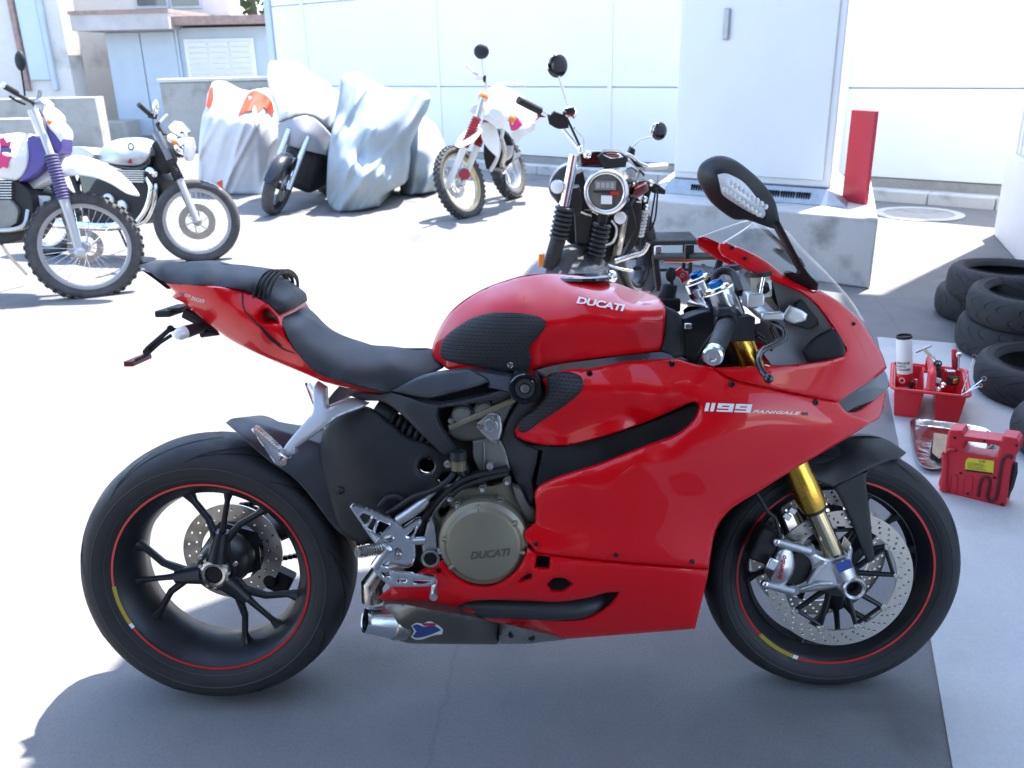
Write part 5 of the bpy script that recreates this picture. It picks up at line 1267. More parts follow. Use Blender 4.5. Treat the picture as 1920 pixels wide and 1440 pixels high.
for gx in (1308, 1345, 1448, 1477, 1506):
    for k in range(6):
        s_, z_ = hit_pl(gx-10+4.6*k, 358, OFF+.035)
        mm = MB(); mm.box(onP(s_, OFF+.028, ph+.055), (.008, .02, .045), Matrix.Rotation(math.atan2(pd[1], pd[0]), 3, 'Z')); mm.xf(T2).build('vent_slot', M['groove'], CB)
bl = G(1578, 376, ph+.002); br = G(1621, 384, ph+.002); 
RBD = thing('red_board', 'upright red board leaning at the right side of the white cabinet', 'board', loc=tuple(bl))
dB = (br-bl); dB[2] = 0; wB = np.linalg.norm(dB); bn = np.array([-dB[1], dB[0], 0])/wB
dd_ = rays([(1606, 207)])[0]; t = ((bl-CAMP)@bn)/(dd_@bn); zt = (CAMP+dd_*t)[2]
m = MB(); m.prism([Vector(bl), Vector(br), Vector(br)+Vector(bn)*.03, Vector(bl)+Vector(bn)*.03], (0, 0, zt-ph)); m.xf(Matrix.Translation(-Vector(bl))).build('board', mk('red_board_paint', (.52, .03, .06), .45, var=.08, vscale=4), RBD, bevel=.003)

# ---- left background: shed, house, walls, tree
def atY(x, y, Y):
    d_ = rays([(x, y)])[0]; t = (Y-CAMP[1])/d_[1]; return CAMP+t*d_
def slabY(mb, x0, y0, x1, y1, Y, dep, z0=None):
    """box whose front lies at depth Y: base left pixel (x0,y0), top right pixel (x1,y1)"""
    a = atY(x0, y0, Y); b = atY(x1, y1, Y)
    zl = a[2] if z0 is None else z0
    mb.box(((a[0]+b[0])/2, Y+dep/2, (zl+b[2])/2), (abs(b[0]-a[0]), dep, b[2]-zl)); return mb
YS = 17.4
SH = thing('storage_shed', 'low grey blue metal shed with double doors, louvred window and rusty roof edge', 'shed', loc=(atY(230, 258, YS)[0], YS, 0))
TS = Matrix.Translation((-atY(230, 258, YS)[0], -YS, 0))
xl = atY(228, 250, YS)[0]; xm = atY(345, 180, YS)[0]; xr = atY(545, 180, YS)[0]
zr = atY(280, 44, YS)[2]; zr2 = atY(430, 44, YS)[2]
m = MB(); m.box(((xl+xr)/2, YS+1.5, zr/2-.05), (xr-xl, 3, zr-.1)); m.xf(TS).build('wall', M['bluegrey'], SH)
dw = (xm-xl)/2
for k in range(2):
    m = MB(); m.box((xl+dw*(k+.5), YS-.02, (zr-.12)/2), (dw-.025, .03, zr-.2)); dr = m.xf(TS).build('door', M['bluegrey'], SH, bevel=.005)
    for j in range(11):
        m = MB(); m.box((xl+dw*(k+.5), YS-.036, .15+j*.19), (dw-.06, .008, .02)); m.xf(TS).build('door_rib', M['bluegrey'], dr)
m = MB(); m.box((xm+.03, YS-.03, zr/2-.05), (.05, .05, zr-.1)); m.xf(TS).build('post', M['bluegrey'], SH)
m = MB(); m.box(((xl+xm)/2-.12, YS+.9, zr+.02), (xm-xl+.5, 3.0, .30)); m.xf(TS).build('roof', mk('shed_fascia', (.50, .46, .45), .7, var=.2, vscale=3), SH)
m = MB(); m.box(((xl+xm)/2-.12, YS+.9, zr+.20), (xm-xl+.55, 3.05, .07)); m.xf(TS).build('roof_edge', M['roofrust'], SH)
m = MB(); m.box(((xm+xr)/2+.12, YS+.95, zr+.02), (xr-xm+.25, 2.8, .16)); m.xf(TS).build('roof_edge', M['roofrust'], SH)
wl = atY(360, 140, YS)[0]; wr = atY(478, 140, YS)[0]; wt = atY(420, 78, YS)[2]; wb_ = atY(420, 150, YS)[2]
m = MB(); m.box(((wl+wr)/2, YS-.03, (wt+wb_)/2), (wr-wl+.12, .05, wt-wb_+.12)); wf = m.xf(TS).build('louvre_window', M['louvre'], SH, bevel=.006)
for c_ in range(3):
    for j in range(7):
        m = MB(); m.box((wl+(wr-wl)*(c_+.5)/3, YS-.075, wb_+(wt-wb_)*(j+.5)/7), ((wr-wl)/3-.05, .014, (wt-wb_)/7*.98), Matrix.Rotation(.5, 3, 'X')); m.xf(TS).build('louvre_slat', M['louvre'], wf)
# low concrete wall in front of it
YC = 14.0
a = atY(318, 285, YC); b = atY(540, 150, YC)
LW = thing('low_concrete_wall', 'weathered concrete wall standing in front of the louvred shed window', 'wall', loc=(a[0], YC, 0))
m = MB(); m.box((b[0]/2-a[0]/2, .15, b[2]/2), (b[0]-a[0], .3, b[2])); m.build('wall', M['concrete'], LW, bevel=.015)
m = MB(); m.box((b[0]/2-a[0]/2, .15, b[2]+.032), (b[0]-a[0]+.06, .36, .06)); m.build('coping', M['plinth'], LW, bevel=.01)
# house behind
YH = 19.6
HX = atY(200, 100, YH)[0]
HS = thing('old_house', 'stained pale house with a dark upper window behind the shed', 'house', loc=(HX, YH, 0))
TH = Matrix.Translation((-HX, -YH, 0))
hx0 = atY(-220, 100, YH)[0]; hx1 = atY(430, 10, YH)[0]
m = MB(); m.box(((hx0+hx1)/2, YH+.4, 4), (hx1-hx0, .8, 8)); m.xf(TH).build('wall', M['stucco'], HS)
for x0, x1 in ((258, 316), (322, 377)):
    a = atY(x0, 14, YH); b = atY(x1, 14, YH)
    m = MB(); m.box(((a[0]+b[0])/2, YH-.01, a[2]+.6), (b[0]-a[0]+.06, .06, 1.26)); wf = m.xf(TH).build('window', M['bluegrey'], HS, bevel=.005)
    m = MB(); m.box(((a[0]+b[0])/2, YH-.045, a[2]+.6), (b[0]-a[0]-.05, .012, 1.14)); m.xf(TH).build('pane', M['glassdk'], wf)
# nearer wing of the house with a blue grey gutter board
YW = 17.0
a = atY(-160, 200, YW); b = atY(136, 150, YW)
WG = thing('house_wing', 'stained wall with a tall pale blue door panel at the far left', 'house', loc=(b[0], YW, 0))
m = MB(); m.box(((a[0]-b[0])/2, .3, 4), (b[0]-a[0], .6, 8)); m.build('wall', M['stucco'], WG)
pa_ = atY(60, 150, YW); pb_ = atY(98, 150, YW)
m = MB(); m.box(((pa_[0]+pb_[0])/2-b[0], -.03, 4.6), (pb_[0]-pa_[0], .06, 6.8-.0)); m.build('door_panel', mk('pale_blue_panel', (.50, .58, .66), .4, var=.05, vscale=2), WG, bevel=.01)
for px_ in (52, 104):
    p = atY(px_, 150, YW); m = MB(); m.box((p[0]-b[0], -.05, 4.5), (.10, .09, 7)); m.build('door_post', M['roofrust'] if px_ < 60 else M['bluegrey'], WG, bevel=.01)
# stepped retaining blocks at the left
for nm, (x0, y0, x1, y1, Y, dp), lb in (('retaining_block', (-60, 262, 178, 182, 14.6, .35), 'grey concrete retaining block behind the trail bike handlebar'), ('retaining_block', (-80, 275, 62, 222, 13.2, .3), 'low concrete block with pale top at the left edge behind the trail bike'), ('retaining_block', (178, 258, 232, 228, 16.6, .8), 'small concrete step beside the shed door')):
    A = atY(x0, y0, Y); B_ = atY(x1, y1, Y)
    m = MB(); m.box(((B_[0]-A[0])/2, dp/2, B_[2]/2), (B_[0]-A[0], dp, B_[2])); o = m.build(nm, M['concrete'], None, bevel=.015); o.location = (A[0], Y, 0); tag(o, lb, 'wall block', 'concrete blocks by the old house')
# tree
TX = atY(470, 10, 26)[0]
TR = thing('leafy_tree', 'dark green leafy tree showing between the house and the white wall', 'tree', loc=(TX, 26, 0))
m = MB(); m.tube([(0, 0, 0), (.1, 0, 2), (-.1, .1, 4.5)], [.22, .17, .08], 10); m.tube([(.1, 0, 2.2), (.9, .2, 4.2)], [.09, .03], 7); m.tube([(.05, 0, 2.6), (-.9, -.1, 4.4)], [.09, .03], 7); m.build('trunk', mk('bark', (.10, .08, .06), .9), TR)
n_ = 2600; cen = rng.normal(0, 1, (n_, 3)); cen /= np.linalg.norm(cen, axis=1)[:, None]; cen *= (rng.random((n_, 1))**.4); cl3 = rng.normal(0, .7, (26, 3)); cen = cen*.75+cl3[rng.integers(0, 26, n_)]
cen = cen*np.array([1.25, 1.1, 1.1])+np.array([0, 0, 4.6])
m = MB()
for c_ in cen:
    a = rng.normal(0, 1, 3); a /= np.linalg.norm(a); b = np.cross(a, rng.normal(0, 1, 3)); b /= np.linalg.norm(b)
    l_ = .13; m.add([c_-a*l_, c_+b*l_*.5, c_+a*l_, c_-b*l_*.5], [(0, 1, 2, 3)])
me = m.mesh('crown', False); o = link('crown', me, mk('leaves', (.06, .11, .03), .6, var=.5, vscale=2), TR, None)

M['oldtyre'] = mk('worn_tyre_rubber', (.036, .036, .039), .75, var=.3, vscale=14, bump=.1, bscale=200)
# ---- loose tyres
def loose_tyre(left_px, z0, R_, hw, label, tilt=0.0, seed=0):
    x, y, zz = left_px
    P_ = G(x, y, zz); d_ = rays([(x, y)])[0]; h_ = np.hypot(d_[0], d_[1]); right = np.array([d_[1]/h_, -d_[0]/h_, 0])
    c = P_+right*R_
    k = R_/.31
    prof = [(-hw*.62, .215*k), (-hw*.86, .224*k), (-hw*.98, .25*k), (-hw, .272*k), (-hw*.86, .292*k), (-hw*.55, .305*k), (0, .31*k), (hw*.55, .305*k), (hw*.86, .292*k), (hw, .272*k), (hw*.98, .25*k), (hw*.86, .224*k), (hw*.62, .215*k),
        (hw*.60, .222*k), (hw*.80, .24*k), (hw*.86, .27*k), (hw*.5, .292*k), (0, .298*k), (-hw*.5, .292*k), (-hw*.86, .27*k), (-hw*.80, .24*k), (-hw*.60, .222*k)]
    t = thing('loose_tyre', label, 'tyre', loc=(c[0], c[1], z0+hw), group='used tyres stacked on the slab')
    t.rotation_euler = (tilt, 0, seed*1.3)
    m = MB(); m.lathe(prof, (0, 0, 0), (0, 0, 1), 72, closed_prof=True); m.build('carcass', M['oldtyre'], t, 60)
    m = MB()
    ys = np.array([p[0] for p in prof[2:11]]); rs = np.array([p[1] for p in prof[2:11]])
    for q in range(22):
        for sg in (-1, 1):
            base = 2*PI*(q+(.5 if sg > 0 else 0))/22; vs_ = []
            for j in range(9):
                u = j/8; yy = sg*hw*(.08+.82*u); aa = base+(.16+.05*(q % 2))*math.sin(u*2.4+seed)*1.3
                r = np.interp(yy, ys, rs)+.0007; w_ = .0045*math.sin(PI*min(.95, max(.08, u)))/r
                vs_ += [(r*math.cos(aa-w_), r*math.sin(aa-w_), yy), (r*math.cos(aa+w_), r*math.sin(aa+w_), yy)]
            m.add(vs_, [(2*j, 2*j+1, 2*j+3, 2*j+2) for j in range(8)])
    m.build('tread_groove', M['groove'], t, None, kind='stuff')
    m = MB()
    for r in (.232*k, .262*k):
        m.lathe([(hw*1.0-abs(r-.25*k)*.1, r), (hw*1.0+.0025-abs(r-.25*k)*.1, r+.002), (hw*1.0-abs(r-.25*k)*.1, r+.004)], (0, 0, 0), (0, 0, 1), 64)
    m.build('sidewall_rib', M['side_rubber'], t, 60, kind='stuff')
    return t
loose_tyre((1752, 556, .085), 0, .30, .085, 'used black tyre at the bottom of the rear stack by the white wall', 0, 1)
loose_tyre((1774, 520, .26), .172, .305, .085, 'used black tyre on top of the rear stack by the white wall', .04, 2)
loose_tyre((1790, 618, .085), 0, .31, .09, 'used black tyre at the bottom of the front stack beside the tool caddy', 0, 3)
loose_tyre((1812, 556, .27), .182, .30, .08, 'used black tyre on top of the front stack beside the tool caddy', .03, 4)
loose_tyre((1825, 690, .08), .004, .30, .08, 'single black tyre lying flat on the slab right of the wrenches', 0, 5)
loose_tyre((1893, 792, .07), .004, .29, .07, 'black tyre cut off by the right edge behind the red jump starter', 0, 6)

# ---- tools on the slab
R8 = crop(1640, 590, .25688)
Z0 = .005
f0 = G(*R8([(140, 735)])[0], Z0); f1 = G(*R8([(610, 792)])[0], Z0)
cf = heading((f0+f1)/2, math.degrees(math.atan2(f1[1]-f0[1], f1[0]-f0[0])))
CW = np.linalg.norm(f1-f0)
CA = thing('tool_caddy', 'bright red plastic tool caddy with two bins and a middle handle, full of tools', 'tool caddy', cf)
M['redpl'] = mk('red_caddy_plastic', (.66, .022, .035), .38, 0, .15, rvar=.06)
cdp = .33; chh = .125
def bin_(x0, x1):
    """tapered open bin with real walls"""
    m = MB(); t = .004; fl = .014; z = chh
    def ring(x0, x1, y0, y1, z): return [(x0, y0, z), (x1, y0, z), (x1, y1, z), (x0, y1, z)]
    L = [ring(x0, x1, 0, cdp-.03, 0), ring(x0-fl, x1+fl, -fl, cdp+fl-.03, z), ring(x0-fl+t, x1+fl-t, -fl+t, cdp+fl-.03-t, z), ring(x0+t, x1-t, t, cdp-.03-t, t)]
    vs_ = [p for r in L for p in r]; fs = [(3, 2, 1, 0)]
    for k in range(3):
        for i in range(4): fs.append((k*4+i, k*4+(i+1) % 4, (k+1)*4+(i+1) % 4, (k+1)*4+i))
    fs.append((12, 13, 14, 15))
    return m.add(vs_, fs)
bw = CW*.36
bin_(-CW/2, -CW/2+bw).build('bin', M['redpl'], CA, 30, .004); bin_(CW/2-bw, CW/2).build('bin', M['redpl'], CA, 30, .004)
# rim, middle deck and handle
m = MB(); xo = CW/2+.024; yo0, yo1 = -.024, cdp-.03+.024
loop = []
for (cx_, cy_, a0) in ((xo-.03, yo1-.03, 0), (-xo+.03, yo1-.03, 90), (-xo+.03, yo0+.03, 180), (xo-.03, yo0+.03, 270)):
    for j in range(6): a = math.radians(a0+18*j); loop.append((cx_+.03*math.cos(a), cy_+.03*math.sin(a), chh))
loop.append(loop[0]); m.tube(loop, .0085, 8, flat=.8); m.build('rim', M['redpl'], CA, 60)
gx0, gx1 = -CW/2+bw+.014, CW/2-bw-.014
for y0, y1 in ((-.014, .03), (cdp-.075, cdp-.016)):
    m = MB(); m.box(((gx0+gx1)/2, (y0+y1)/2, chh-.006), (gx1-gx0, y1-y0, .012)); m.build('deck', M['redpl'], CA, bevel=.003)
m = MB(); hx = (gx0+gx1)/2
m.tube(catmull([(hx, .0, chh), (hx, .03, chh+.05), (hx, .06, chh+.065), (hx, cdp-.10, chh+.065), (hx, cdp-.06, chh+.05), (hx, cdp-.035, chh)], False, .01), .017, 10, flat=.6); m.build('handle', M['redpl'], CA, 60)
for k in range(4):
    m = MB(); m.box((hx-.012+.008*k, cdp-.045, chh+.003), (.003, .04, .006)); m.build('deck_rib', M['redpl'], CA)
# spray can
can_b = cf.w((-CW/2+bw*.45, .10, .035)); 
ct = rays([R8([(215, 150)])[0]])[0]; tt = ((can_b[1]+.02)-CAMP[1])/ct[1]; can_t = CAMP+ct*tt
SC = bpy.data.objects.new('spray_can', None); COL.objects.link(SC); tag(SC, 'white and red spray can standing upside down in the caddy', 'spray can')
ax_ = V(can_t-can_b); Lc = ax_.length; a_, bx, by = basis(ax_)
cfm = Matrix((( bx.x, by.x, a_.x, can_b[0]), (bx.y, by.y, a_.y, can_b[1]), (bx.z, by.z, a_.z, can_b[2]), (0, 0, 0, 1))); SC.matrix_world = cfm
cr_ = .031
toc = cfm.inverted()@V(CAMP); fa = math.atan2(toc.y, toc.x)
m = MB(); m.lathe([(.045, 0), (.045, cr_*.9), (.05, cr_), (Lc-.012, cr_), (Lc-.004, cr_*.95)], (0, 0, 0), (0, 0, 1), 40); m.build('can_body', M['white'], SC, 40)
m = MB(); m.lathe([(Lc-.012, cr_*1.02), (Lc, cr_*1.02), (Lc, cr_*.88), (Lc-.008, cr_*.85), (Lc-.008, 0)], (0, 0, 0), (0, 0, 1), 40); m.build('base_rim', M['enginedk'], SC, 40)
m = MB(); m.lathe([(.07, cr_+.0006), (.125, cr_+.0006)], (0, 0, 0), (0, 0, 1), 40); m.build('red_band', M['redlens'], SC, None)
m = MB(); m.lathe([(.0, .008), (.012, .010), (.015, .018), (.045, .022)], (0, 0, 0), (0, 0, 1), 24); m.build('nozzle', M['redlens'], SC, 40)
oncan = lambda u, v: (lambda an: (math.cos(an)*(cr_+.001), math.sin(an)*(cr_+.001), v))(fa+u/cr_)
for tx, z_ in (('BREAKER', .168), ('PARTS', .154), ('CLEANER', .140)):
    vs_, fs = text_mesh(tx, .015); hgt = vs_[:, 1].max(); wd_ = vs_[:, 0].max(); k = .0095/hgt
    me = bpy.data.meshes.new('can_lettering'); me.from_pydata([oncan(-.034+v[0]*k*1.0, z_+v[1]*k) for v in vs_], [], fs); link('can_lettering', me, M['enginedk'], SC, None)
m = MB(); m.lathe([(0, .012), (0, .009)], (0, 0, 0), (0, 0, 1), 24); pts = [oncan(-.012+.012*math.cos(q), .098+.012*math.sin(q)) for q in np.linspace(0, 2*PI, 24, endpoint=False)]; pi_ = [oncan(-.012+.009*math.cos(q), .098+.009*math.sin(q)) for q in np.linspace(0, 2*PI, 24, endpoint=False)]
m = MB(); m.add([(p[0]*1.01, p[1]*1.01, p[2]) for p in pts+pi_], [(i, (i+1) % 24, 24+(i+1) % 24, 24+i) for i in range(24)]); m.build('round_mark', M['white'], SC, None)
# spanners and sockets
def spanner(p0, p1, label, r=.010):
    p0 = V(p0); p1 = V(p1)
    t = thing('spanner', label, 'spanner', loc=tuple(p0), group='spanners standing in the caddy')
    d = (p1-p0); L = d.length; d.normalize(); vw = (V(CAMP)-p1).normalized(); sx_ = d.cross(vw).normalized(); nn = sx_.cross(d)
    m = MB(); m.tube([d*.0, d*(L-r)], [.0042, .0046], 8, flat=.55); m.build('shaft', M['chrome'], t)
    m = MB(); m.lathe([(-.005, r*.58), (-.005, r), (.005, r), (.005, r*.58)], d*L, nn, 20, closed_prof=True); m.build('ring_end', M['chrome'], t, 40)
    return t
def pt(x, y, dep): return cf.b(*R8([(x, y)])[0], dep)
def wp_(x, y, dep): return cf.w(pt(x, y, dep))
spanner(wp_(632, 575, .05), wp_(727, 305, .10), 'long chrome ring spanner rising highest at the right end of the caddy')
spanner(wp_(640, 585, .03), wp_(800, 465, .02), 'chrome ring spanner leaning out over the right rim of the caddy, upper of two')
spanner(wp_(620, 590, .012), wp_(775, 515, -.0), 'chrome ring spanner leaning out over the right rim of the caddy, lower of two', .008)
spanner(wp_(470, 590, .06), wp_(497, 515, .03), 'short chrome spanner head showing at the middle of the caddy front', .012)
spanner(wp_(455, 600, .05), wp_(465, 545, .02), 'small chrome spanner end beside the handle near the caddy front', .010)
RT = thing('ratchet_handle', 'chrome ratchet with a round head lying over the caddy handle', 'ratchet', loc=tuple(wp_(462, 360, .12)))
o0 = V(wp_(462, 360, .12)); o1 = V(wp_(470, 470, .10)); o2 = V(wp_(358, 250, .17)); o3 = V(wp_(300, 275, .17)); o4 = V(wp_(415, 225, .17))
m = MB(); m.lathe([(-.012, .010), (-.012, .016), (.012, .016), (.012, .010)], (0, 0, 0), V(CAMP)-o0, 20, closed_prof=True); m.build('head', M['chrome'], RT, 40)
m = MB(); m.tube([Vector((0, 0, 0)), o1-o0], [.009, .012], 12); m.build('grip', M['enginedk'], RT)
m = MB(); m.tube([Vector((0, 0, 0)), o2-o0], [.008, .007], 10); m.build('extension', M['steel'], RT)
m = MB(); m.tube([o3-o0, o4-o0], .005, 8); m.build('cross_bar', M['steel'], RT)
SD = thing('screwdriver', 'red handled screwdriver standing at the back of the caddy', 'screwdriver', loc=tuple(wp_(585, 400, .16)))
o0 = V(wp_(585, 400, .16)); o1 = V(wp_(580, 250, .17)); m = MB(); m.tube([(0, 0, 0), (o1-o0)*.15, (o1-o0)*.9, o1-o0], [.008, .011, .011, .008], 10); m.build('handle', M['redpl'], SD); m = MB(); m.tube([(0, 0, 0), (0, .0, -.09)], .003, 8); m.build('blade', M['chrome'], SD)
SO = thing('socket', 'chrome socket standing beside the screwdriver', 'socket', loc=tuple(wp_(608, 400, .15)))
o0 = V(wp_(608, 400, .15)); o1 = V(wp_(612, 280, .15)); m = MB(); m.tube([(0, 0, 0), (o1-o0)*.8], .005, 10); m.build('shaft', M['chrome'], SO); m = MB(); m.tube([(o1-o0)*.78, o1-o0], .010, 14); m.build('head', M['chrome'], SO)
SB = thing('socket_box', 'black and brass coupling block among the tools', 'tool', loc=tuple(wp_(570, 480, .09)))
m = MB(); m.box((0, 0, 0), (.04, .035, .035), Matrix.Rotation(.4, 3, 'Z')); m.build('block', M['enginedk'], SB, bevel=.005); m = MB(); m.box((0, -.02, .004), (.022, .006, .020), Matrix.Rotation(.4, 3, 'Z')); m.build('plate', M['gold'], SB, bevel=.002)
SK2 = thing('socket', 'short bright socket lying on the caddy deck', 'socket', loc=tuple(wp_(550, 410, .11))); m = MB(); m.tube([(-.018, 0, 0), (.018, 0, -.004)], .008, 14); m.build('barrel', M['chrome'], SK2)
SK3 = thing('tape_tab', 'small white plastic holder beside the handle', 'tool', loc=tuple(wp_(460, 480, .04))); m = MB(); m.box((0, 0, 0), (.022, .012, .020), Matrix.Rotation(.3, 3, 'Y')); m.build('tab', M['white'], SK3, bevel=.002)
SKb = thing('screw_tool', 'dark screwdriver lying in the left bin under the spray can', 'screwdriver', loc=tuple(wp_(268, 520, .06))); m = MB(); m.tube([(0, 0, .02), (0, 0, -.05)], .008, 10); m.build('handle', M['enginedk'], SKb); m = MB(); m.tube([(.02, .01, .025), (.02, .0, -.04)], .006, 10); m.build('shaft', M['chrome'], SKb)
# metal tray with a piece of card
tp = R8([(252, 835), (262, 805), (300, 797), (420, 808), (700, 846), (820, 880), (862, 940), (850, 990), (720, 1080), (560, 1140), (420, 1165), (350, 1148), (310, 1110), (280, 1020)])
TP = [G(x, y, Z0) for x, y in tp]; tcn = np.mean(TP, 0)
TY = thing('metal_tray', 'shiny rounded metal tray lying on the slab behind the jump starter', 'tray', loc=tuple(tcn))
Q = np.array(catmull([np.array(p)-tcn for p in TP], True, .012)); n = len(Q)
m = MB(); L = [Q*.86+[0, 0, .003], Q*.90+[0, 0, .006], Q*.965+[0, 0, .022], Q*1.0+[0, 0, .024], Q*1.0+[0, 0, .021], Q*.97+[0, 0, .018], Q*.9+[0, 0, .0005]]
for q in L: m.v += [tuple(p) for p in q]
m.f += [(k*n+i, k*n+(i+1) % n, (k+1)*n+(i+1) % n, (k+1)*n+i) for k in range(len(L)-1) for i in range(n)]; m.f.append(tuple(range(n))); m.f.append(tuple(reversed(range((len(L)-1)*n, len(L)*n))))
m.build('tray', mk('tray_metal', (.70, .71, .73), .18, 1.0, bump=.6, bscale=25, rvar=.1, vscale=12, dist=.004), TY, 50)
cp = [G(x, y, Z0+.012) for x, y in R8([(432, 868), (545, 885), (560, 1000), (470, 1055), (418, 1010)])]
CD = thing('card_piece', 'curled brown piece of card in the metal tray', 'card', loc=tuple(cp[0]))
m = MB(); m.prism([V(p)-V(cp[0]) for p in cp], (0, 0, .004)); m.build('card', mk('brown_card', (.42, .30, .20), .8, var=.2, vscale=20), CD)
# jump starter
j0 = G(*R8([(470, 1282)])[0], Z0); j1 = G(*R8([(955, 1405)])[0], Z0)
jf = heading(j0, math.degrees(math.atan2(j1[1]-j0[1], j1[0]-j0[0])))
JS = thing('jump_starter', 'red portable jump starter with a yellow label and carrying handle on the slab', 'jump starter', jf)
M['jred'] = mk('jump_starter_red', (.56, .020, .035), .42, 0, .1, bump=.05, bscale=600, rvar=.06)
js = Skin(jf, R8([(470, 1278), (490, 1200), (505, 1100), (520, 960), (535, 860), (548, 835), (640, 840), (655, 880), (925, 915), (935, 880), (1035, 895), (1058, 930), (1050, 1000), (1010, 1070), (960, 1390), (945, 1405), (500, 1318), (470, 1300)]), 0.0, 4, holes=[R8([(655, 930), (680, 925), (880, 950), (912, 965), (895, 1030), (860, 1034), (670, 1002), (650, 985)])], edge=(5, .008))
body = js.panel('case', M['jred'], JS, .06)
jp = lambda o: (lambda q: jf.B(q, -o))
yl = Skin(jf, R8([(682, 1045), (872, 1068), (865, 1160), (660, 1132), (664, 1070)]), -.0012, 3); yl.panel('warning_label', mk('label_yellow', (.70, .58, .04), .5), JS, .001, label='yellow warning label')
for y_ in range(6): 
    a = R8([(676, 1078+y_*9), (790+12*(y_ % 3), 1092+y_*9)]); m = MB(); pA_ = jf.b(*a[0], -.0018); pB_ = jf.b(*a[1], -.0018); m.tube([pA_, pB_], .0005, 4); m.build('label_line', M['enginedk'], JS)
lettering('注意', R8([(755, 1076), (806, 1083), (758, 1058)]), jp(.0018), M['enginedk'], JS, 'label_heading')
flat_patch('label_band', R8([(662, 1128), (860, 1154), (860, 1166), (662, 1142)]), jp(.0016), M['enginedk'], JS, 4)
pv_ = R8([(755, 1325), (770, 1230), (790, 1190), (830, 1190), (840, 1230), (822, 1320), (835, 1355), (870, 1355), (890, 1320), (925, 1100), (945, 1040), (985, 1028), (1005, 1050)])
m = MB(); m.tube(catmull([jf.b(x, y, -.001) for x, y in pv_], False, .006), .0055, 8); m.build('cable_groove', mk('dark_red_groove', (.10, .008, .012), .5), JS, 60)  # dark tube stands in for the shade in the moulded cable groove
m = MB(); m.tube([jf.b(*q, .03) for q in R8([(1010, 1080), (1000, 1150), (975, 1250), (950, 1330)])], [.014, .018, .017, .012], 10); m.build('black_clamp', M['blackplastic'], JS)
for k in range(12):
    u = k/11; p = jf.b(*R8([(1018-55*u, 1090+230*u)])[0], .012); 
    if k % 1 == 0: m = MB(); m.box(p, (.012, .012, .003)); m.build('clamp_tooth', M['enginedk'], JS)
m = MB(); m.tube([jf.b(*q, .0) for q in R8([(505, 1010), (515, 1060), (512, 1150), (500, 1230), (510, 1285)])], [.008, .011, .010, .015, .012], 10); m.build('red_clamp', M['jred'], JS)
m = MB(); m.tube(catmull([jf.b(*q, -.006) for q in R8([(495, 1005), (515, 1015), (545, 985), (590, 985)])], False, .006), .0045, 8); m.build('red_cable', M['jred'], JS, 60)
for x, y in ((584, 898), (800, 922), (588, 993), (1035, 955), (628, 1158), (875, 1190), (680, 1305), (930, 1385), (500, 1325)):
    bolt(JS, jf.b(*R8([(x, y)])[0], -.001), .0045, 'enginedk', .002)
for q in ([(560, 1180), (585, 1165), (605, 1185), (590, 1320), (560, 1325), (548, 1300)], [(650, 1190), (680, 1170), (712, 1185), (705, 1300), (680, 1318), (645, 1300)]):
    s_ = Skin(jf, R8(q), -.0, 3, edge=(3, .001)); s_.panel('moulded_rib', M['jred'], JS, .004) if False else None
    m = MB(); m.tube(catmull([jf.b(x, y, -.0002) for x, y in R8(q)+R8(q[:1])], False, .005), .0022, 6); m.build('moulded_rib', M['jred'], JS, 60)
# black stool behind the motorcycle
ST = thing('work_stool', 'low black steel stool with a flat top behind the motorcycle handlebar', 'stool', loc=tuple(G(1258, 540)))
so_ = G(1258, 540); YQ = so_[1]
ta = atY(1208, 455, YQ); tb_ = atY(1300, 455, YQ); zt_ = ta[2]
m = MB(); m.box((0, .12, zt_), (tb_[0]-ta[0], .30, .03)); m.build('top', M['blackplastic'], ST, bevel=.006)
for sx_ in (-1, 1):
    for yy in (0, .24): m = MB(); m.tube([(sx_*(tb_[0]-ta[0])*.38, yy, 0), (sx_*(tb_[0]-ta[0])*.38, yy, zt_-.01)], .013, 8); m.build('leg', M['blackplastic'], ST)
m = MB(); m.tube([(-(tb_[0]-ta[0])*.38, 0, .12), ((tb_[0]-ta[0])*.38, 0, .12)], .010, 8); m.build('crossbar', M['blackplastic'], ST)
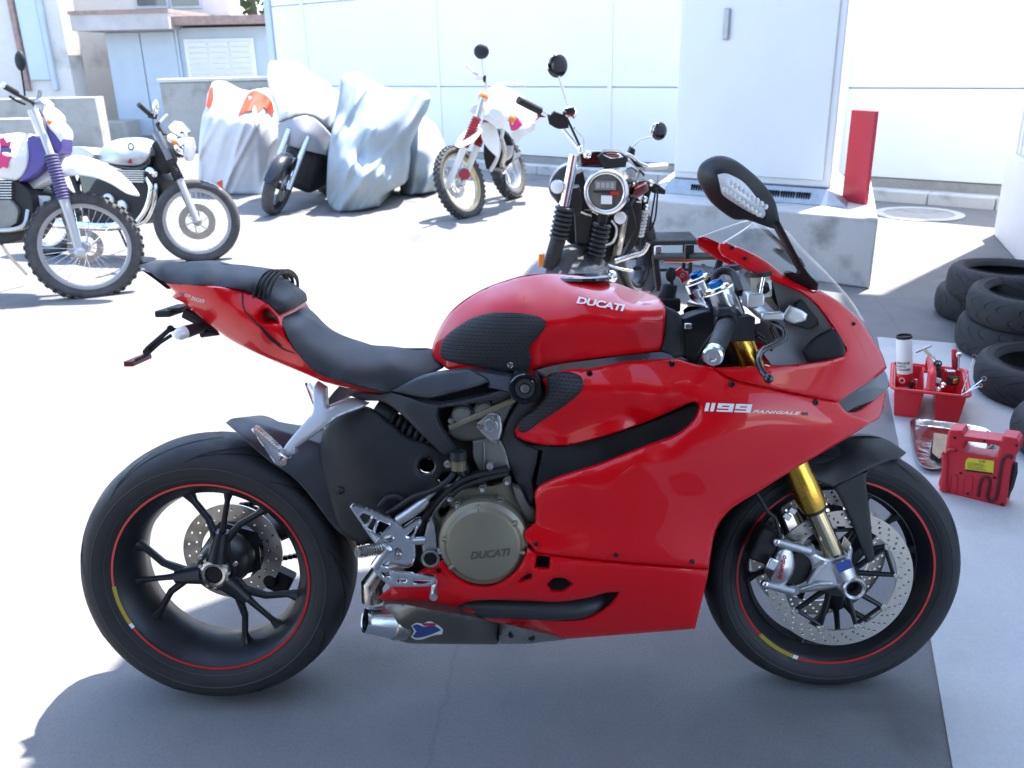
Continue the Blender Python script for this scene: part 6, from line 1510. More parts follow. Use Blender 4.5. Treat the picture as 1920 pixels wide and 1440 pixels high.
# ================================================================== the other motorcycles
def spoked_wheel(root, c, R_, tw, rr, T=None, n=32, knobs=0, tyre_name='tyre', rim_mat='alu_bright', hub_mat='alu', disc=0, disc_r=.12, knob_h=.014, tyre_mat='hazetyre', n_seg=56):
    T = T or Matrix.Identity(4)
    m = MB(); k = tw
    m.lathe([(-k*.55, rr), (-k*.9, rr+(R_-rr)*.3), (-k, rr+(R_-rr)*.55), (-k*.85, rr+(R_-rr)*.82), (-k*.45, R_-.003), (0, R_), (k*.45, R_-.003), (k*.85, rr+(R_-rr)*.82), (k, rr+(R_-rr)*.55), (k*.9, rr+(R_-rr)*.3), (k*.55, rr)], c, n=n_seg)
    ty = m.xf(T).build(tyre_name, M[tyre_mat], root, 60)
    if knobs:
        m = MB()
        for q in range(knobs):
            for y, off, s_ in ((0, 0, .6), (-k*.62, .5, .55), (k*.62, .5, .55)):
                a = 2*PI*(q+off)/knobs; r = R_-(.0 if y == 0 else .012)+knob_h*.3
                m.box((c[0]+r*math.cos(a), c[1]+y, c[2]+r*math.sin(a)), (knob_h*1.6, k*s_, 2*PI*R_/knobs*.5), Matrix.Rotation(-a, 3, 'Y')@(Matrix.Rotation(.5 if y > 0 else -.5, 3, 'Z') if y else Matrix.Identity(3)))
        m.xf(T).build('tread_knobs', M[tyre_mat], ty, 30, kind='stuff')
    m = MB(); w_ = k*.62
    m.lathe([(-w_, rr+.004), (-w_, rr-.012), (-w_*.5, rr-.022), (w_*.5, rr-.022), (w_, rr-.012), (w_, rr+.004)], c, n=n_seg, closed_prof=True); ri = m.xf(T).build('rim', M[rim_mat], ty, 40)
    if n:
        m = MB()
        for q in range(n):
            a = 2*PI*q/n; sg = 1 if q % 2 else -1; b = a+(.45 if (q//2) % 2 else -.45)
            m.tube([(c[0]+.03*math.cos(b), c[1]+sg*.035, c[2]+.03*math.sin(b)), (c[0]+(rr-.015)*math.cos(a), c[1]+sg*.006, c[2]+(rr-.015)*math.sin(a))], .0017, 5, caps=False)
        m.xf(T).build('spokes', M['chrome'], ri, None, kind='stuff')
    m = MB(); m.lathe([(-.05, .0), (-.05, .02), (-.035, .035), (.035, .035), (.05, .02), (.05, 0)], c, n=20); m.xf(T).build('hub', M[hub_mat], ty, 40)
    if disc:
        m = MB(); y = disc*.062; m.lathe([(y-.002, disc_r*.62), (y-.002, disc_r), (y+.002, disc_r), (y+.002, disc_r*.62)], c, n=40, closed_prof=True)
        for q in range(6):
            a = 2*PI*q/6; m.tube([(c[0]+.03*math.cos(a), c[1]+y, c[2]+.03*math.sin(a)), (c[0]+disc_r*.66*math.cos(a+.4), c[1]+y, c[2]+disc_r*.66*math.sin(a+.4))], .006, 6)
        m.xf(T).build('brake_disc', M['disc'], ty, 40)
    return ty
def T4(F, a, deg, axis=(0, 0, 1)): return Matrix.Translation(V(a))@Matrix.Rotation(math.radians(deg), 4, Vector(axis))@Matrix.Translation(-V(a))
class Kit:
    """builds parts of one machine measured in its own frame"""
    def __init__(s, F, root, R): s.F = F; s.root = root; s.R = R
    def p(s, x, y, d): return s.F.b(*s.R([(x, y)])[0], d)
    def tube(s, name, pts, r, mat, n=10, parent=None, smooth=True, flat=None):
        P_ = [s.p(*q) for q in pts]
        if len(P_) > 2 and smooth and not isinstance(r, list): P_ = catmull(P_, False, .02)
        m = MB(); m.tube(P_, r, n, flat=flat); return m.build(name, M[mat], parent or s.root, 50)
    def skin(s, name, pts, ctrl, mat, thick=None, step=3, edge=(3, .006), parent=None, label=None, y0=0.0, sharp=60, extra=None):
        c = [(s.R([(x, y)])[0])+(d,) for x, y, d in ctrl] if isinstance(ctrl, list) else ctrl
        k = Skin(s.F, s.R(pts), c, step, edge=edge, extra=extra)
        if thick is None: o = k.solid(name, M[mat], parent or s.root, sharp, label, y0)
        else: o = k.panel(name, M[mat], parent or s.root, thick, label=label)
        return k
    def ball(s, name, x, y, d, r, mat, sc=(1, 1, 1), parent=None):
        m = MB(); m.sphere(s.p(x, y, d), r, 14, sc); return m.build(name, M[mat], parent or s.root, 60)
    def coil(s, name, a, b, R_, r, turns, mat, core=None):
        a = V(s.p(*a)); b = V(s.p(*b)); m = MB(); ax, x, y = basis(b-a)
        for k in range(turns):
            c = a+(b-a)*((k+.5)/turns); h = (b-a).length/turns
            m.lathe([(-h*.5, R_*.74), (-h*.32, R_*.9), (-h*.12, R_), (h*.12, R_), (h*.32, R_*.9), (h*.5, R_*.74)], c, b-a, 16)
        return m.build(name, M[mat], s.root, 60)
M['lgrey'] = mk('light_grey_paint', (.50, .50, .51), .35, .4)
M['fendersil'] = mk('dark_silver_paint', (.14, .145, .155), .25, .6, .6)
M['cream'] = mk('cream_plastic', (.74, .71, .62), .4)
M['pink'] = mk('pink_print', (.62, .03, .16), .45)
M['purplegaiter'] = mk('purple_gaiter', (.10, .09, .20), .6)
M['hazetyre'] = mk('hazed_tyre_rubber', (.085, .085, .088), .8, var=.4, vscale=16)  # grey raised to imitate lens haze over the far tyres
M['goldrim'] = mk('gold_rim', (.66, .55, .33), .3, .9)
M['redfork'] = mk('red_gaiter', (.34, .02, .03), .5)

# ---- white trail bike at the left edge
Ta = crop(0, 150, .3125)
F1 = heading(G(166, 556), -6, 9)
B1 = thing('trail_motorcycle', 'white trail motorcycle with purple fork gaiters and knobbly front tyre at the left edge', 'motorcycle', F1)
K1_ = Kit(F1, B1, Ta)
axc = F1.b(160, 463, 0)
spoked_wheel(B1, tuple(axc), .345, .042, .275, T4(F1, axc, 31), 36, 40, 'front_tyre', 'silverpaint', 'alu', 1, .11)
spoked_wheel(B1, (axc[0]-1.42, .0, .315), .315, .055, .235, None, 36, 34, 'rear_tyre', 'silverpaint', 'alu')
K1_.skin('front_fender', [(105, 640), (160, 590), (280, 500), (340, 462), (430, 450), (530, 465), (640, 515), (740, 590), (830, 685), (820, 698), (760, 682), (660, 622), (560, 585), (440, 570), (340, 577), (250, 622), (160, 677), (110, 672)], [(105, 640, -.03), (430, 450, 0), (830, 685, -.01), (440, 570, -.075), (160, 677, -.06), (760, 682, -.055), (440, 510, -.06)], 'whitepl')
for d_, sx in ((-.095, 0), (.095, -18)):
    K1_.tube('fork_tube', [(205+sx, 180, d_), (240+sx, 270, d_), (305+sx, 450, d_)], .026, 'lgrey')
    K1_.coil('fork_gaiter', (303+sx, 445, d_), (385+sx, 718, d_), .043, .01, 15, 'purplegaiter')
    K1_.tube('fork_slider', [(382+sx, 715, d_), (400+sx, 770, d_), (440+sx, 900, d_), (478+sx, 1040, d_)], [.034, .031, .029, .027], 'lgrey', 14)
K1_.ball('axle_clamp', 478, 1035, -.095, .038, 'lgrey')
K1_.skin('fuel_tank', [(-300, 360), (-150, 330), (0, 328), (100, 318), (160, 322), (168, 380), (162, 500), (140, 562), (90, 602), (0, 592), (-200, 580)], [(0, 328, -.02), (160, 322, -.06), (90, 602, -.13), (0, 592, -.14), (60, 450, -.17), (-300, 400, -.12), (162, 500, -.13)], 'whitepl')
for mat, pl_ in (('pink', [(0, 430), (30, 455), (70, 460), (50, 495), (45, 530), (15, 520), (0, 535), (-20, 480)]), ('pink', [(-5, 350), (22, 345), (40, 375), (66, 365), (60, 400), (20, 410), (0, 400)]), ('purple', [(0, 398), (40, 392), (70, 415), (64, 440), (30, 432), (0, 440)])):
    q = Skin(F1, Ta(pl_), -.178, 3); q.panel('tank_graphic', M[mat], B1, .004)
K1_.skin('radiator_shroud', [(165, 345), (200, 332), (262, 372), (280, 432), (268, 505), (175, 590), (112, 612), (160, 505)], [(165, 345, -.1), (262, 372, -.09), (112, 612, -.13), (268, 505, -.11)], 'purple', .2, y0=0)
K1_.skin('headlight_cowl', [(225, 160), (262, 130), (300, 172), (345, 232), (376, 292), (381, 342), (368, 380), (335, 332), (290, 280), (258, 205)], [(225, 160, -.04), (262, 130, -.02), (376, 292, -.05), (345, 232, -.03), (290, 280, -.09), (368, 380, -.06), (300, 215, -.08)], 'whitepl')
K1_.skin('cowl_lower', [(268, 212), (300, 285), (335, 340), (382, 345), (370, 420), (345, 452), (310, 402), (286, 340)], [(268, 212, -.06), (382, 345, -.05), (345, 452, -.07), (300, 380, -.08), (330, 330, -.07)], 'purple')
K1_.ball('indicator', 297, 250, -.1, .016, 'amber'); K1_.ball('indicator', 262, 160, .2, .016, 'amber')
K1_.tube('handlebar', [(25, 35, -.34), (110, 90, -.25), (185, 130, -.1), (205, 150, 0), (215, 140, .12), (235, 95, .3), (240, 70, .36)], .012, 'enginedk')
K1_.tube('grip', [(20, 32, -.37), (100, 78, -.27)], .019, 'rubber'); K1_.tube('bar_end', [(12, 27, -.38), (24, 34, -.37)], .02, 'alu_bright')
K1_.tube('brake_lever', [(60, 100, -.33), (100, 125, -.26), (150, 145, -.2)], .008, 'enginedk')
K1_.skin('number_plate_pod', [(205, 130), (240, 110), (268, 140), (262, 190), (232, 218), (208, 190)], -.07, 'lgrey', .1)
K1_.tube('mirror_stem', [(150, 95, -.2), (140, 20, -.2), (128, -60, -.2)], .006, 'enginedk'); K1_.ball('mirror', 122, -115, -.2, .06, 'blackplastic', (.6, .3, 1))
K1_.skin('engine', [(-250, 610), (0, 600), (100, 608), (188, 690), (192, 830), (120, 960), (0, 985), (-250, 970)], -.13, 'enginedk')
for k in range(7):
    m = MB(); pA_ = K1_.p(5, 612+16*k, -.145); m.box(pA_, (.16, .02, .006)); m.build('cooling_fin', M['alu'], B1)
K1_.skin('engine_cover', [(-60, 720), (60, 715), (110, 780), (100, 860), (20, 900), (-60, 880)], -.155, 'engine', .05)
K1_.tube('exhaust_pipe', [(170, 780, -.12), (150, 870, -.15), (60, 900, -.16), (-200, 900, -.16)], .018, 'steel')
K1_.tube('frame_tube', [(190, 330, 0), (185, 500, 0), (200, 700, 0), (185, 830, 0), (100, 950, 0)], .024, 'lgrey')
K1_.skin('skid_plate', [(190, 690), (225, 690), (325, 745), (300, 770), (240, 760)], -.06, 'whitepl')
K1_.tube('side_stand', [(10, 985, .05), (60, 1060, .15), (160, 1168, .27)], .010, 'steel')
K1_.skin('seat', [(-900, 300), (-300, 340), (-100, 335), (-60, 370), (-300, 430), (-900, 380)], -.11, 'seat')
K1_.skin('rear_body', [(-1000, 330), (-880, 310), (-300, 430), (-200, 580), (-400, 600), (-700, 430)], -.1, 'whitepl')
m = MB(); m.tube([(axc[0]-1.42, -.10, .315), (axc[0]-.9, -.10, .36)], .03, 8); m.tube([(axc[0]-1.42, .10, .315), (axc[0]-.9, .10, .36)], .03, 8); m.tube([(axc[0]-.9, -.12, .36), (axc[0]-.9, .12, .36)], .03, 8); m.build('swingarm', M['alu'], B1)

# ---- silver roadster behind it
F2 = heading(G(372, 489), -14, 8)
B2 = thing('roadster_motorcycle', 'small silver roadster motorcycle with wire wheels and round chrome headlight, parked second from the left', 'motorcycle', F2)
K2 = Kit(F2, B2, Ta)
axc = F2.b(370, 415, 0)
spoked_wheel(B2, tuple(axc), .318, .046, .245, T4(F2, axc, 33), 36, 0, 'front_tyre', 'silverpaint', 'alu', -1, .135)
spoked_wheel(B2, (axc[0]-1.38, 0, .31), .31, .058, .235, None, 36, 0, 'rear_tyre', 'silverpaint', 'alu')
K2.skin('front_fender', [(924, 802), (930, 755), (962, 688), (1020, 640), (1090, 612), (1200, 600), (1290, 628), (1335, 662), (1200, 634), (1120, 645), (1080, 690), (1010, 715), (962, 762), (938, 805)], [(924, 802, -.05), (1020, 640, -.02), (1200, 600, .0), (1335, 662, -.01), (1080, 690, -.06)], 'fendersil')
for d_, sx in ((-.09, 0), (.09, -8)):
    K2.tube('fork_upper', [(945+sx, 320, d_), (985+sx, 400, d_), (1022+sx, 482, d_)], .030, 'fendersil')
    K2.coil('fork_gaiter', (1020+sx, 478, d_), (1080+sx, 600, d_), .036, .01, 10, 'rubber')
    K2.tube('fork_slider', [(1078+sx, 595, d_), (1105+sx, 660, d_), (1185+sx, 850, d_)], [.028, .026, .025], 'silverpaint', 14)
K2.skin('fuel_tank', [(560, 475), (600, 420), (650, 375), (720, 352), (800, 345), (870, 350), (908, 385), (902, 440), (862, 495), (820, 516), (700, 508), (620, 492)], [(560, 475, -.06), (720, 352, -.01), (870, 350, -.02), (820, 516, -.12), (700, 430, -.145), (850, 430, -.14), (620, 492, -.1)], 'silverpaint')
m = MB(); c_ = K2.p(785, 400, -.15); m.lathe([(-.004, .022), (0, .028), (0, .018)], c_, n=20); m.build('tank_badge', M['enginedk'], B2)
K2.skin('tank_lower', [(640, 500), (700, 509), (820, 518), (870, 495), (905, 440), (900, 500), (850, 545), (760, 540), (690, 525)], -.11, 'blacktrim')
K2.skin('tank_flash', [(705, 455), (790, 450), (790, 500), (708, 500)], -.146, 'redfork', .004)
K2.skin('seat', [(330, 430), (370, 410), (420, 402), (490, 402), (572, 445), (558, 475), (440, 465), (350, 455)], -.11, 'lgrey')
K2.ball('headlight', 1098, 405, 0, .088, 'chrome', (.85, 1, 1)); 
m = MB(); a_ = V(K2.p(1108, 412, 0)); m.lathe([(.02, .09), (.05, .092), (.06, .082), (.065, 0)], a_, (.93, .32, -.15), 28); m.build('headlight_lens', M['clearlens'], B2)
K2.ball('indicator', 1030, 352, -.14, .034, 'white'); K2.ball('indicator', 1046, 372, -.16, .022, 'amber')
K2.tube('handlebar', [(835, 150, -.33), (880, 190, -.27), (930, 225, -.15), (955, 250, -.05), (960, 250, .05), (985, 222, .2), (1000, 210, .3)], .011, 'chrome')
K2.tube('grip', [(832, 147, -.35), (895, 202, -.26)], .018, 'rubber'); K2.skin('switch_box', [(890, 190), (925, 205), (920, 235), (885, 225)], -.25, 'blackplastic', .04)
K2.ball('mirror', 935, 160, -.24, .05, 'chrome', (.5, .3, 1)); K2.tube('mirror_stem', [(925, 220, -.24), (932, 185, -.24)], .005, 'chrome')
K2.tube('riser', [(985, 330, -.05), (945, 262, -.05)], .02, 'blackplastic'); K2.skin('instruments', [(1010, 280), (1045, 245), (1092, 300), (1070, 335), (1030, 320)], -.06, 'chrome')
K2.skin('head_frame', [(895, 400), (965, 332), (992, 400), (1012, 480), (960, 562), (905, 510)], -.06, 'enginedk')
K2.skin('engine', [(560, 620), (640, 545), (870, 545), (925, 600), (900, 700), (860, 800), (800, 862), (640, 872), (540, 850), (500, 760)], -.14, 'enginedk')
for k in range(6):
    m = MB(); m.box(K2.p(790, 545+13*k, -.155), (.22, .02, .007)); m.build('cooling_fin', M['alu'], B2)
for x, y, r in ((655, 725, .055), (735, 760, .05)): 
    m = MB(); m.lathe([(.02, r), (-.015, r), (-.025, r*.8), (-.025, 0)], K2.p(x, y, -.15), n=24); m.build('engine_cover', M['alu'], B2)
K2.skin('side_panel', [(470, 560), (590, 570), (620, 640), (580, 700), (500, 700)], -.13, 'blacktrim')
for k in range(2):
    K2.tube('exhaust_header', [(880+24*k, 590, -.13+.05*k), (905+28*k, 650, -.16+.05*k), (880+34*k, 760, -.15+.05*k), (820+40*k, 850, -.14+.05*k), (760, 872, -.14)], .017, 'chrome')
K2.tube('silencer', [(760, 872, -.15), (600, 880, -.17), (300, 860, -.18)], .035, 'chrome')
m = MB(); m.lathe([(.01, .045), (-.02, .045), (-.03, .03), (-.03, 0)], K2.p(908, 560, -.1), n=20); m.build('horn', M['chrome'], B2)
K2.tube('shock', [(430, 570, -.13), (520, 800, -.13)], .022, 'enginedk'); K2.tube('frame_tube', [(560, 480, -.08), (470, 640, -.1), (560, 830, -.1), (800, 870, -.06)], .014, 'enginedk')
K2.tube('side_stand', [(700, 870, .1), (730, 930, .2), (760, 1000, .3)], .010, 'enginedk')
m = MB(); m.tube([(axc[0]-1.38, -.10, .31), (axc[0]-.85, -.10, .36)], .022, 8); m.tube([(axc[0]-1.38, .10, .31), (axc[0]-.85, .10, .36)], .022, 8); m.tube([(axc[0]-.85, -.12, .36), (axc[0]-.85, .12, .36)], .03, 8); m.build('swingarm', M['enginedk'], B2)
K2.skin('rear_fender', [(200, 520), (260, 470), (340, 450), (480, 470), (480, 560), (400, 540), (300, 540), (220, 600)], -.07, 'fendersil')

# ---- cloth covers
def cloth(col, c2, name):
    return mk(name, col, .7, var=1.0, vscale=1.6, col2=c2, bump=.12, bscale=9, dist=.012)
def folds(seed, amp):
    """long draped creases, mostly running down the cloth"""
    r = random.Random(seed); W_ = [(r.uniform(.035, .10), r.uniform(.15, .62), r.uniform(0, 6), r.uniform(.35, 1), r.uniform(.006, .016), r.uniform(0, 6)) for _ in range(7)]
    def f(P_):
        z = np.zeros(len(P_)); top = P_[:, 1].min(); bot = P_[:, 1].max(); v = (P_[:, 1]-top)/(bot-top+1e-6)
        for k, s_, p_, a, q, ph in W_:
            t = k*(P_[:, 0]+s_*P_[:, 1])+p_+.8*np.sin(P_[:, 1]*q+ph)
            z += a*np.exp(-((np.mod(t, 2*PI)-PI)/.42)**2)*(.35+.65*np.abs(np.sin(P_[:, 1]*q*.7+ph)))
        return -amp*z*(.35+.75*v)
    return f
Tc = crop(360, 80, .25)
def cover(name, label, base, pts, ctrl, mat, depth_, seed, amp=.05, step=3):
    o = G(*Tc([base])[0]); F = heading(o, 0)
    root = thing(name, label, 'motorcycle cover', F, group='motorcycles under cloth covers')
    k = Kit(F, root, Tc)
    s = k.skin('cloth', pts, ctrl, mat, None, step, (6, .10), y0=depth_, sharp=75, extra=folds(seed, amp))
    return F, root, k, s
M['silvercloth'] = cloth((.64, .64, .66), (.50, .51, .54), 'silver_cover_cloth'); M['bluecloth'] = cloth((.40, .46, .49), (.31, .37, .41), 'blue_grey_cover_cloth'); M['orange'] = mk('orange_cloth', (.74, .055, .02), .7); M['whitecloth'] = cloth((.72, .72, .71), (.60, .61, .62), 'pale_cover_cloth'); M['greycloth'] = cloth((.40, .40, .43), (.33, .33, .36), 'grey_flap_cloth')
F, root, k, s = cover('covered_motorcycle', 'motorcycle under a silver cover with orange patches near the concrete wall', (300, 1140), [(45, 1030), (50, 780), (75, 560), (105, 470), (112, 400), (150, 300), (185, 290), (300, 360), (410, 390), (450, 355), (500, 355), (560, 400), (612, 480), (650, 600), (640, 720), (600, 800), (575, 900), (565, 1100), (540, 1150), (300, 1142), (230, 1110), (130, 1062)],
    [(45, 1030, .1), (150, 300, .35), (300, 360, .3), (500, 355, .25), (650, 600, .3), (560, 1100, .05), (300, 1140, -.05), (300, 700, -.12), (450, 600, -.12), (150, 800, .0), (200, 500, .08)], 'silvercloth', .55, 3)
for q in ([(107, 480), (130, 352), (156, 322), (160, 420), (132, 492)], [(342, 545), (410, 395), (452, 362), (500, 362), (590, 425), (618, 520), (600, 545), (540, 480), (500, 520), (420, 512)], [(180, 1050), (225, 1030), (232, 1108)]):
    flat_patch('orange_patch', Tc(q), lambda P_: s.at(P_, .012), M['orange'], root, 3)
flat_patch('white_strap', Tc([(425, 400), (455, 410), (520, 640), (490, 655)]), lambda P_: s.at(P_, .018), M['whitecloth'], root, 3)
F, root, k, s = cover('covered_motorcycle', 'motorcycle under a blue grey cover with a tall peak, middle of the covered row', (1100, 1272), [(1010, 1150), (1020, 850), (1040, 700), (1080, 500), (1100, 380), (1115, 260), (1145, 230), (1180, 260), (1300, 320), (1450, 372), (1600, 360), (1720, 370), (1768, 420), (1740, 520), (1690, 600), (1640, 700), (1605, 820), (1612, 900), (1590, 1060), (1430, 1150), (1400, 1232), (1180, 1276), (1090, 1272), (1040, 1230)],
    [(1010, 1150, .1), (1115, 260, .25), (1145, 230, .3), (1300, 320, .35), (1450, 372, .4), (1720, 370, .55), (1768, 420, .6), (1605, 820, .45), (1590, 1060, .5), (1430, 1150, .15), (1180, 1276, -.02), (1100, 700, .02), (1200, 600, .16), (1300, 520, .2), (1450, 450, .28), (1350, 650, .02), (1250, 850, .0), (1080, 900, -.05), (1200, 900, -.10), (1420, 1000, .0), (1230, 1080, -.12), (1550, 600, .25), (1150, 480, .18), (1500, 850, .25)], 'bluecloth', .8, 5, .05)
F, root, k, s = cover('covered_motorcycle', 'low motorcycle under a pale green grey cover, rightmost of the covered row', (1720, 1150), [(1560, 1080), (1590, 850), (1640, 700), (1700, 582), (1740, 562), (1810, 622), (1860, 720), (1872, 850), (1842, 960), (1842, 1110), (1640, 1147), (1570, 1130)],
    [(1580, 1060, .2), (1700, 582, .3), (1740, 562, .35), (1860, 720, .35), (1842, 1110, .15), (1640, 1147, .0), (1720, 800, -.05), (1780, 900, .02), (1700, 1000, -.06)], 'bluecloth', .5, 9, .07)
# ---- half covered motorcycle: front wheel out, cloth over the rest
o3 = G(*Tc([(600, 1285)])[0]); F3 = heading(o3, -100, 21)
B3 = thing('half_covered_motorcycle', 'black motorcycle whose front wheel sticks out under a white cover', 'motorcycle', F3)
T_s = T4(F3, (0, 0, .3), 4)
spoked_wheel(B3, (0, 0, .30), .30, .062, .222, T_s, 0, 0, 'front_tyre', 'rim', 'rim', 1, .14)
m = MB(); m.lathe([(-.075, .27), (-.072, .315), (-.04, .335), (0, .338), (.04, .335), (.072, .315), (.075, .27)], (0, 0, .30), (0, 1, 0), 18, a0=math.radians(60), a1=math.radians(165)); m.xf(T_s).build('front_fender', M['blacktrim'], B3, 60)
for y in (-.10, .10):
    m = MB(); m.tube([(0, y, .30), (-.12, y, .58), (-.22, y, .82)], [.026, .027, .027], 12); m.xf(T_s).build('fork_tube', M['alu_bright'], B3)
m = MB(); m.box((-.75, -.02, .42), (.62, .40, .46)); m.build('engine', M['enginedk'], B3, bevel=.08, seg=3)
m = MB(); m.box((-.75, 0, .80), (.5, .3, .25)); m.build('fairing', M['blacktrim'], B3, bevel=.1, seg=3)
spoked_wheel(B3, (-1.42, 0, .30), .30, .08, .215, None, 0, 0, 'rear_tyre', 'rim', 'rim')
F, root, k, s = cover('white_motorcycle_cover', 'rumpled white cover thrown over the black motorcycle with its front wheel out', (860, 1240), [(565, 260), (570, 175), (592, 135), (680, 150), (760, 205), (830, 245), (1000, 332), (1092, 410), (1100, 560), (1080, 690), (1040, 690), (965, 600), (870, 545), (760, 560), (645, 605), (620, 480), (590, 400)],
    [(565, 200, .3), (680, 150, .4), (1000, 332, .6), (1092, 410, .6), (1060, 680, .35), (870, 545, -.12), (645, 605, -.1), (720, 400, .02), (850, 450, .05), (620, 300, .12), (950, 450, .15)], 'whitecloth', .75, 13, .05)
k.skin('cloth_flap', [(642, 610), (760, 565), (870, 548), (960, 602), (1046, 695), (1030, 780), (1005, 842), (900, 820), (830, 802), (720, 770), (650, 742)], [(642, 610, -.1), (870, 548, -.12), (1046, 695, .15), (650, 742, -.14), (830, 802, -.2), (1005, 842, .05), (850, 680, -.22)], 'greycloth', .02, 3, (3, .01))

# ---- white and red enduro facing the camera
Te = crop(800, 60, 1/3)
oe = G(*Te([(112, 1042)])[0]); F4 = heading(oe, 0)
B4 = thing('enduro_motorcycle', 'white and red enduro motorcycle with knobbly tyres parked facing the camera by the wall', 'motorcycle', F4)
K4 = Kit(F4, B4, Te)
def oriented(px, d, yaw, lean_): 
    """places a wheel built at the origin (axle along y)"""
    return Matrix.Translation(V(K4.p(*px, d)))@Matrix.Rotation(math.radians(yaw), 4, 'Z')@Matrix.Rotation(math.radians(lean_), 4, 'X')
spoked_wheel(B4, (0, 0, 0), .345, .045, .275, oriented((188, 850), .05, 58, -17), 36, 40, 'front_tyre', 'goldrim', 'alu', 1, .13)
spoked_wheel(B4, (0, 0, 0), .33, .06, .24, oriented((455, 760), 1.15, 66, -14), 36, 36, 'rear_tyre', 'alu', 'alu')
m = MB(); c_ = K4.p(212, 800, -.0); m.lathe([(-.012, .055), (.012, .055), (.012, 0)], c_, (.5, -.85, .2), 20); m.build('brake_plate', M['redfork'], B4)
for a_, b_, c__, d_ in (((285, 480), (212, 645), (112, 880), -.08), ((340, 500), (285, 640), (200, 850), .12)):
    K4.tube('fork_slider', [(*b_, d_), (*c__, d_)], [.034, .028], 'whitepl', 12); K4.coil('fork_gaiter', (*a_, d_), (*b_, d_), .044, .01, 11, 'redfork')
    K4.tube('fork_upper', [(a_[0]+30, a_[1]-110, d_), (*a_, d_)], .027, 'alu')
K4.skin('front_fender', [(160, 640), (185, 590), (240, 540), (300, 520), (310, 560), (270, 610), (215, 640), (180, 650)], [(160, 640, -.1), (300, 520, .1), (240, 580, -.05)], 'cream', .05)
K4.skin('fork_guard', [(232, 450), (260, 412), (320, 402), (330, 440), (280, 460)], .0, 'whitepl', .06)
K4.skin('headlight_mask', [(330, 415), (360, 395), (470, 392), (480, 440), (455, 500), (425, 545), (380, 530), (315, 480)], [(330, 415, .05), (470, 392, .12), (425, 545, .0), (400, 450, -.06)], 'whitepl', .12)
K4.skin('headlight', [(350, 440), (372, 422), (425, 440), (430, 475), (400, 500), (352, 480)], -.065, 'clearlens', .03)
K4.skin('side_number', [(300, 515), (345, 510), (385, 525), (408, 600), (404, 712), (345, 655), (310, 600)], [(300, 515, -.02), (404, 712, .1), (385, 525, .1)], 'whitepl', .05)
K4.skin('fuel_tank', [(350, 320), (385, 305), (440, 318), (500, 345), (570, 400), (615, 450), (622, 480), (575, 540), (520, 555), (475, 510), (470, 420), (380, 390)], [(350, 320, .25), (500, 345, .45), (615, 450, .7), (520, 555, .35), (470, 420, .2), (440, 318, .4)], 'whitepl', .4)
K4.skin('tank_stripe', [(455, 468), (480, 462), (512, 482), (540, 522), (505, 552), (475, 556), (465, 520)], [(455, 468, .17), (540, 522, .33), (475, 556, .22)], 'pink', .05)
K4.ball('indicator', 320, 368, -.02, .05, 'amber'); K4.ball('indicator', 478, 488, .05, .04, 'amber')
K4.skin('seat', [(560, 395), (600, 420), (680, 450), (690, 480), (622, 480)], .9, 'rubber', .25); K4.skin('rear_body', [(475, 570), (560, 520), (610, 515), (610, 550), (545, 590), (500, 635)], [(475, 570, .4), (610, 515, 1.0), (500, 635, .6)], 'whitepl', .2)
K4.skin('tail_red', [(590, 470), (625, 455), (640, 480), (605, 505)], .9, 'pink', .1)
K4.skin('engine', [(330, 560), (420, 560), (470, 600), (490, 680), (470, 740), (400, 780), (335, 770), (320, 680)], .35, 'enginedk', .3)
K4.skin('engine_case', [(430, 640), (490, 640), (480, 700), (440, 730)], .33, 'alu', .06); K4.tube('exhaust_pipe', [(420, 600, .25), (440, 680, .25), (425, 750, .3), (520, 690, .8)], .026, 'steel')
K4.tube('frame_tube', [(430, 545, .25), (400, 700, .25), (360, 780, .3)], .02, 'whitepl')
K4.tube('side_stand', [(435, 800, .4), (448, 935, .25)], .012, 'enginedk'); K4.tube('foot_peg', [(385, 770, .35), (440, 775, .3)], .018, 'steel')
K4.tube('handlebar', [(215, 185, -.1), (260, 225, .0), (325, 262, .1), (345, 330, .15), (420, 290, .3), (560, 300, .55)], .012, 'lgrey'); K4.tube('grip', [(212, 182, -.12), (255, 222, -.02)], .018, 'whitepl'); K4.skin('hand_guard', [(270, 260), (295, 235), (318, 245), (312, 272), (280, 275)], .0, 'whitepl', .05)
K4.tube('mirror_stem', [(322, 262, .1), (312, 180, .1), (308, 130, .1)], .006, 'lgrey'); K4.ball('mirror', 308, 110, .1, .075, 'blackplastic', (.95, .35, .9)); K4.skin('switch_box', [(312, 240), (335, 245), (332, 285), (318, 280)], .06, 'blackplastic', .05)

# ---- black cruiser behind the tank
M['spring'] = mk('satin_black_spring', (.03, .031, .035), .3, .3)
hp_ = atY(1137, 360, 2.45); o5 = np.array([hp_[0], hp_[1], 0]); F5 = heading(o5, 0)
B5 = thing('cruiser_motorcycle', 'black cruiser motorcycle with large round headlight and wide bars behind the red fuel tank', 'motorcycle', F5)
K5 = Kit(F5, B5, Te)
ppm = FPX/((o5-CAMP)@_fw+.0)  # pixels per metre near the headlight
hc_ = V(K5.p(1010, 900, 0)); rd = 41.5/(FPX/float((F5.w(K5.p(1010, 900, 0))-CAMP)@_fw))
hd = (V(CAMP-o5)+Vector((-.75, 0, -.2))-hc_).normalized()
m = MB(); m.lathe([(-.13, 0), (-.12, rd*.55), (-.07, rd*.85), (0, rd*.95)], hc_, hd, 36); m.build('headlight_shell', M['blacktrim'], B5, 60)
m = MB(); m.lathe([(-.02, rd*.96), (.006, rd*1.03), (.022, rd*.98), (.026, rd*.86), (.018, rd*.76), (.003, rd*.75)], hc_, hd, 40); m.build('headlight_ring', M['alu_bright'], B5, 60)
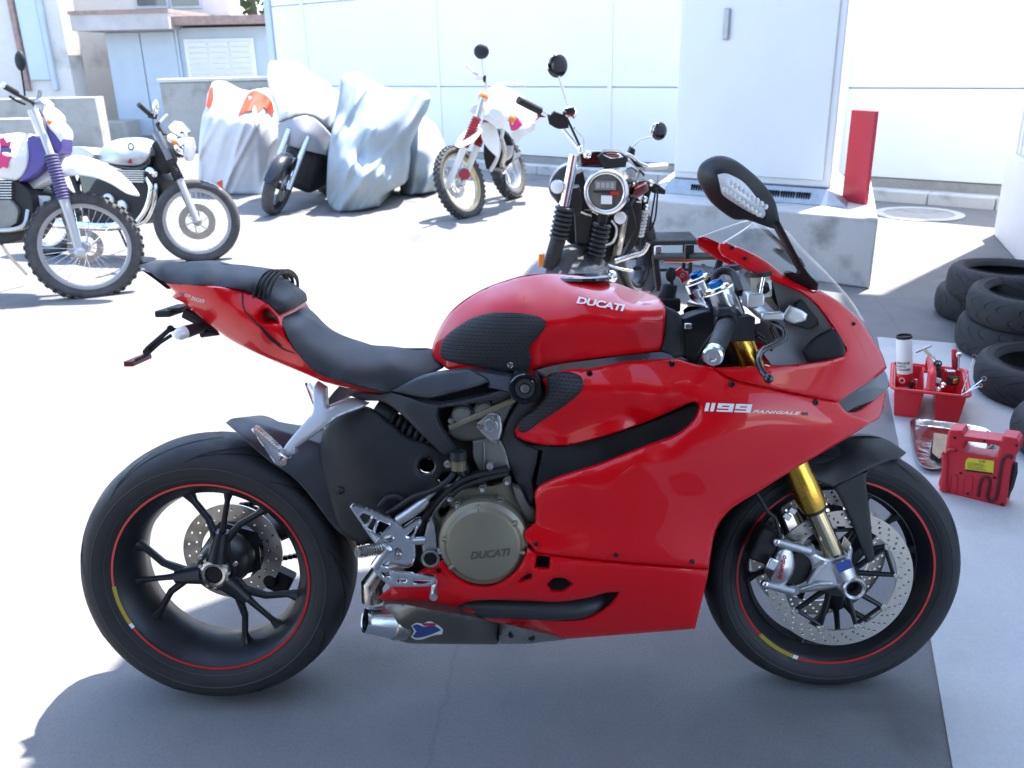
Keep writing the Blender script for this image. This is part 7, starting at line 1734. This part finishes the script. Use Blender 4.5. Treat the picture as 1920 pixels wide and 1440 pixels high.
m = MB(); m.lathe([(.012, rd*.79), (.018, rd*.5), (.02, 0)], hc_, hd, 36); hlz = m.build('headlight_lens', mk('smoked_lens', (.10, .095, .09), .2, 0, .5), B5, 60)
hx_ = hd.cross(Vector((0, 0, 1))).normalized(); hx_ = -hx_; hz_2 = hx_.cross(hd)*-1
if hz_2.z < 0: hz_2 = -hz_2
if hx_.x < 0: hx_ = -hx_
def onH(u, v, d=.024): return hc_+hx_*u*rd+hz_2*v*rd+hd*d
def hrect(name, u0, v0, u1, v1, mat, d=.024): 
    m = MB(); m.prism([onH(u0, v0, d), onH(u1, v0, d), onH(u1, v1, d), onH(u0, v1, d)], hd*.004); return m.build(name, M[mat], hlz, bevel=.001)
hrect('led_block', -.48, .10, .48, .50, 'greyduct'); hrect('led_divider', -.55, -.02, .58, .07, 'enginedk', .026); hrect('led_block', -.18, -.52, .32, -.14, 'white'); hrect('lens_mark', .25, -.10, .62, .04, 'redlens', .028)
for k in range(4): hrect('led_cell', -.40+.21*k, .18, -.24+.21*k, .42, 'alu', .027)
for x0, y0, xg, yg, x1, y1, d_ in ((830, 690, 775, 980, 690, 1330, -.04), (1000, 960, 985, 1075, 930, 1330, .10)):
    K5.tube('fork_tube', [(x0, y0, d_), (xg, yg, d_)], .024, 'chrome' if x0 < 900 else 'enginedk', 14); gx = 740 if x0 < 900 else 950; gy = 1165 if x0 < 900 else 1260
    K5.coil('fork_gaiter', (xg+3, yg, d_), (gx, gy, d_), .047, .01, 7, 'spring'); K5.tube('fork_slider', [(gx, gy, d_), (x1, y1, d_)], [.038, .036], 'blackplastic', 14)
K5.skin('front_fender', [(545, 1375), (600, 1310), (660, 1262), (740, 1235), (860, 1208), (930, 1222), (985, 1265), (1030, 1335), (1068, 1400), (1000, 1480), (700, 1500), (560, 1430)], [(545, 1375, .05), (860, 1208, .15), (1068, 1400, .2), (800, 1330, -.06), (930, 1330, -.0), (700, 1450, -.1)], 'fendersil', .04)
spoked_wheel(B5, (0, 0, 0), .33, .065, .225, Matrix.Translation(V(K5.p(850, 1560, .1)))@Matrix.Rotation(math.radians(64), 4, 'Z')@Matrix.Rotation(math.radians(-8), 4, 'X'), 0, 0, 'front_tyre', 'rim', 'rim', 1, .13)
K5.skin('fork_reflector', [(630, 1250), (665, 1245), (655, 1320), (625, 1322)], -.08, 'amber', .01)
for x, y, d_, r in ((735, 870, -.05, .031), (1090, 1045, .0, .029)):
    m = MB(); m.lathe([(-.03, r*.8), (0, r), (.008, r), (.012, r*.7), (.014, 0)], K5.p(x, y, d_), hd, 24); ii = m.build('indicator', M['clearlens'], B5, 50); m = MB(); m.lathe([(-.034, r*.5), (-.03, r*.9), (-.004, r*1.08), (.004, r*1.08), (.004, r)], K5.p(x, y, d_), hd, 24); m.build('indicator_rim', M['chrome'], ii, 50)
    K5.tube('indicator_stem', [(x, y, d_+.03), (x+(80 if x < 900 else -60), y-20, d_+.06)], .008, 'enginedk')
K5.tube('handlebar', [(520, 385, -.05), (600, 420, .0), (700, 480, .05), (770, 545, .08), (850, 640, .1), (880, 690, .1), (1000, 700, .2), (1130, 690, .35), (1200, 740, .42), (1290, 770, .5)], .0125, 'chrome')
K5.tube('grip', [(515, 382, -.06), (640, 445, .01)], .018, 'rubber'); K5.tube('clutch_cable', [(770, 450, .0), (810, 530, .03), (870, 660, .05)], .006, 'rubhose'); K5.tube('brake_cable', [(830, 540, .0), (880, 600, .03), (870, 680, .05)], .005, 'chrome')
K5.skin('switch_box', [(680, 480), (720, 445), (790, 470), (800, 540), (740, 545), (690, 520)], .02, 'enginedk', .06); K5.skin('master_cylinder', [(775, 430), (830, 415), (852, 445), (830, 490), (780, 475)], .0, 'chrome', .05)
K5.skin('switch_box', [(1130, 690), (1150, 645), (1175, 660), (1165, 715), (1225, 760), (1180, 760)], .38, 'enginedk', .06)
K5.tube('grip', [(1220, 765, .45), (1350, 755, .5)], .018, 'whitepl')
K5.tube('mirror_stem', [(795, 420, .0), (765, 320, .0), (742, 245, .0)], .007, 'chrome'); K5.tube('mirror_stem', [(1155, 650, .38), (1200, 610, .38), (1285, 585, .38)], .005, 'chrome')
for x, y, d_ in ((735, 190, 0), (1308, 558, .38)):
    k_ = .055 if x < 900 else .048
    m = MB(); mm_ = Matrix.Rotation(.5, 3, 'Z'); m.sphere(K5.p(x, y, d_), k_, 16, (1, .35, .95), mm_); mi_ = m.build('mirror', M['blacktrim'], B5, 60)
    m = MB(); m.sphere(V(K5.p(x-18, y-6, d_-.008)), k_*.85, 16, (.85, .3, .9), mm_); m.build('mirror_cap', M['chrome'], mi_, 60)
K5.skin('yoke', [(860, 690), (960, 670), (1130, 690), (1135, 730), (1000, 760), (870, 760)], .08, 'blacktrim', .08)
K5.skin('instrument_pod', [(960, 700), (1000, 672), (1080, 672), (1130, 700), (1120, 760), (1000, 770)], .05, 'blackplastic', .08); K5.skin('instrument_glass', [(985, 690), (1020, 678), (1085, 682), (1110, 705), (1040, 715)], .045, 'chrome', .01)
K5.tube('fork_cap', [(905, 705, .05), (905, 680, .05)], .02, 'chrome'); K5.skin('lower_yoke', [(790, 880), (860, 870), (880, 950), (860, 1040), (800, 990)], .02, 'blackplastic', .08)
K5.skin('radiator', [(800, 830), (880, 780), (905, 900), (930, 1010), (1000, 1040), (1000, 1230), (880, 1230), (790, 1180), (770, 1000)], .22, 'enginedk', .1)
K5.tube('down_tube', [(905, 1000, .2), (890, 1180, .2)], .02, 'spring'); K5.tube('down_tube', [(1075, 1080, .25), (1180, 900, .4)], .018, 'spring'); K5.tube('brake_line', [(1040, 1060, .0), (1070, 1110, .0), (1050, 1180, .02), (1010, 1200, .05)], .006, 'alu')
K5.tube('exhaust_pipe', [(1110, 1030, .25), (1090, 1150, .25), (1060, 1290, .3)], .022, 'steel'); K5.tube('frame_rail', [(1065, 1280, .26), (1130, 1180, .35), (1200, 1050, .45)], .016, 'blacktrim')
K5.ball('clamp_bolt', 865, 655, .02, .014, 'chrome'); K5.ball('clamp_bolt', 905, 690, .02, .02, 'chrome'); K5.ball('lever_pivot', 1035, 1375, .1, .035, 'chrome')
K5.skin('radiator_side', [(830, 1000), (930, 1040), (925, 1200), (840, 1190)], .12, 'blackplastic', .06)
K5.skin('fuel_tank', [(1100, 780), (1150, 765), (1200, 790), (1240, 850), (1245, 890), (1190, 930), (1140, 935), (1125, 860)], [(1100, 780, .25), (1240, 850, .55), (1140, 935, .3), (1180, 840, .25)], mk('maroon_tank', (.10, .025, .03), .2, 0, .8) and 'blacktrim', .3)
M['maroon'] = mk('maroon_paint', (.16, .035, .04), .22, 0, .8)
K5.skin('tank_panel', [(1165, 880), (1240, 850), (1247, 892), (1195, 930), (1160, 928)], .24, 'maroon', .05)
K5.skin('engine', [(870, 1040), (1010, 1040), (1120, 940), (1210, 960), (1200, 1110), (1160, 1220), (1060, 1290), (960, 1300), (880, 1200)], .35, 'enginedk', .3)
K5.skin('engine_fins', [(1060, 960), (1150, 960), (1180, 1100), (1120, 1200), (1050, 1150)], .3, 'enginedk', .04)
K5.coil('rear_shock', (1220, 1000, .5), (1190, 1150, .5), .032, .01, 8, 'alu'); K5.tube('shock_body', [(1250, 870, .5), (1215, 1010, .5), (1185, 1200, .5)], .018, 'enginedk')
K5.tube('foot_control', [(1060, 1290, .2), (1150, 1260, .2), (1215, 1240, .2), (1245, 1190, .2)], .013, 'alu_bright'); K5.tube('shift_lever', [(1020, 1310, .15), (1080, 1330, .15), (1160, 1345, .15)], .007, 'chrome'); K5.tube('foot_peg', [(1170, 1330, .2), (1220, 1330, .15)], .012, 'rubber')
K5.tube('cable_loop', [(1290, 880, .42), (1270, 1000, .42), (1255, 1120, .42), (1285, 1050, .42), (1300, 900, .42)], .005, 'rubhose')
K5.skin('side_bag_arm', [(1240, 840), (1290, 850), (1345, 890), (1340, 915), (1270, 905)], .48, 'enginedk', .05)
for x, y in ((1260, 850), (1225, 940), (1235, 985)): K5.ball('fork_bolt', x, y, .42, .018, 'chrome')
spoked_wheel(B5, (0, 0, 0), .32, .075, .21, Matrix.Translation(V(K5.p(1150, 1250, 1.25)))@Matrix.Rotation(math.radians(62), 4, 'Z')@Matrix.Rotation(math.radians(-8), 4, 'X'), 0, 0, 'rear_tyre', 'rim', 'rim')
K5.skin('seat', [(1120, 800), (1200, 770), (1230, 800), (1200, 850)], .9, 'seat', .5)
K5.skin('rear_fender', [(690, 900), (700, 830), (745, 770), (790, 745), (800, 800), (770, 900), (740, 970)], .5, 'fendersil', .1)
K5.tube('side_stand', [(1080, 1330, .35), (1120, 1420, .35), (1180, 1500, .3)], .012, 'enginedk')
